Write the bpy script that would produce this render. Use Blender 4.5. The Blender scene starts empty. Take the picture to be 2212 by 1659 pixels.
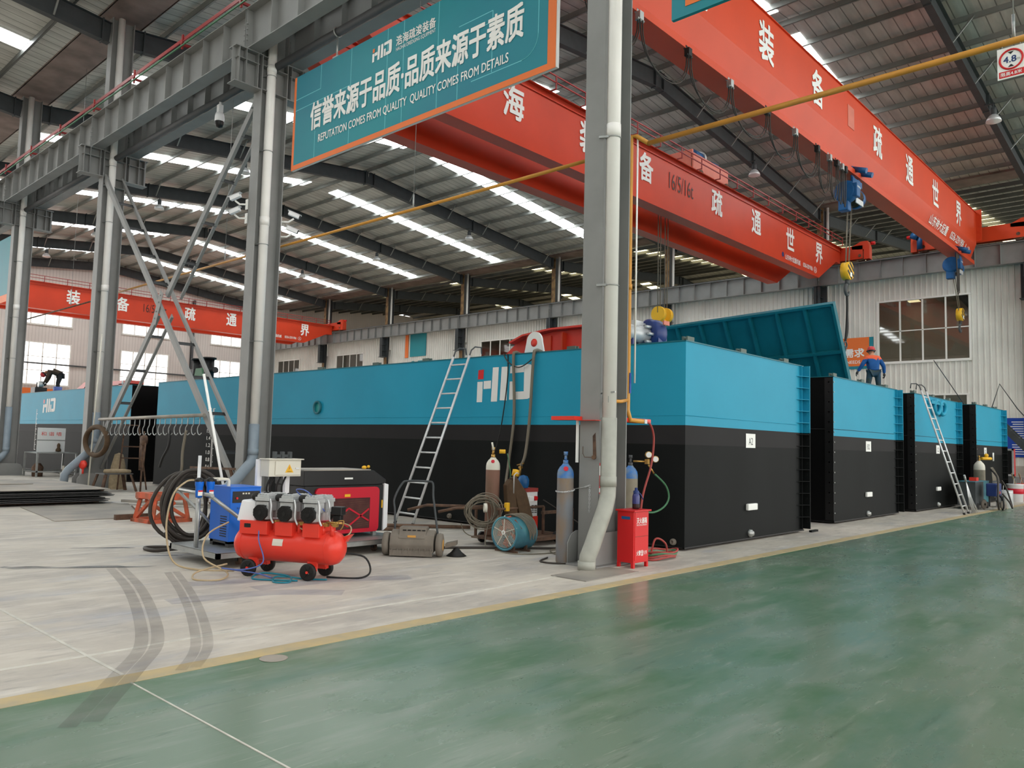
import bpy, math, random
from mathutils import Vector, Matrix
random.seed(7)
SC = bpy.context.scene
COL = SC.collection
V = Vector

# ------------------------------------------------------------------ camera
cam_d = bpy.data.cameras.new('camera')
cam = bpy.data.objects.new('camera', cam_d)
COL.objects.link(cam)
SC.camera = cam
cam_d.sensor_width = 36.0
cam_d.lens = 1702.917 / 2212 * 36.0
cam_d.clip_end = 500
PITCH, ROLL, YAW = 0.0767073, 0.0250027, 0.7443797
_F = V((math.cos(YAW) * math.cos(PITCH), math.sin(YAW) * math.cos(PITCH), math.sin(PITCH)))
_R = V((math.sin(YAW), -math.cos(YAW), 0))
_U = _R.cross(_F)
_r = _R * math.cos(ROLL) + _U * math.sin(ROLL)
_u = _U * math.cos(ROLL) - _R * math.sin(ROLL)
cam.matrix_world = Matrix(((_r.x, _u.x, -_F.x, 0), (_r.y, _u.y, -_F.y, 0), (_r.z, _u.z, -_F.z, 1.65), (0, 0, 0, 1)))

# ------------------------------------------------------------------ world and exposure
SKYLIGHT = 13.0
world = bpy.data.worlds.new('overcast')
SC.world = world
world.use_nodes = True
_bg = world.node_tree.nodes['Background']
_bg.inputs[0].default_value = (1.0, 0.975, 0.94, 1)
_bg.inputs[1].default_value = 3.2
SC.view_settings.view_transform = 'Standard'
SC.view_settings.look = 'None'
SC.view_settings.exposure = 0.0
SC.view_settings.gamma = 1.0
SC.view_settings.use_curve_mapping = False
SC.cycles.max_bounces = 6
SC.cycles.diffuse_bounces = 4
SC.cycles.glossy_bounces = 3
SC.cycles.transparent_max_bounces = 8
SC.cycles.caustics_reflective = False
SC.cycles.caustics_refractive = False
SC.cycles.sample_clamp_indirect = 4.0
SC.cycles.use_denoising = True


# ------------------------------------------------------------------ materials
def lin(c):
    return tuple(((x / 255) / 12.92 if x / 255 <= 0.04045 else ((x / 255 + 0.055) / 1.055) ** 2.4) for x in c)


def mat(name, rgb, rough=0.5, metal=0.0, var=0.0, scale=3.0, rgb2=None, bump=0.0, stretch=(1, 1, 1), lo=0.35, hi=0.65, spec=0.35):
    """principled paint; var/rgb2 mixes a second tone by noise in object space"""
    m = bpy.data.materials.new(name)
    m.use_nodes = True
    nt = m.node_tree
    p = nt.nodes['Principled BSDF']
    p.inputs['Roughness'].default_value = rough
    p.inputs['Metallic'].default_value = metal
    p.inputs['Specular IOR Level'].default_value = spec
    c = lin(rgb)
    p.inputs['Base Color'].default_value = (*c, 1)
    if var or rgb2:
        tc = nt.nodes.new('ShaderNodeTexCoord')
        mp = nt.nodes.new('ShaderNodeMapping')
        mp.inputs['Scale'].default_value = stretch
        nz = nt.nodes.new('ShaderNodeTexNoise')
        nz.inputs['Scale'].default_value = scale
        nz.inputs['Detail'].default_value = 5
        cr = nt.nodes.new('ShaderNodeValToRGB')
        c2 = lin(rgb2) if rgb2 else tuple(x * (1 - var) for x in c)
        cr.color_ramp.elements[0].position = lo
        cr.color_ramp.elements[1].position = hi
        cr.color_ramp.elements[0].color = (*c, 1)
        cr.color_ramp.elements[1].color = (*c2, 1)
        L = nt.links.new
        L(tc.outputs['Object'], mp.inputs[0])
        L(mp.outputs[0], nz.inputs['Vector'])
        L(nz.outputs['Fac'], cr.inputs[0])
        L(cr.outputs[0], p.inputs['Base Color'])
        if bump:
            b = nt.nodes.new('ShaderNodeBump')
            b.inputs['Strength'].default_value = bump
            b.inputs['Distance'].default_value = 0.02
            L(nz.outputs['Fac'], b.inputs['Height'])
            L(b.outputs[0], p.inputs['Normal'])
    return m


def emit(name, rgb, s):
    m = bpy.data.materials.new(name)
    m.use_nodes = True
    nt = m.node_tree
    nt.nodes.clear()
    e = nt.nodes.new('ShaderNodeEmission')
    e.inputs[0].default_value = (*lin(rgb), 1)
    e.inputs[1].default_value = s
    o = nt.nodes.new('ShaderNodeOutputMaterial')
    nt.links.new(e.outputs[0], o.inputs[0])
    return m


def glass(name, tint=(1, 1, 1), refl=0.12):
    m = bpy.data.materials.new(name)
    m.use_nodes = True
    nt = m.node_tree
    nt.nodes.clear()
    t = nt.nodes.new('ShaderNodeBsdfTransparent')
    t.inputs[0].default_value = (*tint, 1)
    g = nt.nodes.new('ShaderNodeBsdfGlossy')
    g.inputs['Roughness'].default_value = 0.03
    x = nt.nodes.new('ShaderNodeMixShader')
    x.inputs[0].default_value = refl
    o = nt.nodes.new('ShaderNodeOutputMaterial')
    nt.links.new(t.outputs[0], x.inputs[1])
    nt.links.new(g.outputs[0], x.inputs[2])
    nt.links.new(x.outputs[0], o.inputs[0])
    return m


def floor_mat(name, base, tones, rough, spec=0.5, rlo=None):
    """streaked worn floor: tones = [(rgb, scale, stretch, lo, hi, amount)] laid over base"""
    m = bpy.data.materials.new(name)
    m.use_nodes = True
    nt = m.node_tree
    p = nt.nodes['Principled BSDF']
    p.inputs['Roughness'].default_value = rough
    p.inputs['Specular IOR Level'].default_value = spec
    L = nt.links.new
    tc = nt.nodes.new('ShaderNodeTexCoord')
    prev = None
    for i, (rgb, scale, stretch, rot, lo, hi, amt) in enumerate(tones):
        mp = nt.nodes.new('ShaderNodeMapping')
        mp.inputs['Scale'].default_value = stretch
        mp.inputs['Rotation'].default_value = (0, 0, rot)
        mp.inputs['Location'].default_value = (i * 7.3, i * 3.1, 0)
        nz = nt.nodes.new('ShaderNodeTexNoise')
        nz.inputs['Scale'].default_value = scale
        nz.inputs['Detail'].default_value = 7
        nz.inputs['Roughness'].default_value = 0.62
        mr = nt.nodes.new('ShaderNodeMapRange')
        mr.inputs['From Min'].default_value = lo
        mr.inputs['From Max'].default_value = hi
        mr.inputs['To Max'].default_value = amt
        mx = nt.nodes.new('ShaderNodeMix')
        mx.data_type = 'RGBA'
        L(tc.outputs['Object'], mp.inputs[0])
        L(mp.outputs[0], nz.inputs['Vector'])
        L(nz.outputs['Fac'], mr.inputs['Value'])
        L(mr.outputs[0], mx.inputs['Factor'])
        if prev is None:
            mx.inputs['A'].default_value = (*lin(base), 1)
        else:
            L(prev, mx.inputs['A'])
        mx.inputs['B'].default_value = (*lin(rgb), 1)
        prev = mx.outputs['Result']
        if rlo is not None and i == 0:
            rr = nt.nodes.new('ShaderNodeMapRange')
            rr.inputs['From Min'].default_value = 0.3
            rr.inputs['From Max'].default_value = 0.7
            rr.inputs['To Min'].default_value = rlo
            rr.inputs['To Max'].default_value = rough
            L(nz.outputs['Fac'], rr.inputs['Value'])
            L(rr.outputs[0], p.inputs['Roughness'])
    L(prev, p.inputs['Base Color'])
    return m


def stripe_mat(name, rgb, rgb2, axis, period, width, rough, metal, bumpd=0.02, var=0.25):
    """ribbed sheet metal: thin seams every `period` metres along an axis, bump for the ribs"""
    m = bpy.data.materials.new(name)
    m.use_nodes = True
    nt = m.node_tree
    p = nt.nodes['Principled BSDF']
    p.inputs['Roughness'].default_value = rough
    p.inputs['Metallic'].default_value = metal
    L = nt.links.new
    tc = nt.nodes.new('ShaderNodeTexCoord')
    sx = nt.nodes.new('ShaderNodeSeparateXYZ')
    L(tc.outputs['Object'], sx.inputs[0])
    d = nt.nodes.new('ShaderNodeMath')
    d.operation = 'DIVIDE'
    d.inputs[1].default_value = period
    L(sx.outputs[axis], d.inputs[0])
    fr = nt.nodes.new('ShaderNodeMath')
    fr.operation = 'FRACT'
    L(d.outputs[0], fr.inputs[0])
    lt = nt.nodes.new('ShaderNodeMath')
    lt.operation = 'LESS_THAN'
    lt.inputs[1].default_value = width / period
    L(fr.outputs[0], lt.inputs[0])
    nz = nt.nodes.new('ShaderNodeTexNoise')
    nz.inputs['Scale'].default_value = 0.7
    nz.inputs['Detail'].default_value = 6
    mp = nt.nodes.new('ShaderNodeMapping')
    mp.inputs['Scale'].default_value = (1, 5, 1)
    L(tc.outputs['Object'], mp.inputs[0])
    L(mp.outputs[0], nz.inputs['Vector'])
    cr = nt.nodes.new('ShaderNodeValToRGB')
    cr.color_ramp.elements[0].position = 0.35
    cr.color_ramp.elements[1].position = 0.65
    cr.color_ramp.elements[0].color = (*lin(rgb), 1)
    cr.color_ramp.elements[1].color = (*[x * (1 - var) for x in lin(rgb)], 1)
    L(nz.outputs['Fac'], cr.inputs[0])
    mx = nt.nodes.new('ShaderNodeMix')
    mx.data_type = 'RGBA'
    L(lt.outputs[0], mx.inputs['Factor'])
    L(cr.outputs[0], mx.inputs['A'])
    mx.inputs['B'].default_value = (*lin(rgb2), 1)
    L(mx.outputs['Result'], p.inputs['Base Color'])
    pp = nt.nodes.new('ShaderNodeMath')
    pp.operation = 'PINGPONG'
    pp.inputs[1].default_value = 0.5
    L(d.outputs[0], pp.inputs[0])
    b = nt.nodes.new('ShaderNodeBump')
    b.inputs['Strength'].default_value = 0.6
    b.inputs['Distance'].default_value = bumpd
    L(pp.outputs[0], b.inputs['Height'])
    L(b.outputs[0], p.inputs['Normal'])
    return m


M = dict(
    steel=mat('grey_painted_steel', (140, 140, 138), 0.5, var=0.14, scale=1.5),
    steel_dk=mat('dark_grey_steel', (82, 84, 86), 0.6, var=0.2, scale=1.2),
    rafter=mat('charcoal_steel', (66, 70, 72), 0.6, var=0.15),
    primer=mat('tan_primer', (150, 120, 80), 0.7, rgb2=(96, 70, 48), scale=4),
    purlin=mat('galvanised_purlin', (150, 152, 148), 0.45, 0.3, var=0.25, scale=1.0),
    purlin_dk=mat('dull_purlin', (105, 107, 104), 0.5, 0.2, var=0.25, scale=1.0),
    roof=stripe_mat('roof_sheet', (196, 196, 188), (116, 116, 110), 1, 0.41, 0.035, 0.4, 0.15),
    skylight=emit('translucent_roof_panel', (250, 255, 255), SKYLIGHT),
    skylight_w=emit('translucent_roof_panel_warm', (255, 240, 190), 4.0),
    gutter=mat('gutter_underside', (142, 122, 114), 0.6, rgb2=(110, 94, 86), scale=1.2),
    cladding=mat('white_cladding', (222, 220, 212), 0.5, var=0.1, scale=0.8),
    endclad=stripe_mat('end_cladding', (214, 206, 200), (190, 182, 176), 0, 0.25, 0.04, 0.6, 0.0, 0.015, 0.06),
    winframe=mat('white_window_frame', (228, 226, 220), 0.5),
    glass=glass('window_glass', (1, 1, 1), 0.06),
    glass_dk=glass('partition_glass', (0.5, 0.5, 0.48), 0.1),
    pvc=mat('white_drain_pipe', (240, 237, 232), 0.35, var=0.06, scale=2),
    pvc_grey=mat('grey_drain_pipe', (170, 170, 160), 0.5, var=0.14, scale=6),
    pvc_blue=mat('blue_grey_drain_pipe', (140, 152, 162), 0.45, var=0.15, scale=3),
    galv=mat('galvanised', (170, 172, 170), 0.35, 0.6, var=0.15, scale=8),
    alu=mat('aluminium', (214, 215, 216), 0.35, 0.35, var=0.1, scale=10),
    crane=mat('crane_red', (212, 66, 36), 0.42, var=0.12, scale=0.6),
    crane_or=mat('crane_orange', (214, 72, 34), 0.45, var=0.1, scale=0.6),
    pink=mat('faded_red', (214, 120, 100), 0.5, var=0.1),
    white=mat('white_paint', (240, 240, 236), 0.45),
    offwhite=mat('sticker_white', (228, 228, 226), 0.5),
    black=mat('black_paint', (24, 24, 25), 0.4),
    rubber=mat('black_rubber', (30, 29, 28), 0.6, var=0.2, scale=20),
    hose=mat('dark_hose', (58, 52, 47), 0.55),
    cablegrey=mat('grey_cable', (120, 112, 98), 0.6),
    hull_dk=mat('black_hull', (25, 27, 27), 0.55, var=0.25, scale=0.7, stretch=(1, 1, 0.4), spec=0.08),
    hull_band=mat('grey_black_hull', (44, 43, 44), 0.6, var=0.15, scale=0.7, spec=0.1),
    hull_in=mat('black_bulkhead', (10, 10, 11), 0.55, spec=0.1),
    teal=mat('teal_hull', (40, 152, 184), 0.45, var=0.06, scale=0.8, spec=0.12),
    teal_dk=mat('teal_hatch', (16, 108, 122), 0.45, var=0.14, scale=1.5),
    banner=mat('banner_teal', (20, 140, 148), 0.5, rgb2=(34, 124, 142), scale=0.22),
    banner_or=mat('banner_orange', (232, 118, 54), 0.5),
    line=mat('banner_line', (110, 196, 206), 0.5),
    yellowp=mat('yellow_gas_pipe', (212, 150, 62), 0.4, var=0.12, scale=3),
    yellow=mat('yellow_paint', (232, 178, 40), 0.42),
    red=mat('red_paint', (208, 34, 36), 0.38),
    redsat=mat('compressor_red', (224, 62, 48), 0.3),
    crimson=mat('crimson_panel', (196, 26, 48), 0.4),
    mesh_dk=mat('perforated_mesh', (70, 22, 28), 0.6),
    blue=mat('blue_paint', (16, 104, 208), 0.35),
    blue_dk=mat('navy_paint', (34, 54, 110), 0.4),
    hoist=mat('hoist_blue', (28, 88, 142), 0.42, var=0.2, scale=4),
    orange=mat('worn_orange', (208, 92, 60), 0.55, rgb2=(150, 84, 58), scale=6),
    rust=mat('rusty_steel', (110, 84, 66), 0.75, rgb2=(74, 56, 46), scale=8),
    brown_cyl=mat('brown_cylinder', (134, 98, 84), 0.7, rgb2=(112, 90, 72), scale=3, stretch=(1, 1, 0.4)),
    blue_cyl=mat('worn_blue_cylinder', (118, 122, 128), 0.65, rgb2=(136, 112, 84), scale=3.5, stretch=(1, 1, 0.5)),
    cyl_blue=mat('cylinder_blue', (56, 116, 186), 0.5, rgb2=(110, 130, 150), scale=9),
    grey_cyl=mat('grey_cylinder', (150, 142, 124), 0.65, var=0.2, scale=5),
    dust=mat('dusty_plastic', (122, 114, 104), 0.8, var=0.2, scale=5),
    dust_or=mat('dusty_orange', (206, 152, 76), 0.7),
    plate=mat('mill_steel_plate', (166, 158, 146), 0.5, 0.15, rgb2=(136, 132, 126), scale=1.2),
    plate_dk=mat('plate_edge', (84, 84, 84), 0.5, 0.2),
    concrete_line=mat('joint_line', (208, 204, 194), 0.8, var=0.2, scale=6),
    yline=mat('faded_yellow_line', (190, 168, 124), 0.6, rgb2=(172, 158, 128), scale=5),
    brass=mat('brass', (190, 150, 84), 0.35, 0.8),
    gloss_white=mat('glossy_white', (236, 236, 238), 0.25),
    cream=mat('cream_metal', (214, 210, 196), 0.45),
    silver=mat('cast_aluminium', (196, 198, 198), 0.4, 0.35, var=0.1, scale=12),
    fanteal=mat('fan_teal', (74, 138, 148), 0.5, rgb2=(60, 110, 130), scale=4),
    skin=mat('skin', (178, 126, 98), 0.6),
    jacket=mat('blue_jacket', (24, 84, 148), 0.8, var=0.2, scale=6),
    jacket_or=mat('orange_yoke', (226, 96, 60), 0.8),
    trouser=mat('blue_trousers', (40, 72, 98), 0.85, rgb2=(56, 66, 58), scale=5),
    coat=mat('brown_coat', (74, 60, 48), 0.85, var=0.2, scale=5),
    dkcloth=mat('dark_cloth', (44, 42, 42), 0.85),
    helmet=mat('red_helmet', (196, 60, 62), 0.35),
    glove=mat('grey_glove', (70, 66, 64), 0.8),
    rag=mat('cloth_rag', (168, 150, 122), 0.9, var=0.25, scale=14),
    leather=mat('brown_leather', (86, 66, 46), 0.8, var=0.2, scale=9),
    brick=mat('grey_plinth', (176, 168, 158), 0.8, var=0.12, scale=3),
    sign_blue=mat('sign_blue', (22, 62, 150), 0.5),
    sign_teal=mat('sign_teal', (24, 140, 140), 0.5),
    greenhose=mat('green_hose', (70, 118, 84), 0.5),
    lug=mat('lug_grey_green', (84, 100, 92), 0.5),
    conductor=mat('conductor_red', (150, 44, 44), 0.45),
    redhose=mat('red_hose', (158, 64, 58), 0.5),
    bluehose=mat('blue_hose', (84, 104, 170), 0.4),
    tealhose=mat('teal_hose', (28, 116, 134), 0.4),
    beigehose=mat('beige_hose', (176, 156, 124), 0.5),
    charcoal=mat('charcoal_lettering', (70, 40, 36), 0.5),
    bottle=mat('blue_bottle', (60, 64, 120), 0.2),
    tea=mat('tea', (52, 34, 34), 0.2),
    tyre=None,
)
M['floor'] = floor_mat('worn_concrete', (192, 184, 172), [
    ((158, 152, 146), 0.9, (1, 1, 1), 0, 0.42, 0.70, 0.9),
    ((212, 206, 196), 1.3, (1, 3.5, 1), -0.55, 0.50, 0.74, 0.85),
    ((128, 124, 120), 1.7, (1, 5, 1), -0.6, 0.58, 0.76, 0.75),
    ((140, 148, 166), 0.55, (1, 3, 1), -0.6, 0.56, 0.72, 0.5),
    ((110, 106, 102), 5.0, (1, 4, 1), -0.6, 0.62, 0.78, 0.5)], 0.6, 0.35)
M['green'] = floor_mat('worn_green_epoxy', (106, 126, 108), [
    ((72, 108, 78), 0.55, (1, 1.8, 1), -0.3, 0.47, 0.62, 0.85),
    ((132, 142, 130), 0.8, (1, 5, 1), -0.25, 0.50, 0.70, 0.65),
    ((78, 116, 106), 0.4, (1, 3, 1), -0.4, 0.55, 0.72, 0.6),
    ((164, 168, 156), 2.2, (1, 9, 1), -0.2, 0.60, 0.76, 0.6),
    ((54, 82, 64), 1.4, (1, 6, 1), -0.35, 0.60, 0.75, 0.6)], 0.36, 0.3, 0.2)


def trans_mark(name, rgb, alpha):
    m = bpy.data.materials.new(name)
    m.use_nodes = True
    nt = m.node_tree
    p = nt.nodes['Principled BSDF']
    p.inputs['Base Color'].default_value = (*lin(rgb), 1)
    p.inputs['Roughness'].default_value = 0.8
    nz = nt.nodes.new('ShaderNodeTexNoise')
    nz.inputs['Scale'].default_value = 3
    tc = nt.nodes.new('ShaderNodeTexCoord')
    nt.links.new(tc.outputs['Object'], nz.inputs['Vector'])
    mr = nt.nodes.new('ShaderNodeMapRange')
    mr.inputs['From Min'].default_value = 0.3
    mr.inputs['From Max'].default_value = 0.7
    mr.inputs['To Min'].default_value = alpha * 0.5
    mr.inputs['To Max'].default_value = alpha
    nt.links.new(nz.outputs['Fac'], mr.inputs['Value'])
    nt.links.new(mr.outputs[0], p.inputs['Alpha'])
    return m


M['tyre'] = trans_mark('tyre_mark', (104, 98, 94), 0.26)
M['stain'] = trans_mark('floor_stain', (96, 104, 116), 0.55)
M['bluestain'] = trans_mark('blue_stain', (96, 112, 160), 0.22)

# ------------------------------------------------------------------ mesh building
WL = {}


class MB:
    def __init__(s):
        s.v, s.f, s.m, s.sm = [], [], [], []
        s.mi = 0
        s.smooth = False

    def add(s, vs, fs, smooth=None):
        b = len(s.v)
        s.v += [V(p) for p in vs]
        for f in fs:
            s.f.append([b + i for i in f])
            s.m.append(s.mi)
            s.sm.append(s.smooth if smooth is None else smooth)
        return s

    def box(s, x0, x1, y0, y1, z0, z1):
        vs = [(x, y, z) for z in (z0, z1) for y in (y0, y1) for x in (x0, x1)]
        return s.add(vs, [(0, 2, 3, 1), (4, 5, 7, 6), (0, 1, 5, 4), (2, 6, 7, 3), (0, 4, 6, 2), (1, 3, 7, 5)], False)

    def bar(s, p0, p1, w, h, up=(0, 0, 1)):
        p0, p1, up = V(p0), V(p1), V(up)
        d = (p1 - p0).normalized()
        if abs(d.dot(up.normalized())) > 0.98:
            up = V((0, 1, 0)) if abs(d.y) < 0.9 else V((1, 0, 0))
        a = d.cross(up).normalized() * (w / 2)
        b = a.cross(d).normalized() * (h / 2)
        vs = [p + i * a + j * b for p in (p0, p1) for j in (-1, 1) for i in (-1, 1)]
        return s.add(vs, [(0, 2, 3, 1), (4, 5, 7, 6), (0, 1, 5, 4), (2, 6, 7, 3), (0, 4, 6, 2), (1, 3, 7, 5)], False)

    def tube(s, pts, r, n=8, closed=False):
        pts = [V(p) for p in pts]
        N = len(pts)
        rs = r if isinstance(r, (list, tuple)) else [r] * N
        ref = None
        vs, fs = [], []
        for i, p in enumerate(pts):
            a = pts[(i - 1) % N] if (closed or i > 0) else p
            b = pts[(i + 1) % N] if (closed or i < N - 1) else p
            t = (b - a)
            t = t.normalized() if t.length > 1e-9 else V((0, 0, 1))
            if ref is None:
                ref = t.cross(V((0, 0, 1)))
                if ref.length < 0.05:
                    ref = t.cross(V((1, 0, 0)))
            ref = (ref - t * ref.dot(t))
            ref = ref.normalized() if ref.length > 1e-6 else t.orthogonal().normalized()
            u = t.cross(ref)
            for k in range(n):
                q = 2 * math.pi * k / n
                vs.append(p + (ref * math.cos(q) + u * math.sin(q)) * rs[i])
        for i in range(N if closed else N - 1):
            j = (i + 1) % N
            for k in range(n):
                l = (k + 1) % n
                fs.append((i * n + k, i * n + l, j * n + l, j * n + k))
        s.add(vs, fs, True)
        if not closed:
            b = len(s.v) - len(vs)
            s.f.append([b + k for k in range(n)][::-1])
            s.f.append([b + (N - 1) * n + k for k in range(n)])
            s.m += [s.mi] * 2
            s.sm += [False] * 2
        return s

    def cyl(s, p0, p1, r0, r1=None, n=16):
        return s.tube([p0, p1], [r0, r0 if r1 is None else r1], n)

    def lathe(s, prof, o=(0, 0, 0), d=(0, 0, 1), n=20):
        """prof = [(r, h)] about axis d from o"""
        o, d = V(o), V(d).normalized()
        a = d.orthogonal().normalized()
        b = d.cross(a)
        vs, fs = [], []
        for r, h in prof:
            for k in range(n):
                q = 2 * math.pi * k / n
                vs.append(o + d * h + (a * math.cos(q) + b * math.sin(q)) * r)
        for i in range(len(prof) - 1):
            for k in range(n):
                l = (k + 1) % n
                fs.append((i * n + k, i * n + l, (i + 1) * n + l, (i + 1) * n + k))
        s.add(vs, fs, True)
        return s

    def prism(s, poly, vec):
        """polygon of 3D points extruded by vec"""
        poly = [V(p) for p in poly]
        vec = V(vec)
        n = len(poly)
        vs = poly + [p + vec for p in poly]
        fs = [tuple(range(n))[::-1], tuple(range(n, 2 * n))]
        fs += [(i, (i + 1) % n, n + (i + 1) % n, n + i) for i in range(n)]
        return s.add(vs, fs, False)

    def sphere(s, c, r, n=14, sq=(1, 1, 1)):
        prof = [(math.sin(math.pi * i / n) * r, -math.cos(math.pi * i / n) * r) for i in range(n + 1)]
        prof[0] = (0.0005, -r)
        prof[-1] = (0.0005, r)
        b = len(s.v)
        s.lathe(prof, (0, 0, 0), (0, 0, 1), n + 2)
        for i in range(b, len(s.v)):
            p = s.v[i]
            s.v[i] = V((c[0] + p.x * sq[0], c[1] + p.y * sq[1], c[2] + p.z * sq[2]))
        return s

    def ibeam(s, p0, p1, d, w, tf=0.02, tw=0.012, up=(0, 0, 1)):
        p0, p1, up = V(p0), V(p1), V(up).normalized()
        s.bar(p0, p1, tw, d - 2 * tf, up)
        a = (p1 - p0).normalized()
        sd = a.cross(up).normalized()
        u2 = sd.cross(a).normalized()
        for k in (-1, 1):
            s.bar(p0 + u2 * k * (d - tf) / 2, p1 + u2 * k * (d - tf) / 2, w, tf, up)
        return s

    def build(s, name, m, parent=None, kind=None, world=True, bevel=0.0):
        off = V((0, 0, 0))
        if parent is not None and world:
            off = WL[parent.name]
        me = bpy.data.meshes.new(name)
        me.from_pydata([tuple(p - off) for p in s.v], [], s.f)
        for x in (m if isinstance(m, list) else [m]):
            me.materials.append(M[x] if isinstance(x, str) else x)
        me.polygons.foreach_set('material_index', s.m)
        me.polygons.foreach_set('use_smooth', s.sm)
        me.update()
        o = bpy.data.objects.new(name, me)
        COL.objects.link(o)
        if parent is not None:
            o.parent = parent
        WL[o.name] = off.copy()
        if kind:
            o['kind'] = kind
        if bevel:
            b = o.modifiers.new('bevel', 'BEVEL')
            b.width = bevel
            b.segments = 2
            b.limit_method = 'ANGLE'
        return o


def tag(o, label, cat, group=None, kind=None):
    o['label'] = label
    o['category'] = cat
    if group:
        o['group'] = group
    if kind:
        o['kind'] = kind
    return o


def thing(name, label, cat, loc=(0, 0, 0), rz=0.0, group=None, kind=None):
    o = bpy.data.objects.new(name, None)
    o.empty_display_size = 0.1
    COL.objects.link(o)
    o.location = loc
    o.rotation_euler = (0, 0, rz)
    WL[o.name] = V(loc)
    return tag(o, label, cat, group, kind)


def dup(root, loc, label, rz=None, group=None):
    r = root.copy()
    COL.objects.link(r)
    r.location = loc
    if rz is not None:
        r.rotation_euler = (0, 0, rz)
    r['label'] = label
    if group:
        r['group'] = group
    WL[r.name] = V(loc)
    for ch in root.children:
        c = ch.copy()
        COL.objects.link(c)
        c.parent = r
        for g in ch.children:
            e = g.copy()
            COL.objects.link(e)
            e.parent = c
    return r


MX_ = V((0, -1, 0))       # reading direction of writing on faces that look towards -x
UP_ = V((0, 0, 1))
PX_ = V((1, 0, 0))        # reading direction on faces that look towards -y


def text_mb(mb, body, c, w, h, X=MX_, Y=UP_, bold=0.02):
    """writing fitted into a w x h rectangle centred at c (w None keeps the proportions)"""
    cu = bpy.data.curves.new('txt', 'FONT')
    cu.body = body
    cu.resolution_u = 3
    ob = bpy.data.objects.new('txt', cu)
    me = bpy.data.meshes.new_from_object(ob)
    xs = [p.co.x for p in me.vertices]
    ys = [p.co.y for p in me.vertices]
    x0, x1, y0, y1 = min(xs), max(xs), min(ys), max(ys)
    sy = h / (y1 - y0)
    sx = sy if w is None else w / (x1 - x0)
    c, X, Y = V(c), V(X), V(Y)
    b = bold * 0.75
    N = X.cross(Y).normalized() * min(0.0015, h * 0.004)
    for i, (dx, dy) in enumerate(((b, b), (b, -b), (-b, b), (-b, -b)) if b else ((0, 0),)):
        vs = [c + N * i + X * ((p.co.x + dx - (x0 + x1) / 2) * sx) + Y * ((p.co.y + dy - (y0 + y1) / 2) * sy) for p in me.vertices]
        mb.add(vs, [tuple(p.vertices) for p in me.polygons], False)
    bpy.data.objects.remove(ob)
    bpy.data.curves.remove(cu)
    bpy.data.meshes.remove(me)
    return mb


def text(name, body, c, w, h, m, parent, X=MX_, Y=UP_, bold=0.02):
    return text_mb(MB(), body, c, w, h, X, Y, bold).build(name, m, parent)


def arc(c, r, a0, a1, n, ax=V((1, 0, 0)), ay=V((0, 0, 1))):
    c = V(c)
    return [c + ax * (r * math.cos(a0 + (a1 - a0) * i / n)) + ay * (r * math.sin(a0 + (a1 - a0) * i / n)) for i in range(n + 1)]


def spline(pts, n=6):
    """Catmull-Rom through pts"""
    P = [V(p) for p in pts]
    out = []
    for i in range(len(P) - 1):
        a, b, c, d = P[max(i - 1, 0)], P[i], P[i + 1], P[min(i + 2, len(P) - 1)]
        for k in range(n):
            t = k / n
            out.append(0.5 * ((2 * b) + (c - a) * t + (2 * a - 5 * b + 4 * c - d) * t * t + (3 * b - a - 3 * c + d) * t ** 3))
    out.append(P[-1])
    return out


ORD = ['first', 'second', 'third', 'fourth', 'fifth', 'sixth', 'seventh', 'eighth', 'ninth']
#PART2
# ------------------------------------------------------------------ setting: floor, roofs, walls
YN = [6.75, 16.55, 26.05, 35.0, 44.4, 53.8, 63.1]
YF = [-2.7, 6.75, 16.35, 25.95, 35.15, 44.4, 53.8, 63.1, 72.2]
SLOPE, ZR = 0.1075, 16.75


def zroof(x):
    """underside of the roof sheets: three bays with ridges at -7.9, 25.9 and 59.4"""
    c = -7.9 if x < 9.3 else (25.9 if x < 42.55 else 59.4)
    return ZR - SLOPE * abs(x - c)


fl = MB()
fl.box(-30, 80, 5.5, 110, -0.3, 0)
fl.mi = 1
fl.box(-30, 80, -40, 5.5, -0.3, 0)
floor = fl.build('floor', ['floor', 'green'], kind='structure')
WL[floor.name] = V((0, 0, 0))
MB().box(-30, 36, 5.5, 5.7, 0, 0.003).build('floor_line', 'yline', kind='structure')
ln = MB()
ln.box(2.305, 2.33, 5.72, 40, 0.0, 0.004)
ln.box(2.283, 2.295, -6, 5.5, 0.0, 0.004)
pts = [(-4 + 0.6 * i, 6.38 + 0.02 * math.sin(i * 1.7) + 0.015 * math.sin(i * 5.1)) for i in range(24)]
for a, b in zip(pts, pts[1:]):
    ln.bar((*a, 0.002), (*b, 0.002), 0.045, 0.003)
ln.build('floor_joint', 'concrete_line', kind='structure')


def mark(name, pts, w, m):
    b = MB()
    q = spline([(*p, 0.004) for p in pts], 8)
    vs, fs = [], []
    for i, p in enumerate(q):
        t = (q[min(i + 1, len(q) - 1)] - q[max(i - 1, 0)]).normalized()
        s = V((-t.y, t.x, 0)) * (w / 2)
        vs += [p - s, p + s]
    for i in range(len(q) - 1):
        fs.append((2 * i, 2 * i + 1, 2 * i + 3, 2 * i + 2))
    b.add(vs, fs)
    return b.build(name, m, floor)


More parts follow.
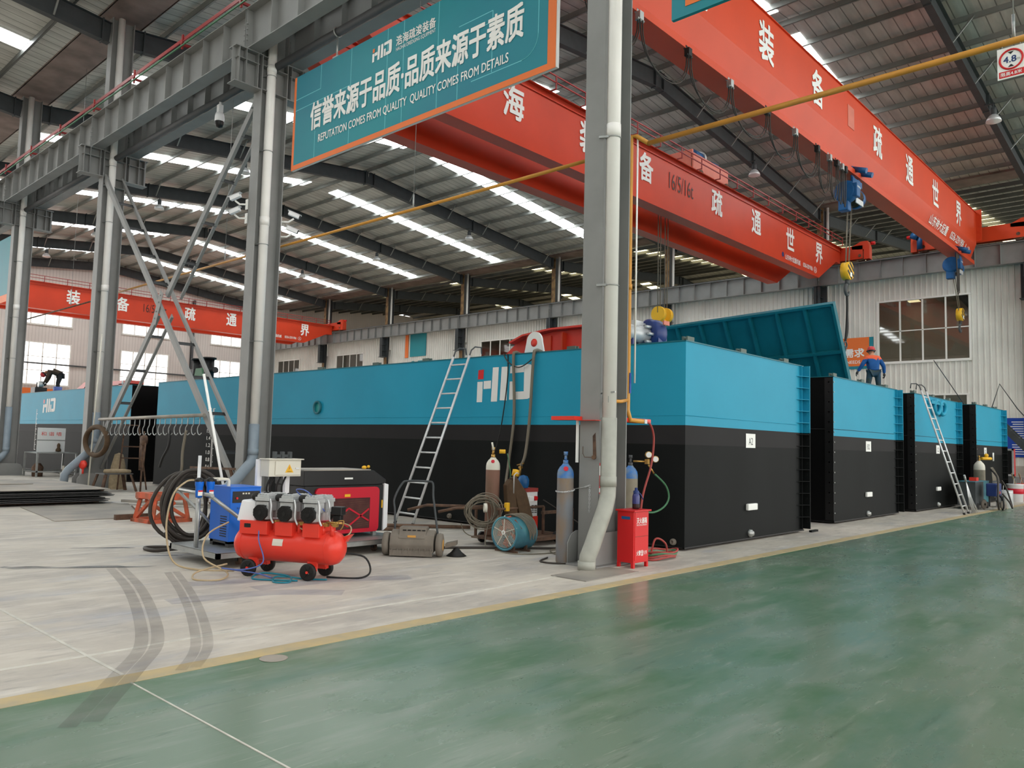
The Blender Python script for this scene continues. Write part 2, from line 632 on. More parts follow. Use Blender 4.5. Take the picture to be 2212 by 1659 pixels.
for o in (0, 0.13):
    mark('tyre_mark', [(3.95 + o, 10.3), (3.6 + o, 8.9), (3.15 + o, 7.5), (2.72 + o, 6.4), (2.3 + o, 5.75), (1.7 + o, 4.9)], 0.1, 'tyre')
    mark('tyre_mark', [(4.35 + o * .8, 9.6), (3.95 + o * .8, 8.4), (3.5 + o * .8, 7.2), (3.02 + o * .8, 6.1), (2.65 + o * .8, 5.55)], 0.08, 'tyre')
for x, y, a, b2 in [(3.75, 10.6, 0.75, 0.14), (3.25, 11.0, 0.3, 0.12), (4.6, 12.2, 0.4, 0.1), (4.9, 11.0, 0.25, 0.1)]:
    s = MB()
    n = 14
    vs = [(x + (a * math.cos(t) * 0.86 - b2 * math.sin(t) * .5) * (1 + 0.25 * math.sin(3 * t + x)), y + (-a * math.cos(t) * .5 + b2 * math.sin(t)) * (1 + 0.2 * math.cos(2 * t)), 0.004)
          for t in [2 * math.pi * i / n for i in range(n)]]
    s.add(vs, [tuple(range(n))])
    s.build('floor_stain', 'stain', floor)
for pts in ([(4.6, 8.0), (5.6, 7.9), (6.4, 7.5)], [(4.2, 8.7), (4.9, 8.5), (5.4, 8.6)], [(3.6, 7.9), (4.6, 7.7), (5.2, 7.2)]):
    mark('paint_smear', pts, 0.3, 'bluestain')


def roof(name, x0, x1, ridge, mids, purx, lm='skylight', pm='purlin', y0=-22, y1=72.7):
    r = MB()
    ps = [x for x in (x0, ridge, x1)]
    for a, b in zip(ps, ps[1:]):
        za, zb = ZR - SLOPE * abs(a - ridge), ZR - SLOPE * abs(b - ridge)
        r.prism([(a, y0, za), (b, y0, zb), (b, y0, zb + 0.05), (a, y0, za + 0.05)], (0, y1 - y0, 0))
    ce = r.build(name, 'roof', kind='structure')
    WL[ce.name] = V((0, 0, 0))
    for y in mids:
        for a, b in ((x0 + 0.9, ridge - 0.9), (ridge + 0.9, x1 - 0.9)):
            za, zb = ZR - SLOPE * abs(a - ridge), ZR - SLOPE * abs(b - ridge)
            k = MB()
            k.prism([(a, y - 0.47, za - 0.015), (b, y - 0.47, zb - 0.015), (b, y - 0.47, zb + 0.03), (a, y - 0.47, za + 0.03)], (0, 0.94, 0))
            k.build('skylight', lm, ce)
    for x in purx:
        z = ZR - SLOPE * abs(x - ridge) - 0.02
        p = MB()
        p.box(x - 0.004, x + 0.004, y0 + 1, y1 - 0.4, z - 0.2, z)
        p.box(x - 0.004, x + 0.065, y0 + 1, y1 - 0.4, z - 0.2, z - 0.194)
        p.box(x + 0.061, x + 0.065, y0 + 1, y1 - 0.4, z - 0.2, z - 0.18)
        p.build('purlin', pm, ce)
    return ce


MIDS = [-7.5, 2.0, 11.55, 21.2, 30.55, 39.8, 49.1, 58.5, 67.8]
roof('ceiling', 9.95, 41.9, 25.9, MIDS, [10.6 + 1.52 * i for i in range(21)])
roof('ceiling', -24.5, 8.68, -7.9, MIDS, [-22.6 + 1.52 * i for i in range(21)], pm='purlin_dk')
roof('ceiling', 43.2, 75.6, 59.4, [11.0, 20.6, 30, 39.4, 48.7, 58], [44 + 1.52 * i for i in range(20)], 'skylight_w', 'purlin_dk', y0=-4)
for x0, x1 in ((8.68, 9.95), (41.9, 43.2)):
    g = MB()
    g.box(x0, x1, -22, 72.7, 14.94, 15.06)
    g.box(x0 - 0.02, x0 + 0.03, -22, 72.7, 14.94, 15.5)
    g.box(x1 - 0.03, x1 + 0.02, -22, 72.7, 14.94, 15.5)
    gg = g.build('roof_gutter', 'gutter')
    side = 'near' if x0 < 20 else 'far'
    tag(gg, 'long box gutter above the %s column line between two roofs' % side, 'gutter')

# partition wall with ribbed cladding, seen behind the pontoons
WX = 42.55
UPW = [(9.3, 13.5), (19.35, 23.45), (28.7, 32.8), (38.5, 42.5), (57.3, 61.4), (67.6, 71.5)]
LOW = [(9.45, 13.5), (19.35, 23.45)]


def ribbed(mb, y0, y1, z0, z1, x, per=0.25, d=0.045):
    """trapezoid-ribbed sheet facing -x between y0..y1"""
    k0, k1 = math.floor(y0 / per), math.ceil(y1 / per)
    prof = []
    for k in range(k0, k1 + 1):
        for f, dx in ((0, 0), (0.62, 0), (0.72, -d), (0.9, -d)):
            yy = (k + f) * per
            if y0 <= yy <= y1:
                prof.append((yy, x + dx))
    prof = [(y0, x)] + prof + [(y1, x)]
    vs = [(b, a, z) for z in (z0, z1) for a, b in prof]
    n = len(prof)
    mb.add(vs, [(i, n + i, n + i + 1, i + 1) for i in range(n - 1)])


w = MB()
cuts = sorted(set([-3, 72.7] + [c for p in UPW + LOW for c in p]))
for a, b in zip(cuts, cuts[1:]):
    m = (a + b) / 2
    holes = [(6.33, 9.47)] if any(p[0] <= m <= p[1] for p in UPW) else []
    if any(p[0] <= m <= p[1] for p in LOW):
        holes = [(1.55, 4.63)] + holes
    zs = [1.25]
    for h in holes:
        zs += list(h)
    zs.append(10.75)
    for i in range(0, len(zs), 2):
        ribbed(w, a, b, zs[i], zs[i + 1], WX)
w.build('wall_right', 'cladding', kind='structure')
MB().box(WX - 0.02, WX + 0.2, -3, 72.7, 0, 1.25).build('baseboard_right', 'brick', kind='structure')


def window(name, a0, a1, z0, z1, pos, axis, nc, nr, gm):
    """axis 'x': window in a wall facing -x spanning y=a0..a1; axis 'y': wall facing -y spanning x"""
    f = MB()
    t = 0.05

    def bx(p0, p1, q0, q1, d0=-0.06, d1=0.05):
        if axis == 'x':
            f.box(pos + d0, pos + d1, p0, p1, q0, q1)
        else:
            f.box(p0, p1, pos + d0, pos + d1, q0, q1)
    bx(a0 - 0.06, a1 + 0.06, z0 - 0.1, z0 + 0.02, -0.1)
    bx(a0 - 0.06, a1 + 0.06, z1 - 0.02, z1 + 0.06, -0.1)
    bx(a0 - 0.06, a0 + 0.04, z0, z1)
    bx(a1 - 0.04, a1 + 0.06, z0, z1)
    for i in range(1, nc):
        c = a0 + (a1 - a0) * i / nc
        bx(c - t / 2 - .01, c + t / 2 + .01, z0, z1, -0.04)
    for j in range(1, nr):
        c = z0 + (z1 - z0) * j / nr
        bx(a0, a1, c - t / 2, c + t / 2, -0.04)
    o = f.build(name, 'winframe', kind='structure')
    WL[o.name] = V((0, 0, 0))
    p = MB()
    if axis == 'x':
        p.box(pos + 0.0, pos + 0.012, a0, a1, z0, z1)
    else:
        p.box(a0, a1, pos + 0.0, pos + 0.012, z0, z1)
    p.build('pane', gm, o)


n = 1
for a, b in UPW:
    window('window_%d' % n, a, b, 6.33, 9.45, WX, 'x', 4, 2, 'glass_dk')
    n += 1
for a, b in LOW:
    window('window_%d' % n, a, b, 1.6, 4.6, WX, 'x', 4, 2, 'glass_dk')
    n += 1

# end wall with bright windows, doorway at its left
EY = 72.6
EW = [(19.3, 23.5), (27.6, 31.8), (35.8, 40.0)]
e = MB()
e.box(8.0, 11.2, EY, EY + 0.1, 0, 16.6)
e.box(11.2, 19.3, EY, EY + 0.1, 4.9, 16.7)
xs = sorted([19.3, 42.6] + [c for p in EW for c in p[0:2]])
xs = sorted(set(xs))
for a, b in zip(xs, xs[1:]):
    m = (a + b) / 2
    if any(p[0] < m < p[1] for p in EW):
        for z0, z1 in ((0, 5.65), (9.08, 10.62), (11.95, zroof(m) + .2)):
            e.box(a, b, EY, EY + 0.1, z0, z1)
    else:
        e.box(a, b, EY, EY + 0.1, 0, zroof(m) + .2)
e.build('wall_back', 'endclad', kind='structure')
for a, b in EW:
    window('window_%d' % n, a, b, 5.65, 9.08, EY, 'y', 4, 3, 'glass')
    n += 1
    window('window_%d' % n, a, b, 10.62, 11.95, EY, 'y', 4, 1, 'glass')
    n += 1
t = MB()
t.box(19, 42.4, EY - 0.16, EY - 0.06, 7.3, 7.42)
t.build('trim_1', 'steel_dk', kind='structure')
t = MB()
t.ibeam((33.9, EY - 0.2, 0), (33.9, EY - 0.2, 14.5), 0.3, 0.2, up=(0, 1, 0))
t.build('trim_2', 'steel_dk', kind='structure')
MB().box(-25.2, -25, -22, 72.7, 0, 15.2).build('wall_left', 'endclad', kind='structure')  # unseen side wall, added to cut the light coming from the left
# outer walls that close the neighbouring bay
o = MB()
o.box(75.6, 75.8, -4, 72.7, 0, 15.2)
o.box(42.6, 75.6, 72.6, 72.8, 0, 16.6)
o.build('wall_far', 'endclad', kind='structure')

# ------------------------------------------------------------------ steel frame


def rafter(x0, x1, y0, y1, ridge, label, braces, sd=-1):
    """two-slope rafter; y may shift a little from end to end"""
    r = thing('roof_rafter', label, 'rafter', (ridge, (y0 + y1) / 2, 15.85))

    def yy(x):
        return y0 + (y1 - y0) * (x - x0) / (x1 - x0)

    def zb(x):
        return 15.85 - SLOPE * abs(x - ridge)
    for a, b in ((x0, ridge), (ridge, x1)):
        k = MB()
        k.ibeam((a, yy(a), zb(a) + 0.34), (b, yy(b), zb(b) + 0.34), 0.68, 0.24, 0.02, 0.014)
        for f in (0.02, 0.5, 0.985):
            x = a + (b - a) * f
            k.box(x - 0.02, x + 0.02, yy(x) - 0.12, yy(x) + 0.12, zb(x) - 0.04, zb(x) + 0.72)
        k.build('beam', 'rafter', r)
    for x in braces:
        MB().bar((x, yy(x) + sd * 0.1, zb(x) + 0.06), (x, yy(x) + sd * 0.75, zroof(x) - 0.12), 0.05, 0.05).build('fly_brace', 'purlin', r)
    return r


fr = ['over the aisle edge column', 'over the second near column', 'over the third near column', 'over the fourth near column', 'fifth from the aisle',
      'sixth from the aisle', 'seventh from the aisle, next to the gable']
for i in range(7):
    yn, yf = YN[i], YF[i + 1]
    rafter(9.66, 42.2, yn, yf, 25.9, 'charcoal roof rafter of the crane hall, ' + fr[i], [12.1 + 3.04 * k for k in range(4)] + [28.8 + 3.04 * k for k in range(5)])
rafter(9.66, 42.2, 72.1, 72.1, 25.9, 'charcoal gable rafter along the end wall above the far red crane', [15.1, 21.2, 30.3, 36.4])
for i in range(1, 4):
    rafter(-24.4, 8.96, YN[i], YN[i], -7.9, 'charcoal rafter of the left-hand roof, meeting the %s near column' % ORD[i], [7.3, 4.3, 1.2])
for i in range(2, 8):
    rafter(42.9, 75.5, YF[i], YF[i], 59.4, 'dark rafter in the bay beyond the partition, %s from the aisle' % ORD[i - 2], [46, 49, 52])


def column(y, label, parts_near=True):
    c = thing('steel_column', label, 'column', (9.3, y, 0))
    s = MB()
    s.box(8.97, 8.99, y - 0.17, y + 0.17, 0.02, 14.9)
    s.box(9.625, 9.645, y - 0.17, y + 0.17, 0.02, 14.9)
    s.box(8.99, 9.625, y - 0.007, y + 0.007, 0.02, 14.9)
    for z in (9.72, 10.3, 10.52):
        s.box(8.99, 9.625, y - 0.165, y + 0.165, z, z + 0.016)
    s.build('shaft', 'steel', c)
    b = MB()
    b.box(8.75, 9.85, y - 0.32, y + 0.32, 0, 0.025)
    for yy in (y - 0.2, y + 0.2):
        b.prism([(8.78, yy, 0.02), (9.84, yy, 0.02), (9.84, yy, 0.3), (9.76, yy, 0.42), (9.645, yy, 0.46), (8.97, yy, 0.46), (8.86, yy, 0.42), (8.78, yy, 0.3)], (0, 0.016 if yy > y else -0.016, 0))
    b.build('base_plate', 'steel', c)
    for s0, x0, x1 in ((-1, 8.3, 8.97), (1, 9.645, 10.32)):
        k = MB()
        k.box(x0, x1, y - 0.007, y + 0.007, 9.72, 10.53)
        k.box(min(x0, x1), max(x0, x1), y - 0.17, y + 0.17, 9.7, 9.72)
        k.box(x0, x1, y - 0.17, y + 0.17, 10.53, 10.555)
        k.box(x0 + .06, x1 - .06, y - 0.16, y + 0.16, 10.28, 10.295)
        for xx in ((x0 + 0.1), (x0 + x1) / 2 + 0.06 * s0, x1 - 0.1):
            k.box(xx - 0.007, xx + 0.007, y - 0.165, y + 0.165, 9.72, 10.53)
        k.build('crane_bracket', 'steel', c)
    return c


nc = ['nearest grey steel column, beside the red fire box', 'second grey near column, behind the blue dryer', 'third grey near column, left foot of the cross brace',
      'fourth grey near column at the left picture edge']
for i in range(4):
    column(YN[i], nc[i])

for i, y in enumerate(YF[1:-1]):
    c = thing('partition_column', 'grey and tan column of the far partition, %s from the aisle' % ORD[i], 'column', (42.5, y, 0))
    s = MB()
    s.box(42.2, 42.22, y - 0.17, y + 0.17, 0, 14.9)
    s.build('front_flange', 'primer', c)
    s = MB()
    s.box(42.84, 42.86, y - 0.17, y + 0.17, 0, 14.9)
    s.box(42.22, 42.84, y - 0.007, y + 0.007, 0, 14.9)
    s.build('web', 'steel_dk', c)
    s = MB()
    s.box(41.7, 42.2, y - 0.36, y + 0.36, 8.85, 8.88)
    s.box(41.7, 42.2, y - 0.02, y + 0.02, 8.88, 10.53)
    s.box(42.15, 42.2, y - 0.36, y + 0.36, 8.88, 10.53)  # wide charcoal plate also stands in for the shaded recess around the bracket
    s.box(41.7, 41.72, y - 0.17, y + 0.17, 8.88, 10.53)
    for zz in (9.4, 9.9, 10.5):
        s.box(41.7, 42.2, y - 0.2, y + 0.2, zz, zz + 0.02)
    s.build('crane_bracket', 'rafter', c)
    s = MB()
    s.cyl((42.45, y - 0.3, 9.5), (42.45, y - 0.3, 14.94), 0.08, n=10)
    s.build('drain_pipe', 'pvc', c)


def runway(x, y0, y1, label, group, rail=True, mm='steel', sp=1.05):
    b = thing('runway_beam', label, 'crane beam', (x, (y0 + y1) / 2, 10.56), group=group)
    s = MB()
    y0, y1 = y0 + 0.01, y1 - 0.01
    s.box(x - 0.006, x + 0.006, y0, y1, 10.58, 11.53)
    s.box(x - 0.17, x + 0.17, y0, y1, 10.56, 10.582)
    s.box(x - 0.19, x + 0.19, y0, y1, 11.528, 11.55)
    s.build('girder', mm, b)
    k = max(1, round((y1 - y0) / sp))
    t = MB()
    for i in range(k + 1):
        y = y0 + 0.02 + (y1 - y0 - 0.04) * i / k
        t.box(x - 0.165, x + 0.165, y - 0.006, y + 0.006, 10.58, 11.53)
    for yy in (y0 + 0.05, y1 - 0.05):
        for z in (10.8, 10.93, 11.06, 11.19):
            t.cyl((x - 0.15, yy - 0.02, z), (x - 0.15, yy + 0.02, z), 0.022, n=6)
    t.build('stiffener', mm, b)
    if rail:
        MB().box(x - 0.03, x + 0.03, y0, y1, 11.55, 11.63).build('rail', 'steel_dk', b)


for i in range(6):
    a = 'from the %s to the %s near column' % (ORD[i], ORD[i + 1])
    runway(8.76, YN[i], YN[i + 1], 'stiffened grey runway beam on the left brackets, ' + a, 'left-hand runway beams')
    runway(9.86, YN[i], YN[i + 1], 'stiffened grey runway beam on the right brackets, ' + a, 'near runway beams of the crane hall')
for i in range(8):
    a = ['at the right picture edge', 'right of the hanging yellow hook block', 'behind the near red crane end', 'behind the tall near column', 'above the white ladder top',
         'left of the ladder top', 'beyond the second near column', 'ending at the end wall'][i]
    runway(41.96, YF[i], YF[i + 1], 'grey runway beam above the white partition, ' + a, 'far runway beams of the crane hall')
    runway(43.1, YF[i], YF[i + 1], 'dark runway beam behind the partition line, ' + a, 'runway beams of the next bay', True, 'rafter')
for i in range(3):
    t = MB()
    t.cyl((9.31, YN[i] + 0.02, 10.36), (9.31, YN[i + 1] - 0.02, 10.36), 0.085, n=14)
    tag(t.build('tie_tube', 'steel_dk'), 'round grey tie tube between the %s and %s near columns' % (ORD[i], ORD[i + 1]), 'tie tube')

# ladder-like X brace between the second and third near columns
xb = thing('cross_brace', 'grey laced X brace like two crossed ladders between near columns', 'brace', (9.3, 21.3, 0))
A0, A1 = V((0, 26.0, 9.75)), V((0, 16.75, 0.5))
B0, B1 = V((0, 16.75, 9.75)), V((0, 26.0, 0.65))
for (p, q, xa, xc) in ((A0, A1, 9.03, 9.6), (B0, B1, 9.11, 9.52)):
    for x in (xa, xc):
        c = MB()
        d = (q - p)
        mid = 0.5
        nrm = V((0, d.z, -d.y)).normalized() * 0.08
        segs = [(0, 1)] if xa == 9.03 else [(0, 0.475), (0.525, 1)]
        for f0, f1 in segs:
            a, b = p + d * f0 + V((x, 0, 0)), p + d * f1 + V((x, 0, 0))
            c.bar(a, b, 0.014, 0.17, nrm)
            o = V((0.035 if x < 9.3 else -0.035, 0, 0))
            c.bar(a + nrm + o, b + nrm + o, 0.07, 0.012, nrm)
        c.build('chord', 'steel', xb)
    k = 10
    for i in range(1, k):
        f = (i + (0.1 if xa == 9.03 else -0.15)) / k
        if abs(f - 0.5) < 0.03:
            continue
        pp = p + (q - p) * f
        nb = MB()
        nb.box(xa, xc, pp.y - 0.06, pp.y + 0.06, pp.z - 0.008, pp.z + 0.008)
        nb.box(xa, xc, pp.y - 0.06, pp.y - 0.045, pp.z - 0.07, pp.z)
        nb.build('rung', 'steel_dk', xb)
for x in (9.0,):
    c = (A0 + A1) / 2
    g = MB()
    g.prism([(x, c.y - 0.1, c.z + 0.45), (x, c.y - 0.28, c.z + 0.32), (x, c.y + 0.1, c.z - 0.5), (x, c.y + 0.3, c.z - 0.36)], (0.014, 0, 0))
    for f in (-0.3, -0.12, 0.12, 0.3):
        g.cyl((x - 0.02, c.y - f * .5 + .02, c.z + f), (x + 0.03, c.y - f * .5 + .02, c.z + f), 0.022, n=6)
    g.build('gusset', 'steel', xb)
for y, z, s in ((16.8, 0.55, 1), (26.0, 0.6, -1), (16.8, 9.62, 1), (25.95, 9.62, -1)):
    MB().box(9.0, 9.62, y - 0.12, y + 0.12, z - 0.2, z - 0.18).build('end_plate', 'steel', xb)

# drain pipes in the column webs


def drain(col, label, x, yy, zsplit, path, lower, joint, r=0.1):
    """upright pipe at x, yy with a grey lower length that follows path to the floor"""
    d = thing('drain_pipe', label, 'drain pipe', (x, yy, 0))
    p = MB()
    p.cyl((x, yy, zsplit), (x, yy, 14.93), r, n=18)
    p.cyl((x, yy, joint), (x, yy, joint + 0.2), r + 0.008, n=18)
    p.cyl((x, yy, 10.2), (x, yy, 10.36), r + 0.008, n=18)
    p.build('upper_pipe', 'pvc', d)
    q = MB()
    q.tube([(x, yy, zsplit + 0.02)] + path, r + 0.012, 18)
    e = V(path[-1])
    q.cyl(e, e + V((0, 0, 0.12)), r + 0.02, n=18)
    z1 = path[0][2]
    q.cyl((x, yy, z1 + 0.02), (x, yy, z1 + 0.16), r + 0.018, n=18)
    q.build('lower_pipe', lower, d)
    for z in (1.9 + zsplit, 6.1, 8.3, 10.1):
        c = MB()
        c.tube([(x + (r + .008) * math.cos(t), yy + (r + .008) * math.sin(t), z) for t in [2 * math.pi * i / 16 for i in range(16)]], 0.008, 5, True)
        c.bar((x - 0.09, yy, z), (x - 0.16, yy + 0.14, z), 0.03, 0.03)
        c.build('clamp', 'galv', d)


drain(0, 'white drain pipe with grey lower bend in the nearest column', 9.09, 6.5, 2.04, [(9.09, 6.5, 1.08), (9.06, 6.48, 0.98), (8.94, 6.44, 0.8), (8.68, 6.46, 0.3), (8.62, 6.48, 0.17), (8.6, 6.48, 0.0)], 'pvc_grey', 6.1)
drain(1, 'white drain pipe with blue grey elbow in the second near column', 9.22, 16.4, 1.95, [(9.22, 16.4, 1.25), (9.16, 16.36, 1.1), (8.8, 16.2, 0.8), (8.45, 16.1, 0.52), (8.36, 16.08, 0.38), (8.34, 16.08, 0.0)], 'pvc_blue', 6.55, 0.105)
drain(2, 'white drain pipe with blue grey bent outlet in the third near column', 9.25, 25.92, 2.3, [(9.25, 25.92, 1.35), (9.18, 25.92, 1.2), (8.85, 25.92, 0.86), (8.55, 25.92, 0.56), (8.46, 25.92, 0.42), (8.44, 25.92, 0.0)], 'pvc_blue', 6.1, 0.105)
drain(3, 'white drain pipe in the fourth near column at the left edge', 9.25, 34.86, 2.6, [(9.25, 34.86, 0.9), (9.1, 34.8, 0.7), (8.8, 34.75, 0.4), (8.76, 34.75, 0.3), (8.75, 34.75, 0.0)], 'pvc_blue', 6.4, 0.105)

# red conductor bars above the left runway beam
cb = thing('conductor_bars', 'red conductor bars with green earth bar above left runway beam', 'conductor bar', (8.6, 30, 11.63))
for i, (dx, dz) in enumerate(((-0.14, 0), (-0.1, 0.07), (-0.06, 0.14), (-0.02, 0.21))):
    MB().bar((8.62 + dx, 7.0, 11.75 + dz), (8.62 + dx, 63, 11.75 + dz), 0.02, 0.03).build('bar', 'conductor', cb)
MB().bar((8.45, 7.0, 11.62), (8.45, 63, 11.62), 0.03, 0.03).build('earth_bar', 'greenhose', cb)
for i in range(19):
    y = 7.6 + 3.0 * i
    s = MB()
    s.box(8.44, 8.72, y - 0.03, y + 0.03, 11.64, 11.7)
    s.box(8.46, 8.5, y - 0.03, y + 0.03, 11.55, 11.93)
    s.build('support', 'conductor', cb)
# hanging bell lamps under the rafters


def lamp(x, y, label):
    z = 15.85 - SLOPE * abs(x - 25.9)
    l = thing('bell_lamp', label, 'lamp', (x, y, z - 0.75), group='bell lamps under the rafters')
    h = MB()
    h.box(x - 0.03, x + 0.03, y - 0.06, y + 0.3, z - 0.05, z - 0.01)
    h.cyl((x, y, z - 0.02), (x, y, z - 0.3), 0.02, n=8)
    h.lathe([(0.001, -0.2), (0.09, -0.2), (0.11, -0.28), (0.11, -0.45), (0.08, -0.47)], (x, y, z), n=16)
    h.build('housing', 'rafter', l)
    MB().lathe([(0.08, -0.46), (0.14, -0.5), (0.23, -0.62), (0.27, -0.74), (0.262, -0.74), (0.22, -0.62), (0.13, -0.51), (0.07, -0.48)], (x, y, z), n=24).build('reflector', 'alu', l)
    MB().lathe([(0.26, -0.735), (0.2, -0.765), (0.001, -0.78)], (x, y, z), n=24).build('lens', 'offwhite', l)


for i in range(6):
    lamp(33.5, YF[i + 1] - 0.35, 'bell lamp on the far slope, under the rafter %s' % fr[i].split(',')[0])
for i in range(2, 7):
    lamp(18.3, YN[i] - 0.35, 'bell lamp on the near slope, under the rafter %s' % fr[i].split(',')[0])
#PART3
# ------------------------------------------------------------------ overhead cranes
RX0, RX1 = 9.86, 41.96


def truck(c, x, ya, yb, m, wheels):
    t = MB()
    t.box(x - 0.2, x + 0.2, ya + 0.35, yb - 0.35, 11.72, 12.42)
    for s, y in ((-1, ya), (1, yb)):
        t.prism([(x - 0.2, y - s * 0.02, 11.68), (x - 0.2, y - s * 0.02, 12.3), (x - 0.2, y - s * 0.12, 12.62), (x - 0.2, y - s * 0.45, 12.62), (x - 0.2, y - s * 0.9, 12.4), (x - 0.2, y - s * 0.9, 12.25), (x - 0.2, y - s * 0.3, 12.2), (x - 0.2, y - s * 0.3, 11.68)], (0.4, 0, 0))
    t.build('end_truck', m, c)
    for s, y in ((-1, ya), (1, yb)):
        MB().cyl((x, y, 12.5), (x, y + s * 0.2, 12.5), 0.09, n=14).build('buffer', 'red', c)
    for y in wheels:
        w = MB()
        w.cyl((x - 0.15, y, 11.63 + 0.26), (x + 0.15, y, 11.63 + 0.26), 0.27, n=20)
        w.cyl((x - 0.22, y, 11.89), (x + 0.22, y, 11.89), 0.08, n=12)
        w.build('wheel', 'rust', c)


def box_girder(y0, y1, zb, zt):
    g = MB()
    pr = [(RX0 + 0.35, zt), (RX0 + 0.35, zt - 0.8), (RX0 + 0.9, zt - 0.8), (13.0, zb), (38.75, zb), (RX1 - 0.9, zt - 0.8), (RX1 - 0.35, zt - 0.8), (RX1 - 0.35, zt)]
    g.prism([(x, y0, z) for x, z in pr], (0, y1 - y0, 0))
    g.box(RX0 + 0.2, RX1 - 0.2, y0 - 0.09, y1 + 0.09, zt, zt + 0.03)
    g.box(RX0 + 0.2, RX1 - 0.2, y0 - 0.03, y0, zt - 0.2, zt - 0.17)
    g.box(RX0 + 0.3, RX1 - 0.3, (y0 + y1) / 2 - .03, (y0 + y1) / 2 + .03, zt + 0.03, zt + 0.1)
    return g


def double_crane(y, y2, zb, zt, label, m, chars):
    c = thing('overhead_crane', label, 'overhead crane', (25.9, y, 11.63))
    box_girder(y, y + 0.52, zb, zt).build('girder', m, c)
    box_girder(y2, y2 + 0.52, zb, zt).build('girder', m, c)
    for x in (RX0, RX1):
        truck(c, x, y - 1.45, y2 + 2.0, m, (y - 0.95, y2 + 1.5))
    h = MB()
    for z in (zt + 0.22, zt + 0.42):
        h.bar((RX0 + 0.5, y - 0.3, z), (RX1 - 0.8, y - 0.3, z), 0.035, 0.035)
    for i in range(22):
        x = RX0 + 0.5 + i * (RX1 - RX0 - 1.3) / 21
        h.bar((x, y - 0.3, zt), (x, y - 0.3, zt + 0.42), 0.035, 0.035)
        h.bar((x, y - 0.3, zt + 0.02), (x, y, zt + 0.02), 0.04, 0.03)
    h.build('guard_rail', 'conductor', c)
    for ch, x in chars:
        text('character', ch, (x, y - 0.012, (zb + zt) / 2 + 0.2), 0.86, 1.0, 'white', c, PX_, UP_, 0.028)
    text('capacity_mark', '16/5/16t', (25.5, y - 0.012, (zb + zt) / 2 + 0.16), 1.75, 0.62, 'charcoal', c, PX_, UP_, 0.0)
    s = MB()
    text_mb(s, '山东神大起重机械', (35.6, y - 0.012, zb + 0.3), 1.7, 0.26, PX_, UP_, 0.02)
    text_mb(s, '0536-3291906', (37.35, y - 0.012, zb + 0.3), 1.15, 0.2, PX_, UP_, 0.02)
    s.tube(arc((38.25, y - 0.012, zb + 0.3), 0.15, 0, 2 * math.pi, 20)[:-1], 0.012, 4, True)
    text_mb(s, 'A', (38.25, y - 0.012, zb + 0.3), 0.14, 0.18, PX_, UP_, 0)
    s.build('maker_plate', 'white', c)
    MB().lathe([(0.001, 0), (0.12, 0)], (34.5, y - 0.012, zb + 0.35), (0, -1, 0), 10).build('maker_mark', 'blue_dk', c)
    return c


CH = [('浩', 12.6), ('海', 16.15), ('装', 19.7), ('备', 23.1), ('疏', 28.24), ('通', 31.77), ('世', 35.3), ('界', 38.75)]
c1 = double_crane(15.09, 17.25, 10.32, 12.36, 'near red double girder overhead crane with white characters and 16/5/16t', 'crane', CH)
double_crane(61.0, 63.1, 10.25, 12.1, 'far red double girder overhead crane in front of the bright end wall', 'crane', CH)

# trolley riding on the near double girder crane
tr = thing('crane_trolley', 'faded pink trolley with blue motors on top of the near red crane', 'crane trolley', (28.3, 16.4, 12.46))
b = MB()
b.box(27.0, 29.9, 15.45, 15.55, 12.62, 13.35)
b.box(27.0, 29.9, 17.5, 17.6, 12.62, 13.35)
b.box(27.0, 27.1, 15.5, 17.55, 12.62, 13.5)
b.box(29.8, 29.9, 15.5, 17.55, 12.62, 13.35)
b.box(27.0, 29.9, 15.5, 17.55, 12.62, 12.7)
b.build('frame', 'pink', tr, bevel=0.01)
m = MB()
m.cyl((27.6, 15.9, 13.5), (28.2, 15.9, 13.5), 0.26, n=18)
m.box(27.5, 28.3, 15.6, 16.2, 13.0, 13.3)
m.build('hoist_motor', 'hoist', tr)
m = MB()
m.cyl((28.2, 15.9, 13.5), (28.32, 15.9, 13.5), 0.32, n=20)
m.build('brake_cover', 'silver', tr)
m = MB()
m.cyl((29.0, 15.8, 13.45), (29.5, 15.8, 13.45), 0.16, n=14)
m.box(29.1, 29.4, 15.62, 15.98, 13.1, 13.36)
m.build('travel_motor', 'hoist', tr)
w = MB()
for x in (27.4, 29.5):
    for y in (15.35, 17.51):
        w.cyl((x, y - 0.06, 12.58), (x, y + 0.06, 12.58), 0.12, n=14)
w.build('wheel', 'rust', tr)
hk = thing('hook_block', 'yellow twin sheave hook block hanging above the teal hatch', 'hook block', (26.4, 16.4, 6.2))
for x in (26.12, 26.62):
    MB().cyl((x - 0.09, 16.4, 6.85), (x + 0.09, 16.4, 6.85), 0.3, n=20).build('sheave_cover', 'yellow', hk)
k = MB()
k.cyl((26.1, 16.4, 6.62), (26.64, 16.4, 6.62), 0.12, n=14)
k.box(26.2, 26.54, 16.28, 16.52, 6.3, 6.6)
k.lathe([(0.1, 0), (0.14, 0.06), (0.1, 0.12)], (26.37, 16.4, 6.2))
k.build('crosshead', 'yellow', hk)
MB().tube(arc((26.37, 16.4, 5.98), 0.14, 0.9, 5.4, 14), 0.045, 8).build('hook', 'steel_dk', hk)
r = MB()
for x, x2 in ((26.04, 26.0), (26.2, 26.2), (26.54, 26.5), (26.7, 26.75)):
    r.cyl((x, 16.4, 6.9), (x2, 16.4, 12.66), 0.022, n=5)
r.build('wire_rope', 'cablegrey', hk)

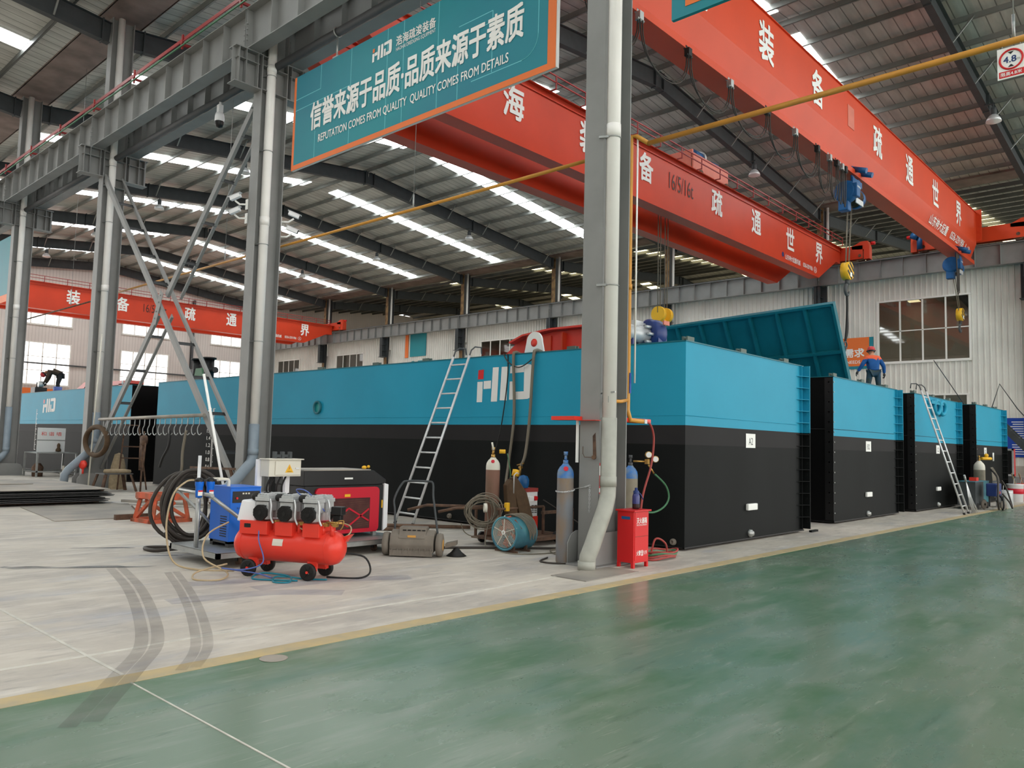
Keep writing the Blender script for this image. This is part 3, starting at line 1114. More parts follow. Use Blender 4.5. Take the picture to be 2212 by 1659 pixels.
# nearest single girder crane
c0 = thing('overhead_crane', 'nearest orange red single girder crane crossing the upper right of the photo', 'overhead crane', (25.9, 9.1, 11.63))
g = MB()
pr = [(8.73, 13.05), (8.73, 11.55), (9.0, 10.86), (9.0, 10.8), (8.82, 10.8), (8.82, 10.62), (9.42, 10.62), (9.42, 10.8), (9.24, 10.8), (9.24, 10.86), (9.5, 11.55), (9.5, 13.05)]
g.prism([(10.4, y, z) for y, z in pr], (31.0, 0, 0))
g.box(10.4, 41.4, 8.68, 9.55, 13.05, 13.07)
g.build('girder', 'crane_or', c0)
e = MB()
for x in (10.36, 41.4):
    e.box(x, x + 0.06, 8.5, 9.7, 11.7, 13.2)
    for i in range(5):
        for yy in (8.58, 9.62):
            e.cyl((x - 0.03, yy, 11.85 + .28 * i), (x + 0.09, yy, 11.85 + .28 * i), 0.035, n=6)
e.build('end_plate', 'crane_or', c0)
for x in (RX0, RX1):
    truck(c0, x, 6.5, 11.7, 'crane_or', (7.1, 11.1))
m = MB()
m.cyl((41.5, 11.2, 12.35), (41.5, 11.2, 11.75), 0.13, n=14)
m.cyl((41.42, 11.25, 12.3), (41.42, 11.55, 12.45), 0.15, n=16)
m.build('drive_motor', 'hoist', c0)
for ch, x in [('浩', 12.0), ('海', 15.5), ('装', 18.95), ('备', 22.38), ('疏', 27.6), ('通', 31.16), ('世', 34.6), ('界', 38.22)]:
    text('character', ch, (x, 8.718, 12.28), 0.86, 1.02, 'white', c0, PX_, UP_, 0.028)
sy = V((0, -0.27, 0.69)).normalized()
l = MB()
text_mb(l, '山东神大起重', (35.6, 8.855, 11.2), 2.6, 0.4, PX_, sy, 0.02)
text_mb(l, '0536-3291906', (38.5, 8.855, 11.2), 2.2, 0.3, PX_, sy, 0.02)
text_mb(l, 'A', (39.95, 8.855, 11.2), 0.2, 0.24, PX_, sy, 0.0)
text_mb(l, '10t', (40.5, 8.855, 11.2), 0.4, 0.16, PX_, sy, 0.0)
l.build('maker_plate', 'white', c0)
MB().box(24.8, 25.35, 8.715, 8.73, 11.95, 12.65).build('rating_plate', 'pink', c0)


def hoist(x, y, z, label, slant, zblock, with_sling):
    h = thing('electric_hoist', label, 'hoist', (x, y, 10.62))
    g = MB()
    g.lathe([(0.001, 0), (0.3, 0), (0.36, 0.05), (0.36, 0.3), (0.3, 0.36)], (x - 0.75, y - 0.05, z), (1, 0, 0), 24)
    g.box(x - 0.72, x - 0.42, y - 0.16, y + 0.16, z - 0.62, z - 0.25)
    g.box(x - 0.74, x - 0.42, y - 0.45, y, z - 0.22, z + 0.22)
    g.build('gearbox', 'hoist', h, bevel=0.03)
    d = MB()
    d.cyl((x - 0.4, y, z), (x + 0.32, y, z), 0.27, n=22)
    for i in range(9):
        d.tube([(x - 0.34 + i * 0.075, y + 0.285 * math.cos(t), z + 0.285 * math.sin(t)) for t in [2 * math.pi * q / 20 for q in range(20)]], 0.02, 4, True)
    d.build('rope_drum', 'rust', h)
    c = MB()
    c.lathe([(0.3, 0), (0.32, 0.06), (0.3, 0.22), (0.16, 0.26), (0.14, 0.5), (0.001, 0.52)], (x + 0.32, y, z), (1, 0, 0), 20)
    c.build('motor', 'hoist', h)
    MB().box(x - 0.38, x + 0.28, y - 0.3, y - 0.27, z - 0.33, z - 0.16).build('guard_plate', 'alu', h)
    t = MB()
    for dx in (-0.35, 0.2):
        t.box(x + dx - 0.12, x + dx + 0.12, y - 0.2, y - 0.16, z + 0.2, 11.0 - 0.18)
        for yy in (y - 0.2, y + 0.24):
            t.cyl((x + dx, yy, 10.86), (x + dx, yy + 0.05, 10.86), 0.09, n=12)
        t.cyl((x + dx, y - 0.2, 10.84), (x + dx, y - 0.62, 10.7), 0.09, n=12)
    t.box(x - 0.5, x + 0.35, y - 0.24, y - 0.19, z + 0.3, z + 0.5)
    t.build('travel_trolley', 'hoist', h)
    text('name_sticker', '10000kg', (x - 0.58, y - 0.458, z + 0.08), 0.3, 0.07, 'white', h, PX_, UP_)
    bx = x + slant
    r = MB()
    for dx in (-0.22, -0.14, 0.12, 0.2):
        r.cyl((x + dx - 0.1, y, z - 0.25), (bx + dx * 0.75, y, zblock), 0.011, n=5)
    r.build('wire_rope', 'cablegrey', h)
    k = thing('hook_block', label.replace('blue electric hoist', 'striped yellow hook block below the hoist'), 'hook block', (bx, y, zblock))
    s = MB()
    s.cyl((bx, y - 0.12, zblock), (bx, y + 0.12, zblock), 0.29, n=26)
    s.build('sheave_cover', 'yellow', k)
    st = MB()
    for off in (-0.17, 0.0, 0.17):
        q = math.sqrt(max(0.0, 0.27 ** 2 - off ** 2))
        dx, dz = math.cos(-0.55), math.sin(-0.55)
        cx, cz = bx - dz * off, zblock + dx * off
        st.bar((cx - dx * q, y - 0.125, cz - dz * q), (cx + dx * q, y - 0.125, cz + dz * q), 0.012, 0.075)
    st.build('warning_stripe', 'black', k)
    MB().box(bx - 0.09, bx + 0.07, y - 0.136, y - 0.131, zblock - 0.2, zblock - 0.06).build('load_label', 'white', k)
    hb = MB()
    hb.cyl((bx, y, zblock - 0.28), (bx, y, zblock - 0.44), 0.07, n=12)
    hb.tube(arc((bx, y, zblock - 0.62), 0.17, 1.7, 6.2, 16), [0.05] * 12 + [0.045, 0.04, 0.035, 0.03, 0.02], 8)
    hb.build('hook', 'steel_dk', k)
    return k


hoist(26.1, 9.1, 10.05, 'blue electric hoist at mid span of the nearest crane', -0.4, 7.5, True)
hoist(38.9, 9.1, 10.05, 'blue electric hoist near the far end of the nearest crane', 0.95, 8.05, False)
sl = thing('lifting_sling', 'dark rope sling with shackle from striped hook to the teal hatch', 'sling', (25.62, 9.1, 5.1))
r = MB()
r.tube(spline([(25.68, 9.1, 6.8), (25.62, 9.08, 6.2), (25.6, 9.1, 5.6), (25.55, 9.12, 5.2)], 5), 0.035, 6)
r.tube(spline([(25.7, 9.1, 6.8), (25.74, 9.12, 6.2), (25.7, 9.1, 5.6), (25.58, 9.12, 5.2)], 5), 0.03, 6)
r.build('rope', 'rubber', sl)
s = MB()
s.tube(arc((25.52, 9.1, 5.08), 0.11, 0, 2 * math.pi, 14)[:-1], 0.025, 6, True)
s.tube(arc((25.42, 9.1, 4.95), 0.1, 0, 2 * math.pi, 14)[:-1], 0.025, 6, True)
s.build('shackle', 'steel_dk', sl)

# festoon cable under the nearest crane
fe = thing('festoon_cable', 'looped black festoon cable with trolleys under the nearest crane', 'festoon cable', (17, 8.75, 10.6))
fx = [11.2, 13.13, 15.09, 17.08, 19.14, 20.9, 22.47, 23.4, 24.0, 24.4, 24.7]
for i, x in enumerate(fx):
    t = MB()
    t.box(x - 0.07, x + 0.07, 8.72, 8.84, 10.42, 10.6)
    t.cyl((x - 0.05, 8.86, 10.66), (x + 0.05, 8.86, 10.66), 0.05, n=10)
    t.cyl((x - 0.12, 8.76, 10.43), (x + 0.12, 8.76, 10.43), 0.03, n=8)
    t.build('cable_trolley', 'galv' if i % 2 else 'rubber', fe)
for a, b in zip(fx, fx[1:]):
    k = MB()
    sag = min(1.15, 0.75 + 0.35 / max(b - a, 0.3))
    for q in (0, 1):
        pts = [(a + 0.05 + (b - a - 0.1) * (0.5 - 0.5 * math.cos(math.pi * t / 14)), 8.74 + q * 0.05, 10.42 - sag * (1 - q * 0.1) * math.sin(math.pi * t / 14) ** 0.8) for t in range(15)]
        k.tube(pts, 0.016, 5)
    k.build('cable_loop', 'hose', fe)
k = MB()
for i in range(5):
    k.tube(spline([(38.0 + i * 0.08, 8.8, 10.5), (38.02 + i * 0.09, 8.78, 9.6), (38.1 + i * 0.1, 8.8, 8.9 - .1 * (i % 3)), (38.2 + i * 0.08, 8.8, 10.5)], 6), 0.018, 5)
tag(k.build('cable_bunch', 'hose'), 'bunched black cables hanging beside the far blue hoist', 'cable')

# ------------------------------------------------------------------ banners and hanging signs


def logo_mb(fn):
    """the four-stroke letter logo in a unit rectangle (u to the right, v up); fn maps u, v, thickness to a point"""
    W, H = 552.0, 310.0

    def q(pts):
        return [((x - 418) / W, (787 - y) / H) for x, y in pts]
    polys = [q(p) for p in ([(418, 787), (475, 787), (478, 607), (421, 607)], [(487, 672), (562, 670), (563, 600), (487, 603)],
                            [(566, 785), (628, 785), (638, 487), (578, 487)], [(655, 775), (724, 778), (728, 487), (667, 487)],
                            [(750, 547), (885, 543), (885, 480), (752, 487)], [(747, 772), (795, 772), (800, 617), (750, 617)],
                            [(806, 772), (888, 771), (890, 705), (808, 706)],
                            [(887, 771), (925, 769), (948, 758), (962, 735), (968, 700), (970, 520), (962, 495), (945, 481), (920, 477), (887, 479)])]
    return polys, q([(425, 585), (483, 583), (485, 500), (428, 503)])


def logo(parent, y_left, z0, w, h, x, m='offwhite', dot='red'):
    polys, d = logo_mb(None)
    a, b = MB(), MB()
    for p in polys:
        a.add([(x, y_left - u * w, z0 + v * h) for u, v in p], [tuple(range(len(p)))])
    b.add([(x, y_left - u * w, z0 + v * h) for u, v in d], [tuple(range(len(d)))])
    a.build('logo', m, parent)
    b.build('logo_square', dot, parent)


bn = thing('hanging_banner', 'teal banner with orange edge and white slogan, hung from the tie tube', 'banner', (9.3, 11.6, 7.64))
MB().box(9.28, 9.34, 7.76, 15.45, 7.64, 9.79).build('panel', 'offwhite', bn)
f = MB()
f.box(9.272, 9.28, 7.78, 15.45, 7.64, 7.75)
f.box(9.272, 9.28, 15.36, 15.45, 7.75, 9.79)
f.box(9.272, 9.28, 7.78, 7.95, 7.75, 9.79)
f.build('border', 'banner_or', bn)
MB().box(9.27, 9.28, 7.95, 15.36, 7.75, 9.79).build('face', 'banner', bn)
l = MB()
X = 9.268
for y, z0, z1 in ((14.55, 7.75, 8.35), (13.3, 7.75, 8.2), (12.1, 7.75, 9.79), (11.6, 7.75, 9.79), (10.6, 7.75, 9.79), (10.05, 7.75, 8.9), (9.2, 8.0, 9.1), (14.4, 9.25, 9.79), (13.3, 9.0, 9.79)):
    l.box(X, X + 0.003, y - 0.007, y + 0.007, z0, z1)
for z, y0, y1 in ((9.25, 14.4, 15.36), (9.0, 13.3, 15.36), (8.9, 10.05, 9.2), (9.1, 9.2, 10.05), (7.98, 8.5, 9.7)):
    l.box(X, X + 0.003, min(y0, y1), max(y0, y1), z - 0.007, z + 0.007)
l.tube([(X, 8.5 + 0.35 * (-math.sin(t)), 8.33 - 0.35 * math.cos(t)) for t in [i * math.pi / 16 for i in range(9)]], 0.007, 4)
l.box(X, X + 0.003, 8.143, 8.157, 8.33, 9.79)
l.build('line_pattern', 'line', bn)
text('slogan', '信誉来源于品质·品质来源于素质', (9.262, 11.6, 8.69), 6.25, 0.6, 'white', bn, bold=0.03)
text('slogan_english', 'REPUTATION COMES FROM QUALITY  QUALITY COMES FROM DETAILS', (9.262, 11.6, 8.12), 5.6, 0.2, 'white', bn, bold=0.01)
logo(bn, 12.58, 9.24, 0.62, 0.3, 9.262, 'white', 'banner_or')
text('company_name', '浩海疏浚装备', (9.262, 11.25, 9.43), 1.15, 0.2, 'white', bn, bold=0.02)
text('company_english', 'HAOHAI DREDGING EQUIPMENT', (9.262, 11.25, 9.26), 1.15, 0.09, 'white', bn, bold=0.0)
for y in (13.9, 9.4):
    c = MB()
    c.cyl((9.31, y, 9.79), (9.31, y, 10.27), 0.018, n=8)
    c.tube([(9.31 + 0.1 * math.cos(t), y, 10.36 + 0.1 * math.sin(t)) for t in [2 * math.pi * i / 14 for i in range(14)]], 0.016, 5, True)
    c.box(9.27, 9.35, y - 0.1, y + 0.1, 9.79, 9.82)
    c.build('hanger', 'galv', bn)
b2 = thing('hanging_banner', 'second hanging banner with teal edge, cut off by the top of the photo', 'banner', (9.3, 2, 7.65))
MB().box(9.28, 9.34, -1.9, 5.67, 7.65, 9.8).build('panel', 'banner', b2)
MB().box(9.272, 9.28, -1.75, 5.45, 7.78, 9.8).build('face', 'banner_or', b2)
b3 = thing('hanging_banner', 'pale teal banner beyond the fourth near column at the left edge', 'banner', (9.3, 40, 7.5))
MB().box(9.28, 9.34, 35.9, 43.6, 7.2, 9.6).build('panel', 'banner', b3)
MB().box(9.272, 9.28, 36.0, 43.5, 6.9, 7.2).build('border', 'banner_or', b3)

gp = thing('gas_pipe', 'long yellow gas pipe running along the near columns with two drops', 'pipe', (9.78, 12, 6.2))
MB().cyl((9.78, -3, 6.2), (9.78, 6.35, 6.2), 0.038, n=12).build('run', 'yellowp', gp)
MB().cyl((9.78, 6.9, 6.2), (9.78, 26.6, 6.2), 0.03, n=12).build('run', 'yellowp', gp)
MB().cyl((9.78, 27.0, 6.15), (9.78, 36.0, 6.15), 0.026, n=10).build('run', 'rust', gp)
d = MB()
d.tube([(9.78, 6.35, 6.2), (9.76, 6.55, 6.35), (9.72, 6.62, 6.35), (9.72, 6.62, 6.2), (9.72, 6.62, 2.2), (9.74, 6.58, 2.05), (9.95, 6.5, 2.04)], 0.035, 12)
d.tube([(9.78, 6.9, 6.2), (9.72, 6.66, 6.12)], 0.03, 10)
d.cyl((9.72, 6.62, 4.0), (9.72, 6.62, 4.08), 0.045, n=12)
d.tube([(9.72, 6.62, 2.35), (9.3, 6.45, 2.3), (9.05, 6.5, 2.3)], 0.025, 10)
d.build('drop', 'yellowp', gp)
d = MB()
d.tube([(9.78, 26.6, 6.2), (9.74, 26.75, 6.2), (9.74, 26.75, 2.2), (9.5, 26.7, 2.1)], 0.035, 10)
d.build('drop', 'yellowp', gp)
d = MB()
d.box(9.0, 9.1, 6.45, 6.55, 2.27, 2.36)
d.bar((9.03, 6.6, 2.4), (9.03, 6.36, 2.42), 0.02, 0.02)
d.bar((9.95, 6.5, 2.04), (10.02, 6.5, 2.04), 0.06, 0.06)
d.build('valve', 'galv', gp)
MB().box(9.7, 9.74, 6.575, 6.583, 2.45, 2.75).build('pipe_label', 'sign_blue', gp)
tag(MB().cyl((9.76, 6.53, 2.6), (9.76, 6.53, 6.3), 0.014, n=8).build('conduit', 'white'), 'thin white conduit beside the yellow drop on the nearest column', 'conduit')
for y, l in ((11.76, 'below the teal banner'), (19.3, 'between the second and third near columns'), (1.66, 'above the round height limit sign'), (30.5, 'left of the third near column')):
    h = MB()
    h.cyl((9.78, y, 6.5), (9.78, y, 15.2), 0.006, n=5)
    h.cyl((9.78, y, 6.22), (9.78, y, 6.5), 0.016, n=6)
    tag(h.build('hanger_wire', 'galv'), 'thin wire holding up the gas pipe, ' + l, 'wire')
sg = thing('height_limit_sign', 'white 4.8 m height limit sign with red ring under the yellow pipe', 'sign', (9.78, 1.69, 5.8))
MB().box(9.772, 9.782, 1.555, 1.82, 5.79, 6.14).build('board', 'white', sg)
MB().tube([(9.77, 1.688 + 0.108 * math.cos(t), 6.0 + 0.108 * math.sin(t)) for t in [2 * math.pi * i / 28 for i in range(28)]], 0.011, 6, True).build('ring', 'red', sg)
text('limit', '4.8', (9.77, 1.7, 6.0), 0.12, 0.07, 'blue_dk', sg, bold=0.02)
text('unit', 'm', (9.77, 1.62, 5.985), 0.03, 0.025, 'steel', sg, bold=0.0)
t = MB()
t.add([(9.77, 1.72, 6.085), (9.77, 1.66, 6.085), (9.77, 1.69, 6.055)], [(0, 1, 2)])
t.add([(9.77, 1.72, 5.915), (9.77, 1.66, 5.915), (9.77, 1.69, 5.945)], [(0, 1, 2)])
t.build('arrow', 'black', sg)
MB().box(9.77, 9.772, 1.57, 1.805, 5.805, 5.875).build('red_band', 'red', sg)
text('caption', '限高4.8米', (9.768, 1.688, 5.84), 0.2, 0.045, 'white', sg, bold=0.01)
h = MB()
for y in (1.6, 1.77):
    h.cyl((9.777, y, 6.13), (9.777, y, 6.22), 0.004, n=5)
h.build('wire_loop', 'galv', sg)

# signs on the white partition and the end wall
wb = thing('wall_banner', 'orange wall banner with white characters behind the standing worker', 'banner', (WX - 0.05, 16.5, 6.0))
MB().box(WX - 0.07, WX - 0.04, 13.75, 19.2, 6.05, 7.7).build('panel', 'banner', wb)
MB().box(WX - 0.08, WX - 0.07, 13.95, 19.0, 6.2, 7.7).build('face', 'banner_or', wb)
text('slogan', '满足客户价值需求', (WX - 0.085, 16.3, 6.9), 4.2, 0.46, 'white', wb, bold=0.03)
text('slogan_english', 'MEETING CUSTOMER VALUE NEEDS', (WX - 0.085, 16.3, 6.42), 3.8, 0.16, 'white', wb, bold=0.01)
wt = thing('wall_banner', 'teal upright wall banner with orange stripe above the pontoon deck', 'banner', (WX - 0.05, 50, 8))
MB().box(WX - 0.07, WX - 0.04, 48.85, 50.85, 8.75, 10.7).build('panel', 'banner', wt)
MB().box(WX - 0.07, WX - 0.04, 51.1, 51.5, 8.7, 10.7).build('stripe', 'banner_or', wt)
text('bay_number', '07', (WX - 0.05, 49.9, 7.9), 2.0, 1.0, 'banner', wt, bold=0.0)
eb = thing('wall_banner', 'long orange banner on the end wall behind the bending worker', 'banner', (25, EY, 3.5))
MB().box(19.4, 32, EY - 0.06, EY - 0.02, 3.2, 5.3).build('panel', 'banner_or', eb)
text('slogan', '重点·严要求', (22.5, EY - 0.07, 4.3), 5.2, 0.75, 'white', eb, PX_, UP_, 0.02)
text('slogan_english', 'FOCUS STRICT REQUIREMENTS', (22.5, EY - 0.07, 3.6), 4.6, 0.22, 'white', eb, PX_, UP_, 0.0)
for y0, y1, m, lab in ((7.15, 7.85, 'sign_blue', 'dark blue notice board with white lines behind the far stair'), (6.3, 7.1, 'sign_teal', 'teal notice board at the right picture edge')):
    nb = thing('notice_board', lab, 'notice board', (WX - 0.05, (y0 + y1) / 2, 1.7))
    MB().box(WX - 0.07, WX - 0.035, y0, y1, 1.65, 3.45).build('board', m, nb)
    t = MB()
    random.seed(3)
    for i in range(15):
        t.box(WX - 0.073, WX - 0.07, y0 + 0.05, y0 + 0.05 + (y1 - y0 - 0.12) * random.uniform(.5, 1), 1.78 + i * 0.105, 1.815 + i * 0.105)
    t.build('text_line', 'offwhite', nb)

# security cameras on the second near column and tie tube


def bullet(base, d, label):
    base, d = V(base), V(d).normalized()
    c = thing('security_camera', label, 'camera', base)
    s = base + V((0, 0, 0))
    e = s + V((d.x, d.y, 0)).normalized() * 0.3 + V((0, 0, 0.1))
    a = MB()
    a.tube([s, s + (e - s) * 0.6 + V((0, 0, -0.05)), e], 0.022, 8)
    a.bar(s - V((0, 0, 0.12)), s + V((0, 0, 0.12)), 0.09, 0.02, (1, 0, 0))
    a.build('arm', 'white', c)
    f = V((d.x, d.y, -0.35)).normalized()
    k = MB()
    o = e + V((0, 0, 0.09))
    k.bar(o - f * 0.13, o + f * 0.13, 0.1, 0.09)
    k.bar(o - f * 0.15 + V((0, 0, 0.055)), o + f * 0.19 + V((0, 0, 0.055)), 0.12, 0.01)
    k.build('housing', 'gloss_white', c, bevel=0.012)
    MB().bar(o + f * 0.13, o + f * 0.15, 0.08, 0.075).build('lens', 'black', c)


bullet((8.95, 16.75, 7.05), (-0.5, 0.85), 'white bullet camera, upper one on the left of the second near column')
bullet((8.95, 16.75, 6.72), (-0.35, 0.6), 'small dark faced camera, lower one on the left of the second near column')
bullet((9.66, 16.45, 6.75), (0.75, -0.5), 'white bullet camera, upper one on the right of the second near column')
bullet((9.66, 16.5, 6.4), (0.6, -0.4), 'pale camera, lower one on the right of the second near column')
dc = thing('security_camera', 'white dome camera hanging from the grey tie tube', 'camera', (9.31, 19.06, 9.8))
k = MB()
k.cyl((9.31, 19.06, 10.28), (9.31, 19.06, 10.16), 0.03, n=10)
k.box(9.25, 9.37, 19.0, 19.12, 10.0, 10.2)
k.lathe([(0.02, 0), (0.1, -0.02), (0.12, -0.1), (0.12, -0.22), (0.11, -0.24)], (9.31, 19.06, 10.0), n=18)
k.build('housing', 'gloss_white', dc)
MB().lathe([(0.115, 0), (0.11, -0.07), (0.08, -0.14), (0.001, -0.17)], (9.31, 19.06, 9.76), n=18).build('dome', 'black', dc)
#PART4
# ------------------------------------------------------------------ pontoons
ZT, ZW = 3.43, 2.04


def pontoon(x0, x1, y0, y1, label, front='two', side='black', sheet=None, flange=True, bolts=False, anode=None, plug=None):
    p = thing('pontoon', label, 'pontoon', ((x0 + x1) / 2, (y0 + y1) / 2, 0))
    h = MB()

    def quad(a, b, z0, z1, mi):
        h.mi = mi
        h.add([(*a, z0), (*b, z0), (*b, z1), (*a, z1)], [(0, 1, 2, 3)])
    zs = [(0.06, 1.72), (1.72, ZW), (ZW, ZT)]
    for k, (za, zb) in enumerate(zs):
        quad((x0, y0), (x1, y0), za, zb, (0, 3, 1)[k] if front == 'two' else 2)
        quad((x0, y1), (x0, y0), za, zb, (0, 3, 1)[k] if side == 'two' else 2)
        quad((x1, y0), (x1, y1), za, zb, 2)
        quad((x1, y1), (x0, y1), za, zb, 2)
    h.mi = 1
    h.add([(x0, y0, ZT), (x1, y0, ZT), (x1, y1, ZT), (x0, y1, ZT)], [(0, 1, 2, 3)])
    h.mi = 0
    h.add([(x0, y0, .06), (x1, y0, .06), (x1, y1, .06), (x0, y1, .06)], [(3, 2, 1, 0)])
    h.build('hull', ['hull_dk', 'teal', 'hull_in', 'hull_band'], p)
    k = MB()
    k.box(x0 - 0.012, x1 + 0.012, y0 - 0.012, y0 + 0.02, 0.035, 0.06)
    k.box(x0 - 0.012, x0 + 0.02, y0, y1, 0.035, 0.06)
    k.box(x0 + 0.3, x1 - 0.3, y0 + 0.4, y0 + 0.7, 0, 0.05)
    k.box(x0 + 0.3, x1 - 0.3, y1 - 0.9, y1 - 0.5, 0, 0.05)
    k.build('keel_strip', 'black', p)
    d = MB()
    d.box(x0 - 0.015, x1 + 0.015, y0 - 0.015, y0 + 0.01, ZT - 0.004, ZT + 0.014)
    d.box(x0 - 0.015, x0 + 0.01, y0, y1, ZT - 0.004, ZT + 0.014)
    d.build('deck_lip', 'teal_dk', p)
    s = MB()
    if front == 'two':
        s.cyl((x0, y0 - 0.001, 2.2), (x1 - .3, y0 - 0.001, 2.2), 0.006, n=6)
    if side == 'two':
        s.cyl((x0 - 0.001, y0, 2.2), (x0 - 0.001, y1, 2.2), 0.006, n=6)
    else:
        s.cyl((x0 - 0.001, y0, 2.2), (x0 - 0.001, y1, 2.2), 0.005, n=6)
    s.build('weld_seam', 'teal' if side == 'two' else 'black', p)
    if flange:
        for za, zb, mm in ((0.08, ZW, 'hull_dk'), (ZW, ZT, 'teal')):
            f = MB()
            f.box(x1 - 0.012, x1 + 0.012, y0 - 0.15, y0, za, zb)
            f.box(x1 - 0.16, x1 - 0.145, y0 - 0.05, y0, za, zb)
            z = za + 0.14
            while z < zb - 0.1:
                f.cyl((x1 - 0.02, y0 - 0.08, z), (x1 - 0.011, y0 - 0.08, z), 0.02, n=8)
                z += 0.24
            f.build('bolt_flange', mm, p)
        n = 13
        for i in range(n):
            z = 0.32 + i * (ZT - 0.55) / (n - 1)
            g = MB()
            g.prism([(x1 - 0.34, y0, z), (x1, y0, z), (x1, y0 - 0.14, z), (x1 - 0.05, y0 - 0.14, z)], (0, 0, 0.012))
            g.build('gusset', 'teal' if z > ZW else 'hull_dk', p)
    if bolts:
        b = MB()
        for i in range(14):
            b.cyl((x0 + 0.03, y0 - 0.004, 0.25 + i * 0.235), (x0 + 0.03, y0 - 0.014, 0.25 + i * 0.235), 0.016, n=8)
            b.cyl((x0 - 0.004, y0 + 0.1, 0.25 + i * 0.235), (x0 - 0.012, y0 + 0.1, 0.25 + i * 0.235), 0.018, n=8)
        b.build('bolt_row', 'galv', p)
        MB().box(x0 - 0.012, x0, y0 + 0.0, y0 + 0.2, 0.08, ZT - 0.02).build('edge_flange', 'black', p)
    if sheet:
        t, cx = sheet
        q = MB()
        q.box(cx - 0.19, cx + 0.19, y0 - 0.006, y0 - 0.003, 1.7, 1.96)
        q.build('paper_sheet', 'white', p)
        text('sheet_letters', t, (cx, y0 - 0.008, 1.82), 0.17, 0.13, 'steel_dk', p, PX_, UP_, 0.0)
    if anode:
        a = MB()
        a.box(anode - 0.19, anode + 0.19, y0 - 0.06, y0, 0.56, 0.68)
        a.build('anode', 'white', p, bevel=0.015)
    if plug:
        a = MB()
        a.lathe([(0.001, 0.08), (0.04, 0.08), (0.05, 0.05), (0.07, 0.04), (0.07, 0)], (plug, y0, 0.14), (0, -1, 0), 14)
        a.build('drain_plug', 'galv', p)
    return p


def deck_lug(p, x, y, along='x'):
    b = MB()
    if along == 'x':
        b.box(x - 0.11, x + 0.11, y + 0.05, y + 0.08, ZT, ZT + 0.1)
        b.box(x - 0.11, x + 0.11, y + 0.13, y + 0.16, ZT, ZT + 0.1)
    else:
        b.box(x + 0.05, x + 0.08, y - 0.1, y + 0.1, ZT, ZT + 0.08)
        b.box(x + 0.13, x + 0.16, y - 0.1, y + 0.1, ZT, ZT + 0.08)
    b.build('deck_lug', 'lug', p)


pA = pontoon(11.43, 16.18, 6.65, 26.7, 'nearest teal and black pontoon with the HID logo and sheet A2', 'two', 'two', ('A2', 13.78), True, False, 13.78, 13.75)
pB = pontoon(18.65, 23.36, 6.94, 26.9, 'teal and black pontoon marked B2 with a black side', 'two', 'black', ('B2', 21.0), True, True, 20.92, 20.9)
pC = pontoon(24.75, 29.5, 6.88, 26.9, 'teal and black pontoon behind the leaning ladder on the right', 'two', 'black', ('C2', 27.1), True, True, 27.0, 27.0)
pD = pontoon(30.85, 35.0, 6.62, 26.6, 'farthest teal and black pontoon at the right, by the paint cans', 'two', 'black', ('D2', 32.1), True, True)
pE = pontoon(11.43, 16.18, 28.85, 41.3, 'rear teal and black pontoon at the left with a small HID logo', 'black', 'two', None, False)
for p, x0, x1, y0 in ((pA, 11.43, 16.18, 6.65), (pB, 18.65, 23.36, 6.94), (pC, 24.75, 29.5, 6.88), (pD, 30.85, 35.0, 6.62)):
    deck_lug(p, x0 + 0.25, y0)
    deck_lug(p, (x0 + x1) / 2 - .2, y0)
    deck_lug(p, x1 - 0.7, y0)
for y in (9.1, 13.2, 15.0, 17.3, 21.0, 24.5):
    deck_lug(pA, 11.43, y, 'y')
logo(pA, 11.5, 2.5, 1.52, 0.72, 11.424)
logo(pE, 38.2, 2.52, 1.55, 0.62, 11.424)
dm = MB()
for i in range(46):
    z = 0.7 + i * 0.04
    dm.box(11.424, 11.429, 22.74 - (0.06 if i % 5 else 0.1), 22.76, z, z + 0.018)
dm.box(11.424, 11.429, 22.76, 22.78, 0.7, 2.5)
for i in range(9):
    text_mb(dm, '%.1f' % (0.6 + 0.2 * i), (11.424, 22.97, 0.76 + i * 0.215), 0.24, 0.11, MX_, UP_, 0.01)
dm.build('draft_marks', 'white', pA)
dm = MB()
for i in range(40):
    z = 0.9 + i * 0.045
    dm.box(11.424, 11.429, 39.0 - (0.06 if i % 5 else 0.16), 39.02, z, z + 0.02)
dm.build('draft_marks', 'white', pE)
r = MB()
r.lathe([(0.17, 0.0), (0.17, 0.05), (0.13, 0.05), (0.12, 0.0)], (11.43, 17.22, 2.47), (-1, 0, 0), 24)
r.build('port_ring', 'teal_dk', pA)
MB().lathe([(0.125, 0.004), (0.001, 0.004)], (11.43, 17.22, 2.47), (-1, 0, 0), 20).build('port_cover', 'sign_teal', pA)
for y in (6.85, 10.7, 12.2):
    a = MB()
    a.lathe([(0.001, 0.04), (0.02, 0.04), (0.025, 0.06), (0.04, 0.055), (0.055, 0.03), (0.055, 0)], (11.43, y, 0.13), (-1, 0, 0), 14)
    a.build('drain_plug', 'dust', pA)
# eye plate on the end of pontoon C
ey = MB()
for dx in (0, 0.62):
    ey.tube([(26.7 + dx + 0.3 * math.cos(t), 6.78, 3.12 + 0.2 * math.sin(t)) for t in [2 * math.pi * i / 22 for i in range(22)]], 0.06, 8, True)
ey.box(26.0, 27.3, 6.74, 6.88, 3.2, 3.3)
ey.build('eye_plate', 'teal', pC)

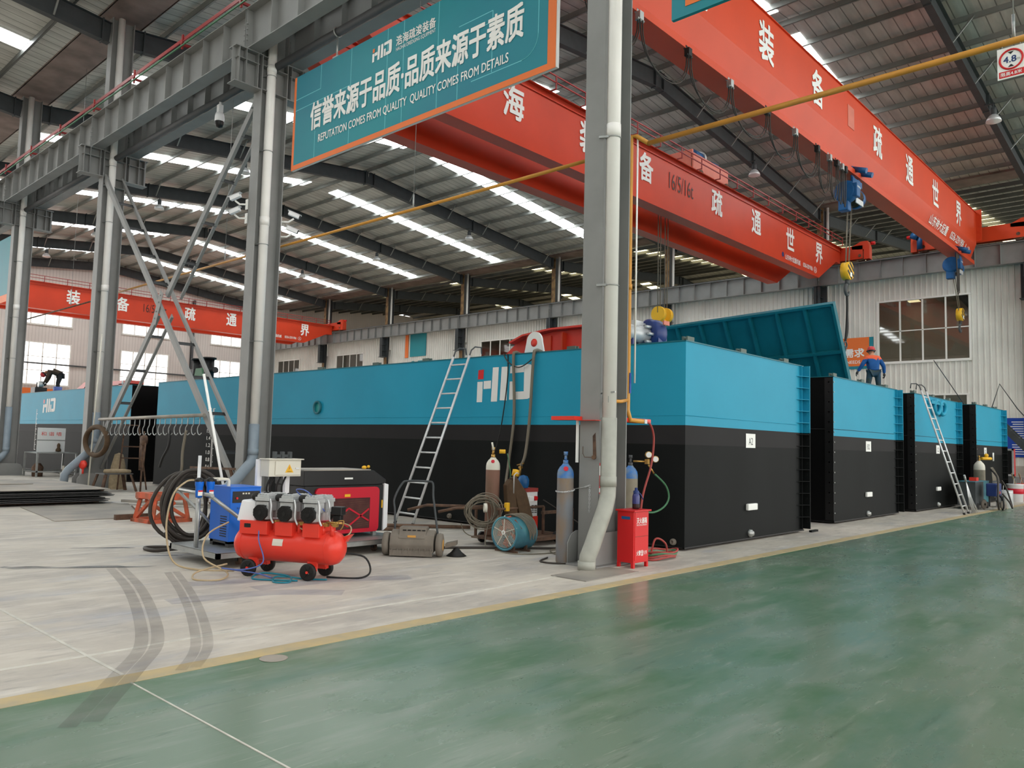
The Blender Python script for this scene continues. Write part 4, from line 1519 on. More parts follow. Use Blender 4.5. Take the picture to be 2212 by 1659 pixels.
# deck equipment on the nearest pontoon
rf = thing('dredge_cutter', 'bright red curved frame standing on the nearest pontoon deck', 'machine frame', (13.5, 11, ZT))
pr = [(12.75, ZT + 0.02), (12.1, 3.92), (11.7, 4.06), (10.9, 4.14), (9.6, 4.14), (8.9, 4.0), (8.6, ZT + 0.02)]
f = MB()
f.prism([(13.2, y, z) for y, z in pr], (0.03, 0, 0))
f.prism([(14.2, y, z) for y, z in pr], (0.03, 0, 0))
f.build('side_plate', 'redsat', rf)
f = MB()
for (ya, za), (yb, zb) in zip(pr[1:5], pr[2:6]):
    f.bar((13.62, ya, za + .03), (13.62, yb, zb + .03), 1.25, 0.04, (0, 0.1, 1))
f.build('top_flange', 'redsat', rf)
f = MB()
for y in (11.6, 10.6, 9.8):
    f.box(13.05, 13.2, y - 0.015, y + 0.015, ZT + 0.02, 4.08)
f.prism([(13.19, 11.95, ZT + 0.02), (13.19, 11.3, 4.05), (13.19, 11.0, 4.05), (13.19, 11.0, ZT + 0.02)], (-0.03, 0, 0))
f.build('stiffener', 'crane', rf)
lg = MB()
pl = [(11.62, 10.14 + 0.2 * math.cos(t), 3.68 + 0.2 * math.sin(t)) for t in [math.pi * i / 12 for i in range(13)]] + [(11.62, 9.88, ZT), (11.62, 10.4, ZT)]
n = 16
hole = [(11.62, 10.14 + 0.075 * math.cos(t), 3.66 + 0.075 * math.sin(t)) for t in [2 * math.pi * i / n for i in range(n)]]
lg.prism(pl, (0.04, 0, 0))
lgo = lg.build('lifting_lug', 'offwhite')
tag(lgo, 'white lifting lug with round hole on the pontoon edge above the logo', 'lug')
hl = MB()
hl.lathe([(0.08, 0), (0.08, 0.006), (0.001, 0.006)], (11.62, 10.14, 3.66), (-1, 0, 0), 18)
ho = hl.build('hole', 'redsat', None)
ho.parent = lgo
k = MB()
k.cyl((12.9, 9.0, 3.9), (12.9, 8.62, 3.9), 0.2, n=18)
k.cyl((12.9, 9.02, 3.9), (12.9, 9.08, 3.9), 0.26, n=18)
k.cyl((12.9, 8.8, ZT), (12.9, 8.8, 3.8), 0.1, n=10)
tag(k.build('pipe_flange', 'black'), 'short black flanged pipe on deck just left of the nearest column', 'pipe')
pu = thing('pump', 'blue and silver pump set on deck right of the nearest column', 'pump', (12.95, 8.5, ZT))
k = MB()
k.lathe([(0.001, 0), (0.24, 0), (0.29, 0.05), (0.29, 0.28), (0.24, 0.33), (0.001, 0.33)], (12.9, 8.38, 3.86), (1, -0.2, 0), 26)
k.box(12.9, 13.2, 8.1, 8.36, 3.5, 3.86)
k.build('volute', 'blue_dk', pu)
k = MB()
k.cyl((12.35, 8.5, 3.83), (12.9, 8.4, 3.83), 0.17, n=16)
for i in range(8):
    t = 2 * math.pi * i / 8
    k.cyl((12.72, 8.42 + 0.2 * math.cos(t), 3.83 + 0.2 * math.sin(t)), (12.88, 8.4 + .2 * math.cos(t), 3.83 + 0.2 * math.sin(t)), 0.03, n=6)
k.box(12.5, 12.8, 8.38, 8.52, 3.98, 4.08)
k.build('motor', 'silver', pu)
MB().box(12.98, 13.18, 8.03, 8.06, 4.02, 4.1).build('label', 'pink', pu)
k = MB()
for x in (12.45, 12.95):
    k.box(x - 0.05, x + 0.05, 8.35, 8.55, ZT, 3.72)
k.box(12.3, 13.3, 8.25, 8.6, ZT, ZT + 0.06)
k.build('base_frame', 'blue_dk', pu)
k = MB()
k.cyl((13.1, 7.75, ZT + 0.1), (13.45, 7.7, ZT + 0.1), 0.1, n=16)
k.cyl((13.45, 7.7, ZT + 0.1), (13.5, 7.69, ZT + 0.1), 0.12, n=16)
tag(k.build('filter_cartridge', 'cream'), 'beige cylinder lying on deck near the pontoon corner', 'filter')
bo = thing('mooring_bollard', 'black twin bollard on the far end of the nearest pontoon deck', 'bollard', (12.2, 25.2, ZT))
k = MB()
for y in (25.55, 24.75):
    k.cyl((12.2, y, ZT), (12.2, y, 4.2), 0.16, n=18)
    k.cyl((12.2, y, 4.2), (12.2, y, 4.25), 0.22, n=18)
k.build('post', 'black', bo)
MB().cyl((12.2, 26.2, 3.82), (12.2, 24.3, 3.82), 0.1, n=14).build('cross_bar', 'black', bo)
k = MB()
k.prism([(11.75, 24.9, ZT), (11.75, 24.2, ZT), (11.75, 24.35, 3.85), (11.75, 24.75, 3.85)], (0.05, 0, 0))
tag(k.build('bulwark_bracket', 'greenhose'), 'grey green bracket plate beside the black bollard', 'bracket')


def hose(name, pts, r, m, label, cat='hose', n=7, seg=6):
    return tag(MB().tube(spline(pts, seg), r, n).build(name, m), label, cat)


hose('draped_cable', [(11.7, 10.55, 3.46), (11.44, 10.48, 3.47), (11.38, 10.46, 3.3), (11.37, 10.4, 2.2), (11.36, 10.5, 1.3), (11.2, 10.4, 0.85), (10.9, 9.9, 0.75)], 0.03, 'cablegrey', 'thick grey cable draped over the hull through the logo, left one')
hose('draped_cable', [(11.7, 9.95, 3.46), (11.44, 9.93, 3.48), (11.37, 9.93, 3.3), (11.36, 9.98, 2.2), (11.33, 10.04, 1.5), (11.3, 10.12, 1.25)], 0.03, 'cablegrey', 'grey cable draped over the hull right of the logo, ending in a torch')
hose('draped_cable', [(11.4, 10.75, 3.45), (11.38, 10.6, 3.28), (11.37, 10.3, 3.16), (11.38, 9.98, 3.3), (11.42, 9.9, 3.46)], 0.012, 'hose', 'thin cable looping between the two draped cables at the deck edge')
hose('draped_cable', [(11.42, 10.65, 3.45), (11.37, 10.6, 2.9), (11.36, 10.75, 1.9), (11.2, 10.9, 0.9), (10.8, 10.2, 0.6)], 0.012, 'rubber', 'thin black cable hanging down the hull left of the grey cables')
hose('draped_cable', [(12.2, 8.2, 3.46), (11.5, 7.98, 3.47), (11.38, 7.94, 3.35), (11.36, 7.9, 2.4), (11.3, 7.86, 1.6), (11.2, 7.8, 0.8), (10.9, 7.4, 0.02)], 0.035, 'hose', 'dark hose bundle hanging over the hull right of the nearest column')
tc = thing('cutting_torch', 'brass cutting torch hanging on the black hull above the welding cart', 'torch', (11.3, 10.1, 0.9))
k = MB()
k.cyl((11.3, 10.12, 1.28), (11.31, 10.16, 1.05), 0.022, n=8)
k.tube([(11.31, 10.16, 1.05), (11.3, 10.2, 0.8), (11.26, 10.2, 0.76)], 0.01, 6)
k.box(11.27, 11.33, 10.1, 10.16, 1.2, 1.24)
k.cyl((11.3, 10.05, 1.3), (11.3, 10.22, 1.26), 0.014, n=6)
k.build('body', 'brass', tc)

# lifted hatch panel with ribs
ha = thing('hatch_panel', 'ribbed teal hatch panel leaning upright, held by the crane sling', 'hatch', (25.1, 12, ZT))
O = V((24.2, 8.95, 6.26))
dn = V((0.5, 0, -0.866))
ln_ = V((0.02, 0.9992, -0.04)).normalized()
nm = dn.cross(ln_).normalized()
if nm.x > 0:
    nm = -nm
HH, LL = 3.2, 6.5


def hp(a, b, c=0.0):
    return O + ln_ * a + dn * b + nm * c


k = MB()
k.prism([hp(0, 0), hp(LL, 0), hp(LL, HH), hp(0, HH)], -nm * 0.05)
k.build('plate', 'teal_dk', ha)
k = MB()
for a0, b0, a1, b1 in ((0, 0.04, LL, 0.04), (0, HH - 0.04, LL, HH - 0.04), (0.04, 0, 0.04, HH), (LL - 0.04, 0, LL - 0.04, HH)):
    k.bar(hp(a0, b0, 0.07), hp(a1, b1, 0.07), 0.08, 0.16, nm)
k.build('edge_frame', 'teal_dk', ha)
for i in range(1, 7):
    MB().bar(hp(LL * i / 7, 0.05, 0.07), hp(LL * i / 7, HH - .05, 0.07), 0.09, 0.12, nm).build('rib', 'teal_dk', ha)
MB().bar(hp(0.05, 1.62, 0.08), hp(LL - 0.05, 1.62, 0.08), 0.1, 0.13, nm).build('rib', 'teal_dk', ha)


# ------------------------------------------------------------------ people
def skin(joints, edges, rad, levels=1):
    names = list(joints)
    me = bpy.data.meshes.new('skin')
    me.from_pydata([joints[n] for n in names], [(names.index(a), names.index(b)) for a, b in edges], [])
    o = bpy.data.objects.new('skin', me)
    COL.objects.link(o)
    o.modifiers.new('skin', 'SKIN').use_smooth_shade = True
    for i, n in enumerate(names):
        r = rad[n]
        me.skin_vertices[0].data[i].radius = r if isinstance(r, tuple) else (r, r)
        me.skin_vertices[0].data[i].use_root = (i == 0)
    s = o.modifiers.new('sub', 'SUBSURF')
    s.levels = s.render_levels = levels + 1
    dg = bpy.context.evaluated_depsgraph_get()
    out = bpy.data.meshes.new_from_object(o.evaluated_get(dg))
    bpy.data.objects.remove(o)
    return out


def link(me, name, m, parent, split=None):
    for x in (m if isinstance(m, list) else [m]):
        me.materials.append(M[x])
    for p in me.polygons:
        p.use_smooth = True
        if split:
            p.material_index = split(p.center)
    o = bpy.data.objects.new(name, me)
    COL.objects.link(o)
    o.parent = parent
    return o


def hand(mb, wrist, direc, side):
    """palm with five curled fingers"""
    w, d = V(wrist), V(direc).normalized()
    sx = V((side, 0, 0))
    pd = (sx - d * sx.dot(d)).normalized()
    fw = d.cross(pd).normalized() * side
    mb.tube([w, w + d * 0.04, w + d * 0.09], [0.03, 0.042, 0.038], 8)
    for i in range(4):
        b = w + d * 0.09 + fw * (0.03 - 0.02 * i)
        l = (0.035, 0.04, 0.038, 0.03)[i]
        mb.tube([b, b + d * l - pd * 0.008, b + d * (l * 1.7) - pd * 0.03, b + d * l * 1.7 - pd * 0.055], [0.012, 0.011, 0.01, 0.008], 6)
    t = w + d * 0.035 + fw * 0.035
    mb.tube([t, t + d * 0.035 + fw * 0.03 - pd * 0.01, t + d * 0.07 + fw * 0.03 - pd * 0.03], [0.015, 0.013, 0.009], 6)


def person(loc, rz, label, J, jacket, trousers, yoke=None):
    p = thing('person', label, 'person', loc, rz)
    E = [('pel', 'ab'), ('ab', 'ch'), ('ch', 'ne'), ('ne', 'hb'), ('hb', 'ht')]
    for s in 'LR':
        E += [('ch', 'sh' + s), ('sh' + s, 'el' + s), ('el' + s, 'wr' + s), ('pel', 'hi' + s), ('hi' + s, 'kn' + s), ('kn' + s, 'an' + s), ('an' + s, 'to' + s)]
    R = dict(pel=0.12, ab=0.12, ch=(0.15, 0.12), ne=0.055, hb=0.085, ht=0.08)
    for s in 'LR':
        R.update({'sh' + s: 0.07, 'el' + s: 0.042, 'wr' + s: 0.03, 'hi' + s: 0.088, 'kn' + s: 0.06, 'an' + s: 0.042, 'to' + s: 0.035})
    link(skin(J, E, R), 'body', 'skin', p)
    JK = {k: J[k] for k in ('ab', 'ch', 'shL', 'elL', 'wrL', 'shR', 'elR', 'wrR')}
    JK['hem'] = V(J['ab']) + (V(J['pel']) - V(J['ab'])) * 0.9
    JK['col'] = V(J['ch']) + (V(J['ne']) - V(J['ch'])) * 0.75
    EJ = [('ab', 'hem'), ('ab', 'ch'), ('ch', 'col')] + [e for s in 'LR' for e in (('ch', 'sh' + s), ('sh' + s, 'el' + s), ('el' + s, 'wr' + s))]
    RJ = dict(ab=(0.19, 0.15), ch=(0.2, 0.155), hem=(0.19, 0.15), col=0.085)
    for s in 'LR':
        RJ.update({'sh' + s: 0.1, 'el' + s: 0.068, 'wr' + s: 0.052})
    link(skin(JK, EJ, RJ), 'jacket', [jacket, yoke] if yoke else jacket, p, (lambda c: 1 if c.z > 1.36 and abs(c.x) < 0.34 else 0) if yoke else None)
    JT = {k: J[k] for k in ('pel', 'hiL', 'knL', 'anL', 'hiR', 'knR', 'anR')}
    ET = [e for s in 'LR' for e in (('pel', 'hi' + s), ('hi' + s, 'kn' + s), ('kn' + s, 'an' + s))]
    RT = dict(pel=(0.17, 0.14))
    for s in 'LR':
        RT.update({'hi' + s: 0.115, 'kn' + s: 0.085, 'an' + s: 0.07})
    link(skin(JT, ET, RT), 'trousers', trousers, p)
    hb, ht = V(J['hb']), V(J['ht'])
    up = (ht - hb).normalized()
    c = hb + up * 0.07
    h = MB()
    h.lathe([(0.125, 0.0), (0.128, 0.03), (0.122, 0.08), (0.1, 0.125), (0.06, 0.15), (0.001, 0.158)], c, up, 20)
    fwd = V((0, 1, 0)) if abs(up.y) < 0.6 else V((0, 0, -1))
    h.lathe([(0.15, -0.004), (0.15, 0.004), (0.12, 0.006)], c + fwd * 0.02, up, 20)
    h.bar(c + up * 0.15 - fwd * 0.08, c + up * 0.155 + fwd * 0.08, 0.03, 0.02, up)
    h.build('helmet', 'helmet', p, world=False)
    b = MB()
    b.lathe([(0.118, -0.05), (0.122, 0.0)], c, up, 18)
    b.build('head_band', 'black', p, world=False)
    fa = MB()
    fa.sphere(hb + fwd * 0.1 + up * 0.02, 0.02, 8)
    fa.sphere(hb + V((0.09, 0, 0)) + up * 0.02, 0.022, 8)
    fa.sphere(hb + V((-0.09, 0, 0)) + up * 0.02, 0.022, 8)
    fa.build('face_features', 'skin', p, world=False)
    for s, sg in (('L', -1), ('R', 1)):
        g = MB()
        d = V(J['wr' + s]) - V(J['el' + s])
        hand(g, J['wr' + s], d, sg)
        g.build('glove', 'glove', p, world=False)
        f = MB()
        a, t = V(J['an' + s]), V(J['to' + s])
        f.tube([a + V((0, -0.05, -0.03)), a + V((0, 0.0, -0.03)), t + V((0, 0, 0.0)), t + V((0, 0.05, -0.005))], [0.05, 0.055, 0.048, 0.03], 10)
        f.cyl(a + V((0, 0, -0.02)), a + V((0, 0, 0.1)), 0.055, 0.06, 10)
        f.build('boot', 'black', p, world=False)
    return p


J1 = dict(pel=V((0, 0, .96)), ab=V((0, .03, 1.12)), ch=V((0, .1, 1.36)), ne=V((0, .15, 1.52)), hb=V((0, .2, 1.6)), ht=V((0, .23, 1.72)),
          shL=V((-.19, .09, 1.4)), elL=V((-.36, .05, 1.16)), wrL=V((-.46, .14, .96)), shR=V((.19, .09, 1.4)), elR=V((.34, .04, 1.14)), wrR=V((.38, .12, .9)),
          hiL=V((-.12, 0, .9)), knL=V((-.17, .03, .5)), anL=V((-.22, -.02, .09)), toL=V((-.24, .16, .045)), hiR=V((.12, 0, .9)), knR=V((.16, .03, .5)), anR=V((.2, -.02, .09)), toR=V((.22, .16, .045)))
person((27.4, 8.86, ZT), math.radians(-53), 'person seen from behind in red helmet, blue jacket with orange shoulders, on a pontoon', J1, 'jacket', 'trouser', 'jacket_or')
J2 = dict(pel=V((0, -.14, .95)), ab=V((0, .02, 1.05)), ch=V((0, .27, 1.1)), ne=V((0, .43, 1.05)), hb=V((0, .5, .98)), ht=V((0, .58, .9)),
          shL=V((-.18, .3, 1.05)), elL=V((-.24, .38, .76)), wrL=V((-.12, .5, .52)), shR=V((.18, .3, 1.05)), elR=V((.24, .36, .76)), wrR=V((.1, .46, .5)),
          hiL=V((-.1, -.12, .9)), knL=V((-.13, -.04, .5)), anL=V((-.13, -.1, .09)), toL=V((-.14, .08, .045)), hiR=V((.1, -.12, .9)), knR=V((.13, -.02, .5)), anR=V((.13, -.08, .09)), toR=V((.14, .1, .045)))
person((12.55, 40.25, ZT), math.radians(65), 'person in brown coat and red helmet bending over gear on the rear pontoon', J2, 'coat', 'dkcloth')
gr = thing('valve_gear', 'black valve gear the bending worker reaches down to', 'machine', (12.0, 40.5, ZT))
k = MB()
k.box(11.7, 12.2, 40.4, 41.0, ZT, ZT + 0.3)
for y in (40.5, 40.75, 40.95):
    k.cyl((11.95, y, ZT + 0.3), (11.95, y, ZT + 0.55), 0.05, n=10)
k.build('body', 'black', gr)
k = MB()
k.cyl((11.85, 40.5, ZT + 0.45), (12.05, 40.5, ZT + 0.45), 0.14, n=18)
k.build('hand_wheel', 'silver', gr)
k = MB()
k.cyl((12.2, 39.0, ZT), (12.2, 39.0, ZT + 0.3), 0.18, n=14)
tag(k.build('paint_drum', 'bluehose'), 'small lilac drum on the rear pontoon deck right of the bending worker', 'drum')
rc = thing('dredge_cutter', 'red sloping arm on the rear pontoon deck behind the column', 'machine frame', (13.5, 36, ZT))
k = MB()
k.prism([(12.0, 36.4, ZT), (12.0, 35.2, 3.78), (12.0, 34.8, 3.78), (12.0, 35.4, ZT)], (0.4, 0, 0))
k.box(12.0, 12.6, 30.8, 35.0, 3.56, 3.72)
k.box(12.0, 12.6, 30.8, 31.6, ZT, 3.6)
k.build('arm', 'redsat', rc)
k = MB()
for y in (34.5, 33.2):
    k.lathe([(0.001, 0.02), (0.08, 0.02), (0.08, 0)], (12.0, y - 2, 3.64), (-1, 0, 0), 16)
k.build('white_disc', 'offwhite', rc)
#PART5
# ------------------------------------------------------------------ ladders


def ladder(fl_, fr_, tl, tr, n, label):
    fl_, fr_, tl, tr = V(fl_), V(fr_), V(tl), V(tr)
    l = thing('ladder', label, 'ladder', (fl_ + fr_) / 2)
    for a, b in ((fl_, tl), (fr_, tr)):
        MB().cyl(a + V((0, 0, 0.01)), b, 0.026, n=10).build('stile', 'alu', l)
        h = MB()
        d = (b - a).normalized()
        f = V((d.x, d.y, 0)).normalized()
        h.tube([b - d * 0.35, b, b + d * 0.12, b + d * 0.2 + f * 0.06, b + d * 0.2 + f * 0.2, b + d * 0.06 + f * 0.26], 0.016, 8)
        h.build('hook', 'steel_dk', l)
        MB().cyl(a, a + d * 0.06, 0.032, n=10).build('foot', 'rubber', l)
    for i in range(1, n + 1):
        f = (i - 0.25) / (n + 0.35)
        MB().cyl(fl_.lerp(tl, f), fr_.lerp(tr, f), 0.018, n=8).build('rung', 'alu', l)
    return l


ladder((10.3, 12.62, 0), (10.22, 11.98, 0), (11.3, 12.1, 3.46), (11.3, 11.62, 3.46), 11, 'tall silver ladder with hooked top leaning on the nearest pontoon')
ladder((25.1, 5.72, 0), (25.75, 5.76, 0), (24.6, 6.66, 3.5), (25.1, 6.66, 3.5), 11, 'silver ladder leaning on the right-hand pontoon C by the striped cable broom')
wbn = thing('wire_bundle', 'fan of shiny steel wires spread at the foot of the right-hand ladder', 'wire bundle', (26.0, 5.75, 0))
k = MB()
random.seed(11)
for i in range(26):
    a = random.uniform(0, 1)
    k.tube([(25.66, 5.8, 0.95), (25.8 + a * 0.35, 5.78, 0.5), (25.95 + a * 0.75, 5.72 + random.uniform(-.08, .1), 0.01)], 0.007, 4)
k.build('strands', 'alu', wbn)
MB().cyl((25.6, 5.82, 1.1), (25.68, 5.8, 0.9), 0.03, n=8).build('grip', 'galv', wbn)

# ------------------------------------------------------------------ air compressor
CR = math.radians(-64)
ac = thing('air_compressor', 'red oil-free air compressor with three front fans on wheels', 'air compressor', (5.33, 8.5, 0), CR)


def B(name, mb, m, bevel=0.0, par=None):
    return mb.build(name, m, par or ac, world=False, bevel=bevel)


k = MB()
k.lathe([(0.001, -0.73), (0.06, -0.727), (0.13, -0.7), (0.18, -0.655), (0.2, -0.6), (0.2, 0.6), (0.18, 0.655), (0.13, 0.7), (0.06, 0.727), (0.001, 0.73)], (0, 0, 0.37), (1, 0, 0), 32)
for x in (-0.57, 0.57):
    k.tube([(x, 0.201 * math.cos(t), 0.37 + 0.201 * math.sin(t)) for t in [2 * math.pi * i / 32 for i in range(32)]], 0.004, 4, True)
tank = B('tank', k, 'redsat')
B('rating_label', MB().add([(-0.12 + u * 0.14, 0.2035 * math.cos(t) * -1, 0.37 + 0.2035 * math.sin(t)) for t in (0.05, 0.25, 0.45) for u in (0, 1)], [(0, 1, 3, 2), (2, 3, 5, 4)]), 'cream')
for x, sy in ((-0.43, -1), (0.38, -1), (-0.43, 1), (0.38, 1)):
    k = MB()
    k.box(x - 0.06, x + 0.06, sy * 0.1 - 0.02, sy * 0.1 + 0.02, 0.13, 0.22)
    k.box(x - 0.06, x + 0.06, min(sy * 0.1, sy * 0.17), max(sy * 0.1, sy * 0.17), 0.1, 0.15)
    B('wheel_bracket', k, 'redsat')
    w = MB()
    y0 = sy * 0.2
    w.lathe([(0.03, -0.025), (0.08, -0.022), (0.1, -0.02), (0.1, 0.02), (0.08, 0.022), (0.03, 0.025)], (x, y0, 0.1), (0, 1, 0), 22)
    for i in range(6):
        t = i * math.pi / 3
        w.bar((x, y0 - 0.026, 0.1), (x + 0.07 * math.cos(t), y0 - 0.026, 0.1 + 0.07 * math.sin(t)), 0.012, 0.01, (0, 1, 0))
    wo = B('wheel', w, 'rubber')
    h = MB()
    h.cyl((x, y0 - 0.035, 0.1), (x, y0 + 0.035, 0.1), 0.016, n=10)
    B('hub', h, 'redsat', par=wo)
for x0, x1 in ((-0.58, -0.2), (-0.09, 0.14), (0.28, 0.5)):
    k = MB()
    k.box(x0, x1, -0.2, 0.2, 0.5, 0.66)
    B('pump_saddle', k, 'redsat', 0.004)
k = MB()
k.lathe([(0.001, 0), (0.001, 0.001)], (-0.47, -0.201, 0.6), (0, -1, 0), 8)
k.prism([(-0.47 + 0.05 * max(-.55, min(.55, 1.4 * math.cos(t))) / .55 * .9, -0.2, 0.6 + 0.025 * math.sin(t)) for t in [2 * math.pi * i / 16 for i in range(16)]], (0, -0.002, 0))
B('grip_slot', k, 'black')
k = MB()
k.prism([(-0.66, -0.16, 0.64), (-0.4, -0.16, 0.64), (-0.4, -0.16, 0.9), (-0.6, -0.16, 0.9)], (0, 0.34, 0))
B('side_guard', k, 'gloss_white', 0.02)
for x in (-0.28, 0.05, 0.37):
    for y, s in ((-0.11, -1), (0.12, 1)):
        p = MB()
        p.cyl((x, y, 0.68), (x, y, 0.92), 0.082, n=20)
        p.box(x - 0.085, x + 0.085, y - 0.09, y + 0.09, 0.78, 0.9)
        p.box(x - 0.095, x + 0.095, y - 0.1, y + 0.1, 0.9, 0.945)
        p.box(x - 0.08, x + 0.08, y - 0.08, y + 0.08, 0.945, 0.97)
        for j in range(4):
            p.box(x - 0.07 + j * 0.04, x - 0.055 + j * 0.04, y - 0.08, y + 0.08, 0.97, 0.985)
        po = B('pump_head', p, 'silver', 0.004)
        sl_ = MB()
        for dx in (-0.045, 0.03):
            sl_.box(x + dx - 0.022, x + dx + 0.03, y + s * 0.092 - 0.003, y + s * 0.092 + 0.003, 0.835, 0.85)
        sl_.box(x - 0.1, x + 0.1, y + s * 0.1 - 0.004, y + s * 0.1 + 0.004, 0.895, 0.902)
        B('slot', sl_, 'black', par=po)
        f = MB()
        oc = [(x + 0.098 * math.cos(math.pi / 8 + i * math.pi / 4), y + s * 0.1, 0.765 + 0.098 * math.sin(math.pi / 8 + i * math.pi / 4)) for i in range(8)]
        f.prism(oc, (0, s * 0.035, 0))
        for q in (0.03, 0.05, 0.07, 0.088):
            f.tube([(x + q * math.cos(t), y + s * 0.137, 0.765 + q * math.sin(t)) for t in [2 * math.pi * i / 16 for i in range(16)]], 0.0035, 4, True)
        for i in range(8):
            t = i * math.pi / 4
            f.bar((x, y + s * 0.137, 0.765), (x + 0.092 * math.cos(t), y + s * 0.137, 0.765 + 0.092 * math.sin(t)), 0.006, 0.006)
        f.cyl((x, y + s * 0.13, 0.765), (x, y + s * 0.145, 0.765), 0.022, n=12)
        B('fan_cover', f, 'rubber', par=po)
        t = MB()
        t.tube(spline([(x + 0.1, y - 0.08, 0.93), (x + 0.125, y - 0.09, 0.85), (x + 0.125, y - 0.09, 0.72), (x + 0.15, y - 0.07, 0.64)], 5), 0.012, 7)
        B('air_tube', t, 'alu', par=po)
        a = MB()
        a.lathe([(0.001, 0), (0.045, 0), (0.045, 0.07), (0.03, 0.09), (0.001, 0.09)], (x - 0.09, y - 0.02, 0.945), (-1, -0.2, 0), 14)
        B('air_filter', a, 'rubber', par=po)
for x in (-0.15, 0.18, 0.5, 0.62):
    k = MB()
    k.cyl((x, -0.1, 0.52), (x, -0.1, 0.64), 0.025, n=10)
    B('riser', k, 'redsat')
    k = MB()
    k.cyl((x, -0.1, 0.64), (x, -0.1, 0.67), 0.022, n=8)
    k.box(x + 0.02, x + 0.07, -0.13, -0.08, 0.63, 0.67)
    B('fitting', k, 'brass')
k = MB()
k.box(0.56, 0.7, -0.05, 0.07, 0.76, 0.86)
k.box(0.58, 0.68, -0.03, 0.05, 0.68, 0.76)
B('pressure_switch', k, 'black', 0.01)
k = MB()
k.cyl((0.55, -0.12, 0.68), (0.76, -0.12, 0.68), 0.013, n=8)
k.cyl((0.7, -0.12, 0.68), (0.7, -0.17, 0.68), 0.018, n=10)
k.tube(spline([(0.7, -0.12, 0.7), (0.78, -0.13, 0.71), (0.77, -0.13, 0.64), (0.74, -0.13, 0.6)], 4), 0.006, 6)
B('manifold', k, 'brass')
k = MB()
k.prism([(0.69, 0.03, 0.5), (0.8, 0.03, 0.54), (0.72, 0.03, 0.44)], (0, 0.08, 0))
B('lifting_tab', k, 'redsat')
for nm_, pts, r, m, lab in (
        ('air_hose', [(5.75, 8.25, 0.66), (5.88, 8.05, 0.6), (5.72, 7.92, 0.5), (5.5, 8.1, 0.5), (5.3, 8.3, 0.62), (5.32, 8.4, 0.85), (5.5, 8.5, 0.98)], 0.009, 'beigehose', 'beige air hose looping in front of the compressor heads'),
        ('air_hose', [(5.5, 8.05, 0.8), (5.36, 8.2, 1.02), (5.3, 8.35, 1.05), (5.38, 8.4, 0.98), (5.6, 8.2, 0.8)], 0.008, 'bluehose', 'blue hose arching over the right compressor fan'),
        ('air_hose', [(5.05, 8.72, 0.66), (5.0, 8.66, 0.45), (4.98, 8.5, 0.2), (4.85, 8.7, 0.1), (4.7, 8.95, 0.1), (4.95, 8.6, 0.06), (5.05, 8.4, 0.02)], 0.008, 'bluehose', 'thin lilac hose hanging down the front of the red tank'),
        ('air_hose', [(5.2, 8.1, 0.012), (5.02, 8.3, 0.012), (4.88, 8.55, 0.012), (5.05, 8.62, 0.05), (5.2, 8.3, 0.04), (5.08, 8.08, 0.012), (4.95, 8.2, 0.012), (5.12, 8.4, 0.03), (5.35, 8.12, 0.012), (5.5, 7.95, 0.012)], 0.011, 'tealhose', 'teal hose coiled on the floor in front of the compressor'),
        ('air_hose', [(4.95, 9.3, 0.6), (4.7, 9.35, 0.45), (4.6, 9.2, 0.2), (4.75, 8.9, 0.05), (4.55, 8.7, 0.012), (4.35, 8.9, 0.012), (4.5, 9.15, 0.05), (4.85, 9.1, 0.12)], 0.011, 'beigehose', 'beige hose curling on the floor left of the red tank'),
        ('air_hose', [(5.7, 8.0, 0.3), (5.95, 7.85, 0.25), (6.0, 7.78, 0.08), (5.85, 7.8, 0.012), (5.6, 8.1, 0.012)], 0.012, 'rubber', 'black hose bending to the floor at the right end of the red tank')):
    hose(nm_, pts, r, m, lab)

# ------------------------------------------------------------------ platform cart with dryer, electric cabinet and laser welder
ct = thing('platform_cart', 'long grey steel platform cart carrying the blue dryer and red laser machine', 'cart', (6.3, 10, 0))
k = MB()
k.box(4.88, 7.95, 9.42, 10.75, 0.195, 0.205)
k.box(4.88, 7.95, 9.42, 9.47, 0.13, 0.2)
k.box(4.88, 7.95, 10.7, 10.75, 0.13, 0.2)
k.box(4.88, 4.93, 9.42, 10.75, 0.13, 0.2)
k.box(7.9, 7.95, 9.42, 10.75, 0.13, 0.2)
k.build('platform', 'galv', ct)
for x, y in ((7.5, 9.66), (7.5, 10.5), (5.3, 9.66), (5.3, 10.5)):
    w = MB()
    w.cyl((x - 0.02, y, 0.055), (x + 0.02, y, 0.055), 0.055, n=16)
    wo = w.build('caster', 'rust', ct)
    f = MB()
    f.box(x - 0.035, x - 0.025, y - 0.03, y + 0.03, 0.05, 0.13)
    f.box(x + 0.025, x + 0.035, y - 0.03, y + 0.03, 0.05, 0.13)
    f.build('fork', 'black', wo)
k = MB()
k.tube([(4.93, 9.72, 0.9), (4.93, 10.72, 0.93)], 0.025, 10)
k.tube([(4.93, 10.08, 0.2), (4.93, 10.08, 0.89)], 0.022, 10)
k.tube([(4.93, 9.76, 0.89), (5.06, 9.7, 0.78), (5.75, 9.5, 0.22)], 0.025, 10)
k.tube([(4.93, 10.68, 0.9), (5.2, 10.55, 0.6), (5.55, 10.45, 0.21)], 0.022, 10)
k.build('handle', 'galv', ct)
tag(MB().cyl((4.97, 10.2, 0.2), (4.97, 10.2, 1.4), 0.022, n=10).build('standing_pole', 'alu'), 'upright white pole behind the blue filters on the cart', 'pole')

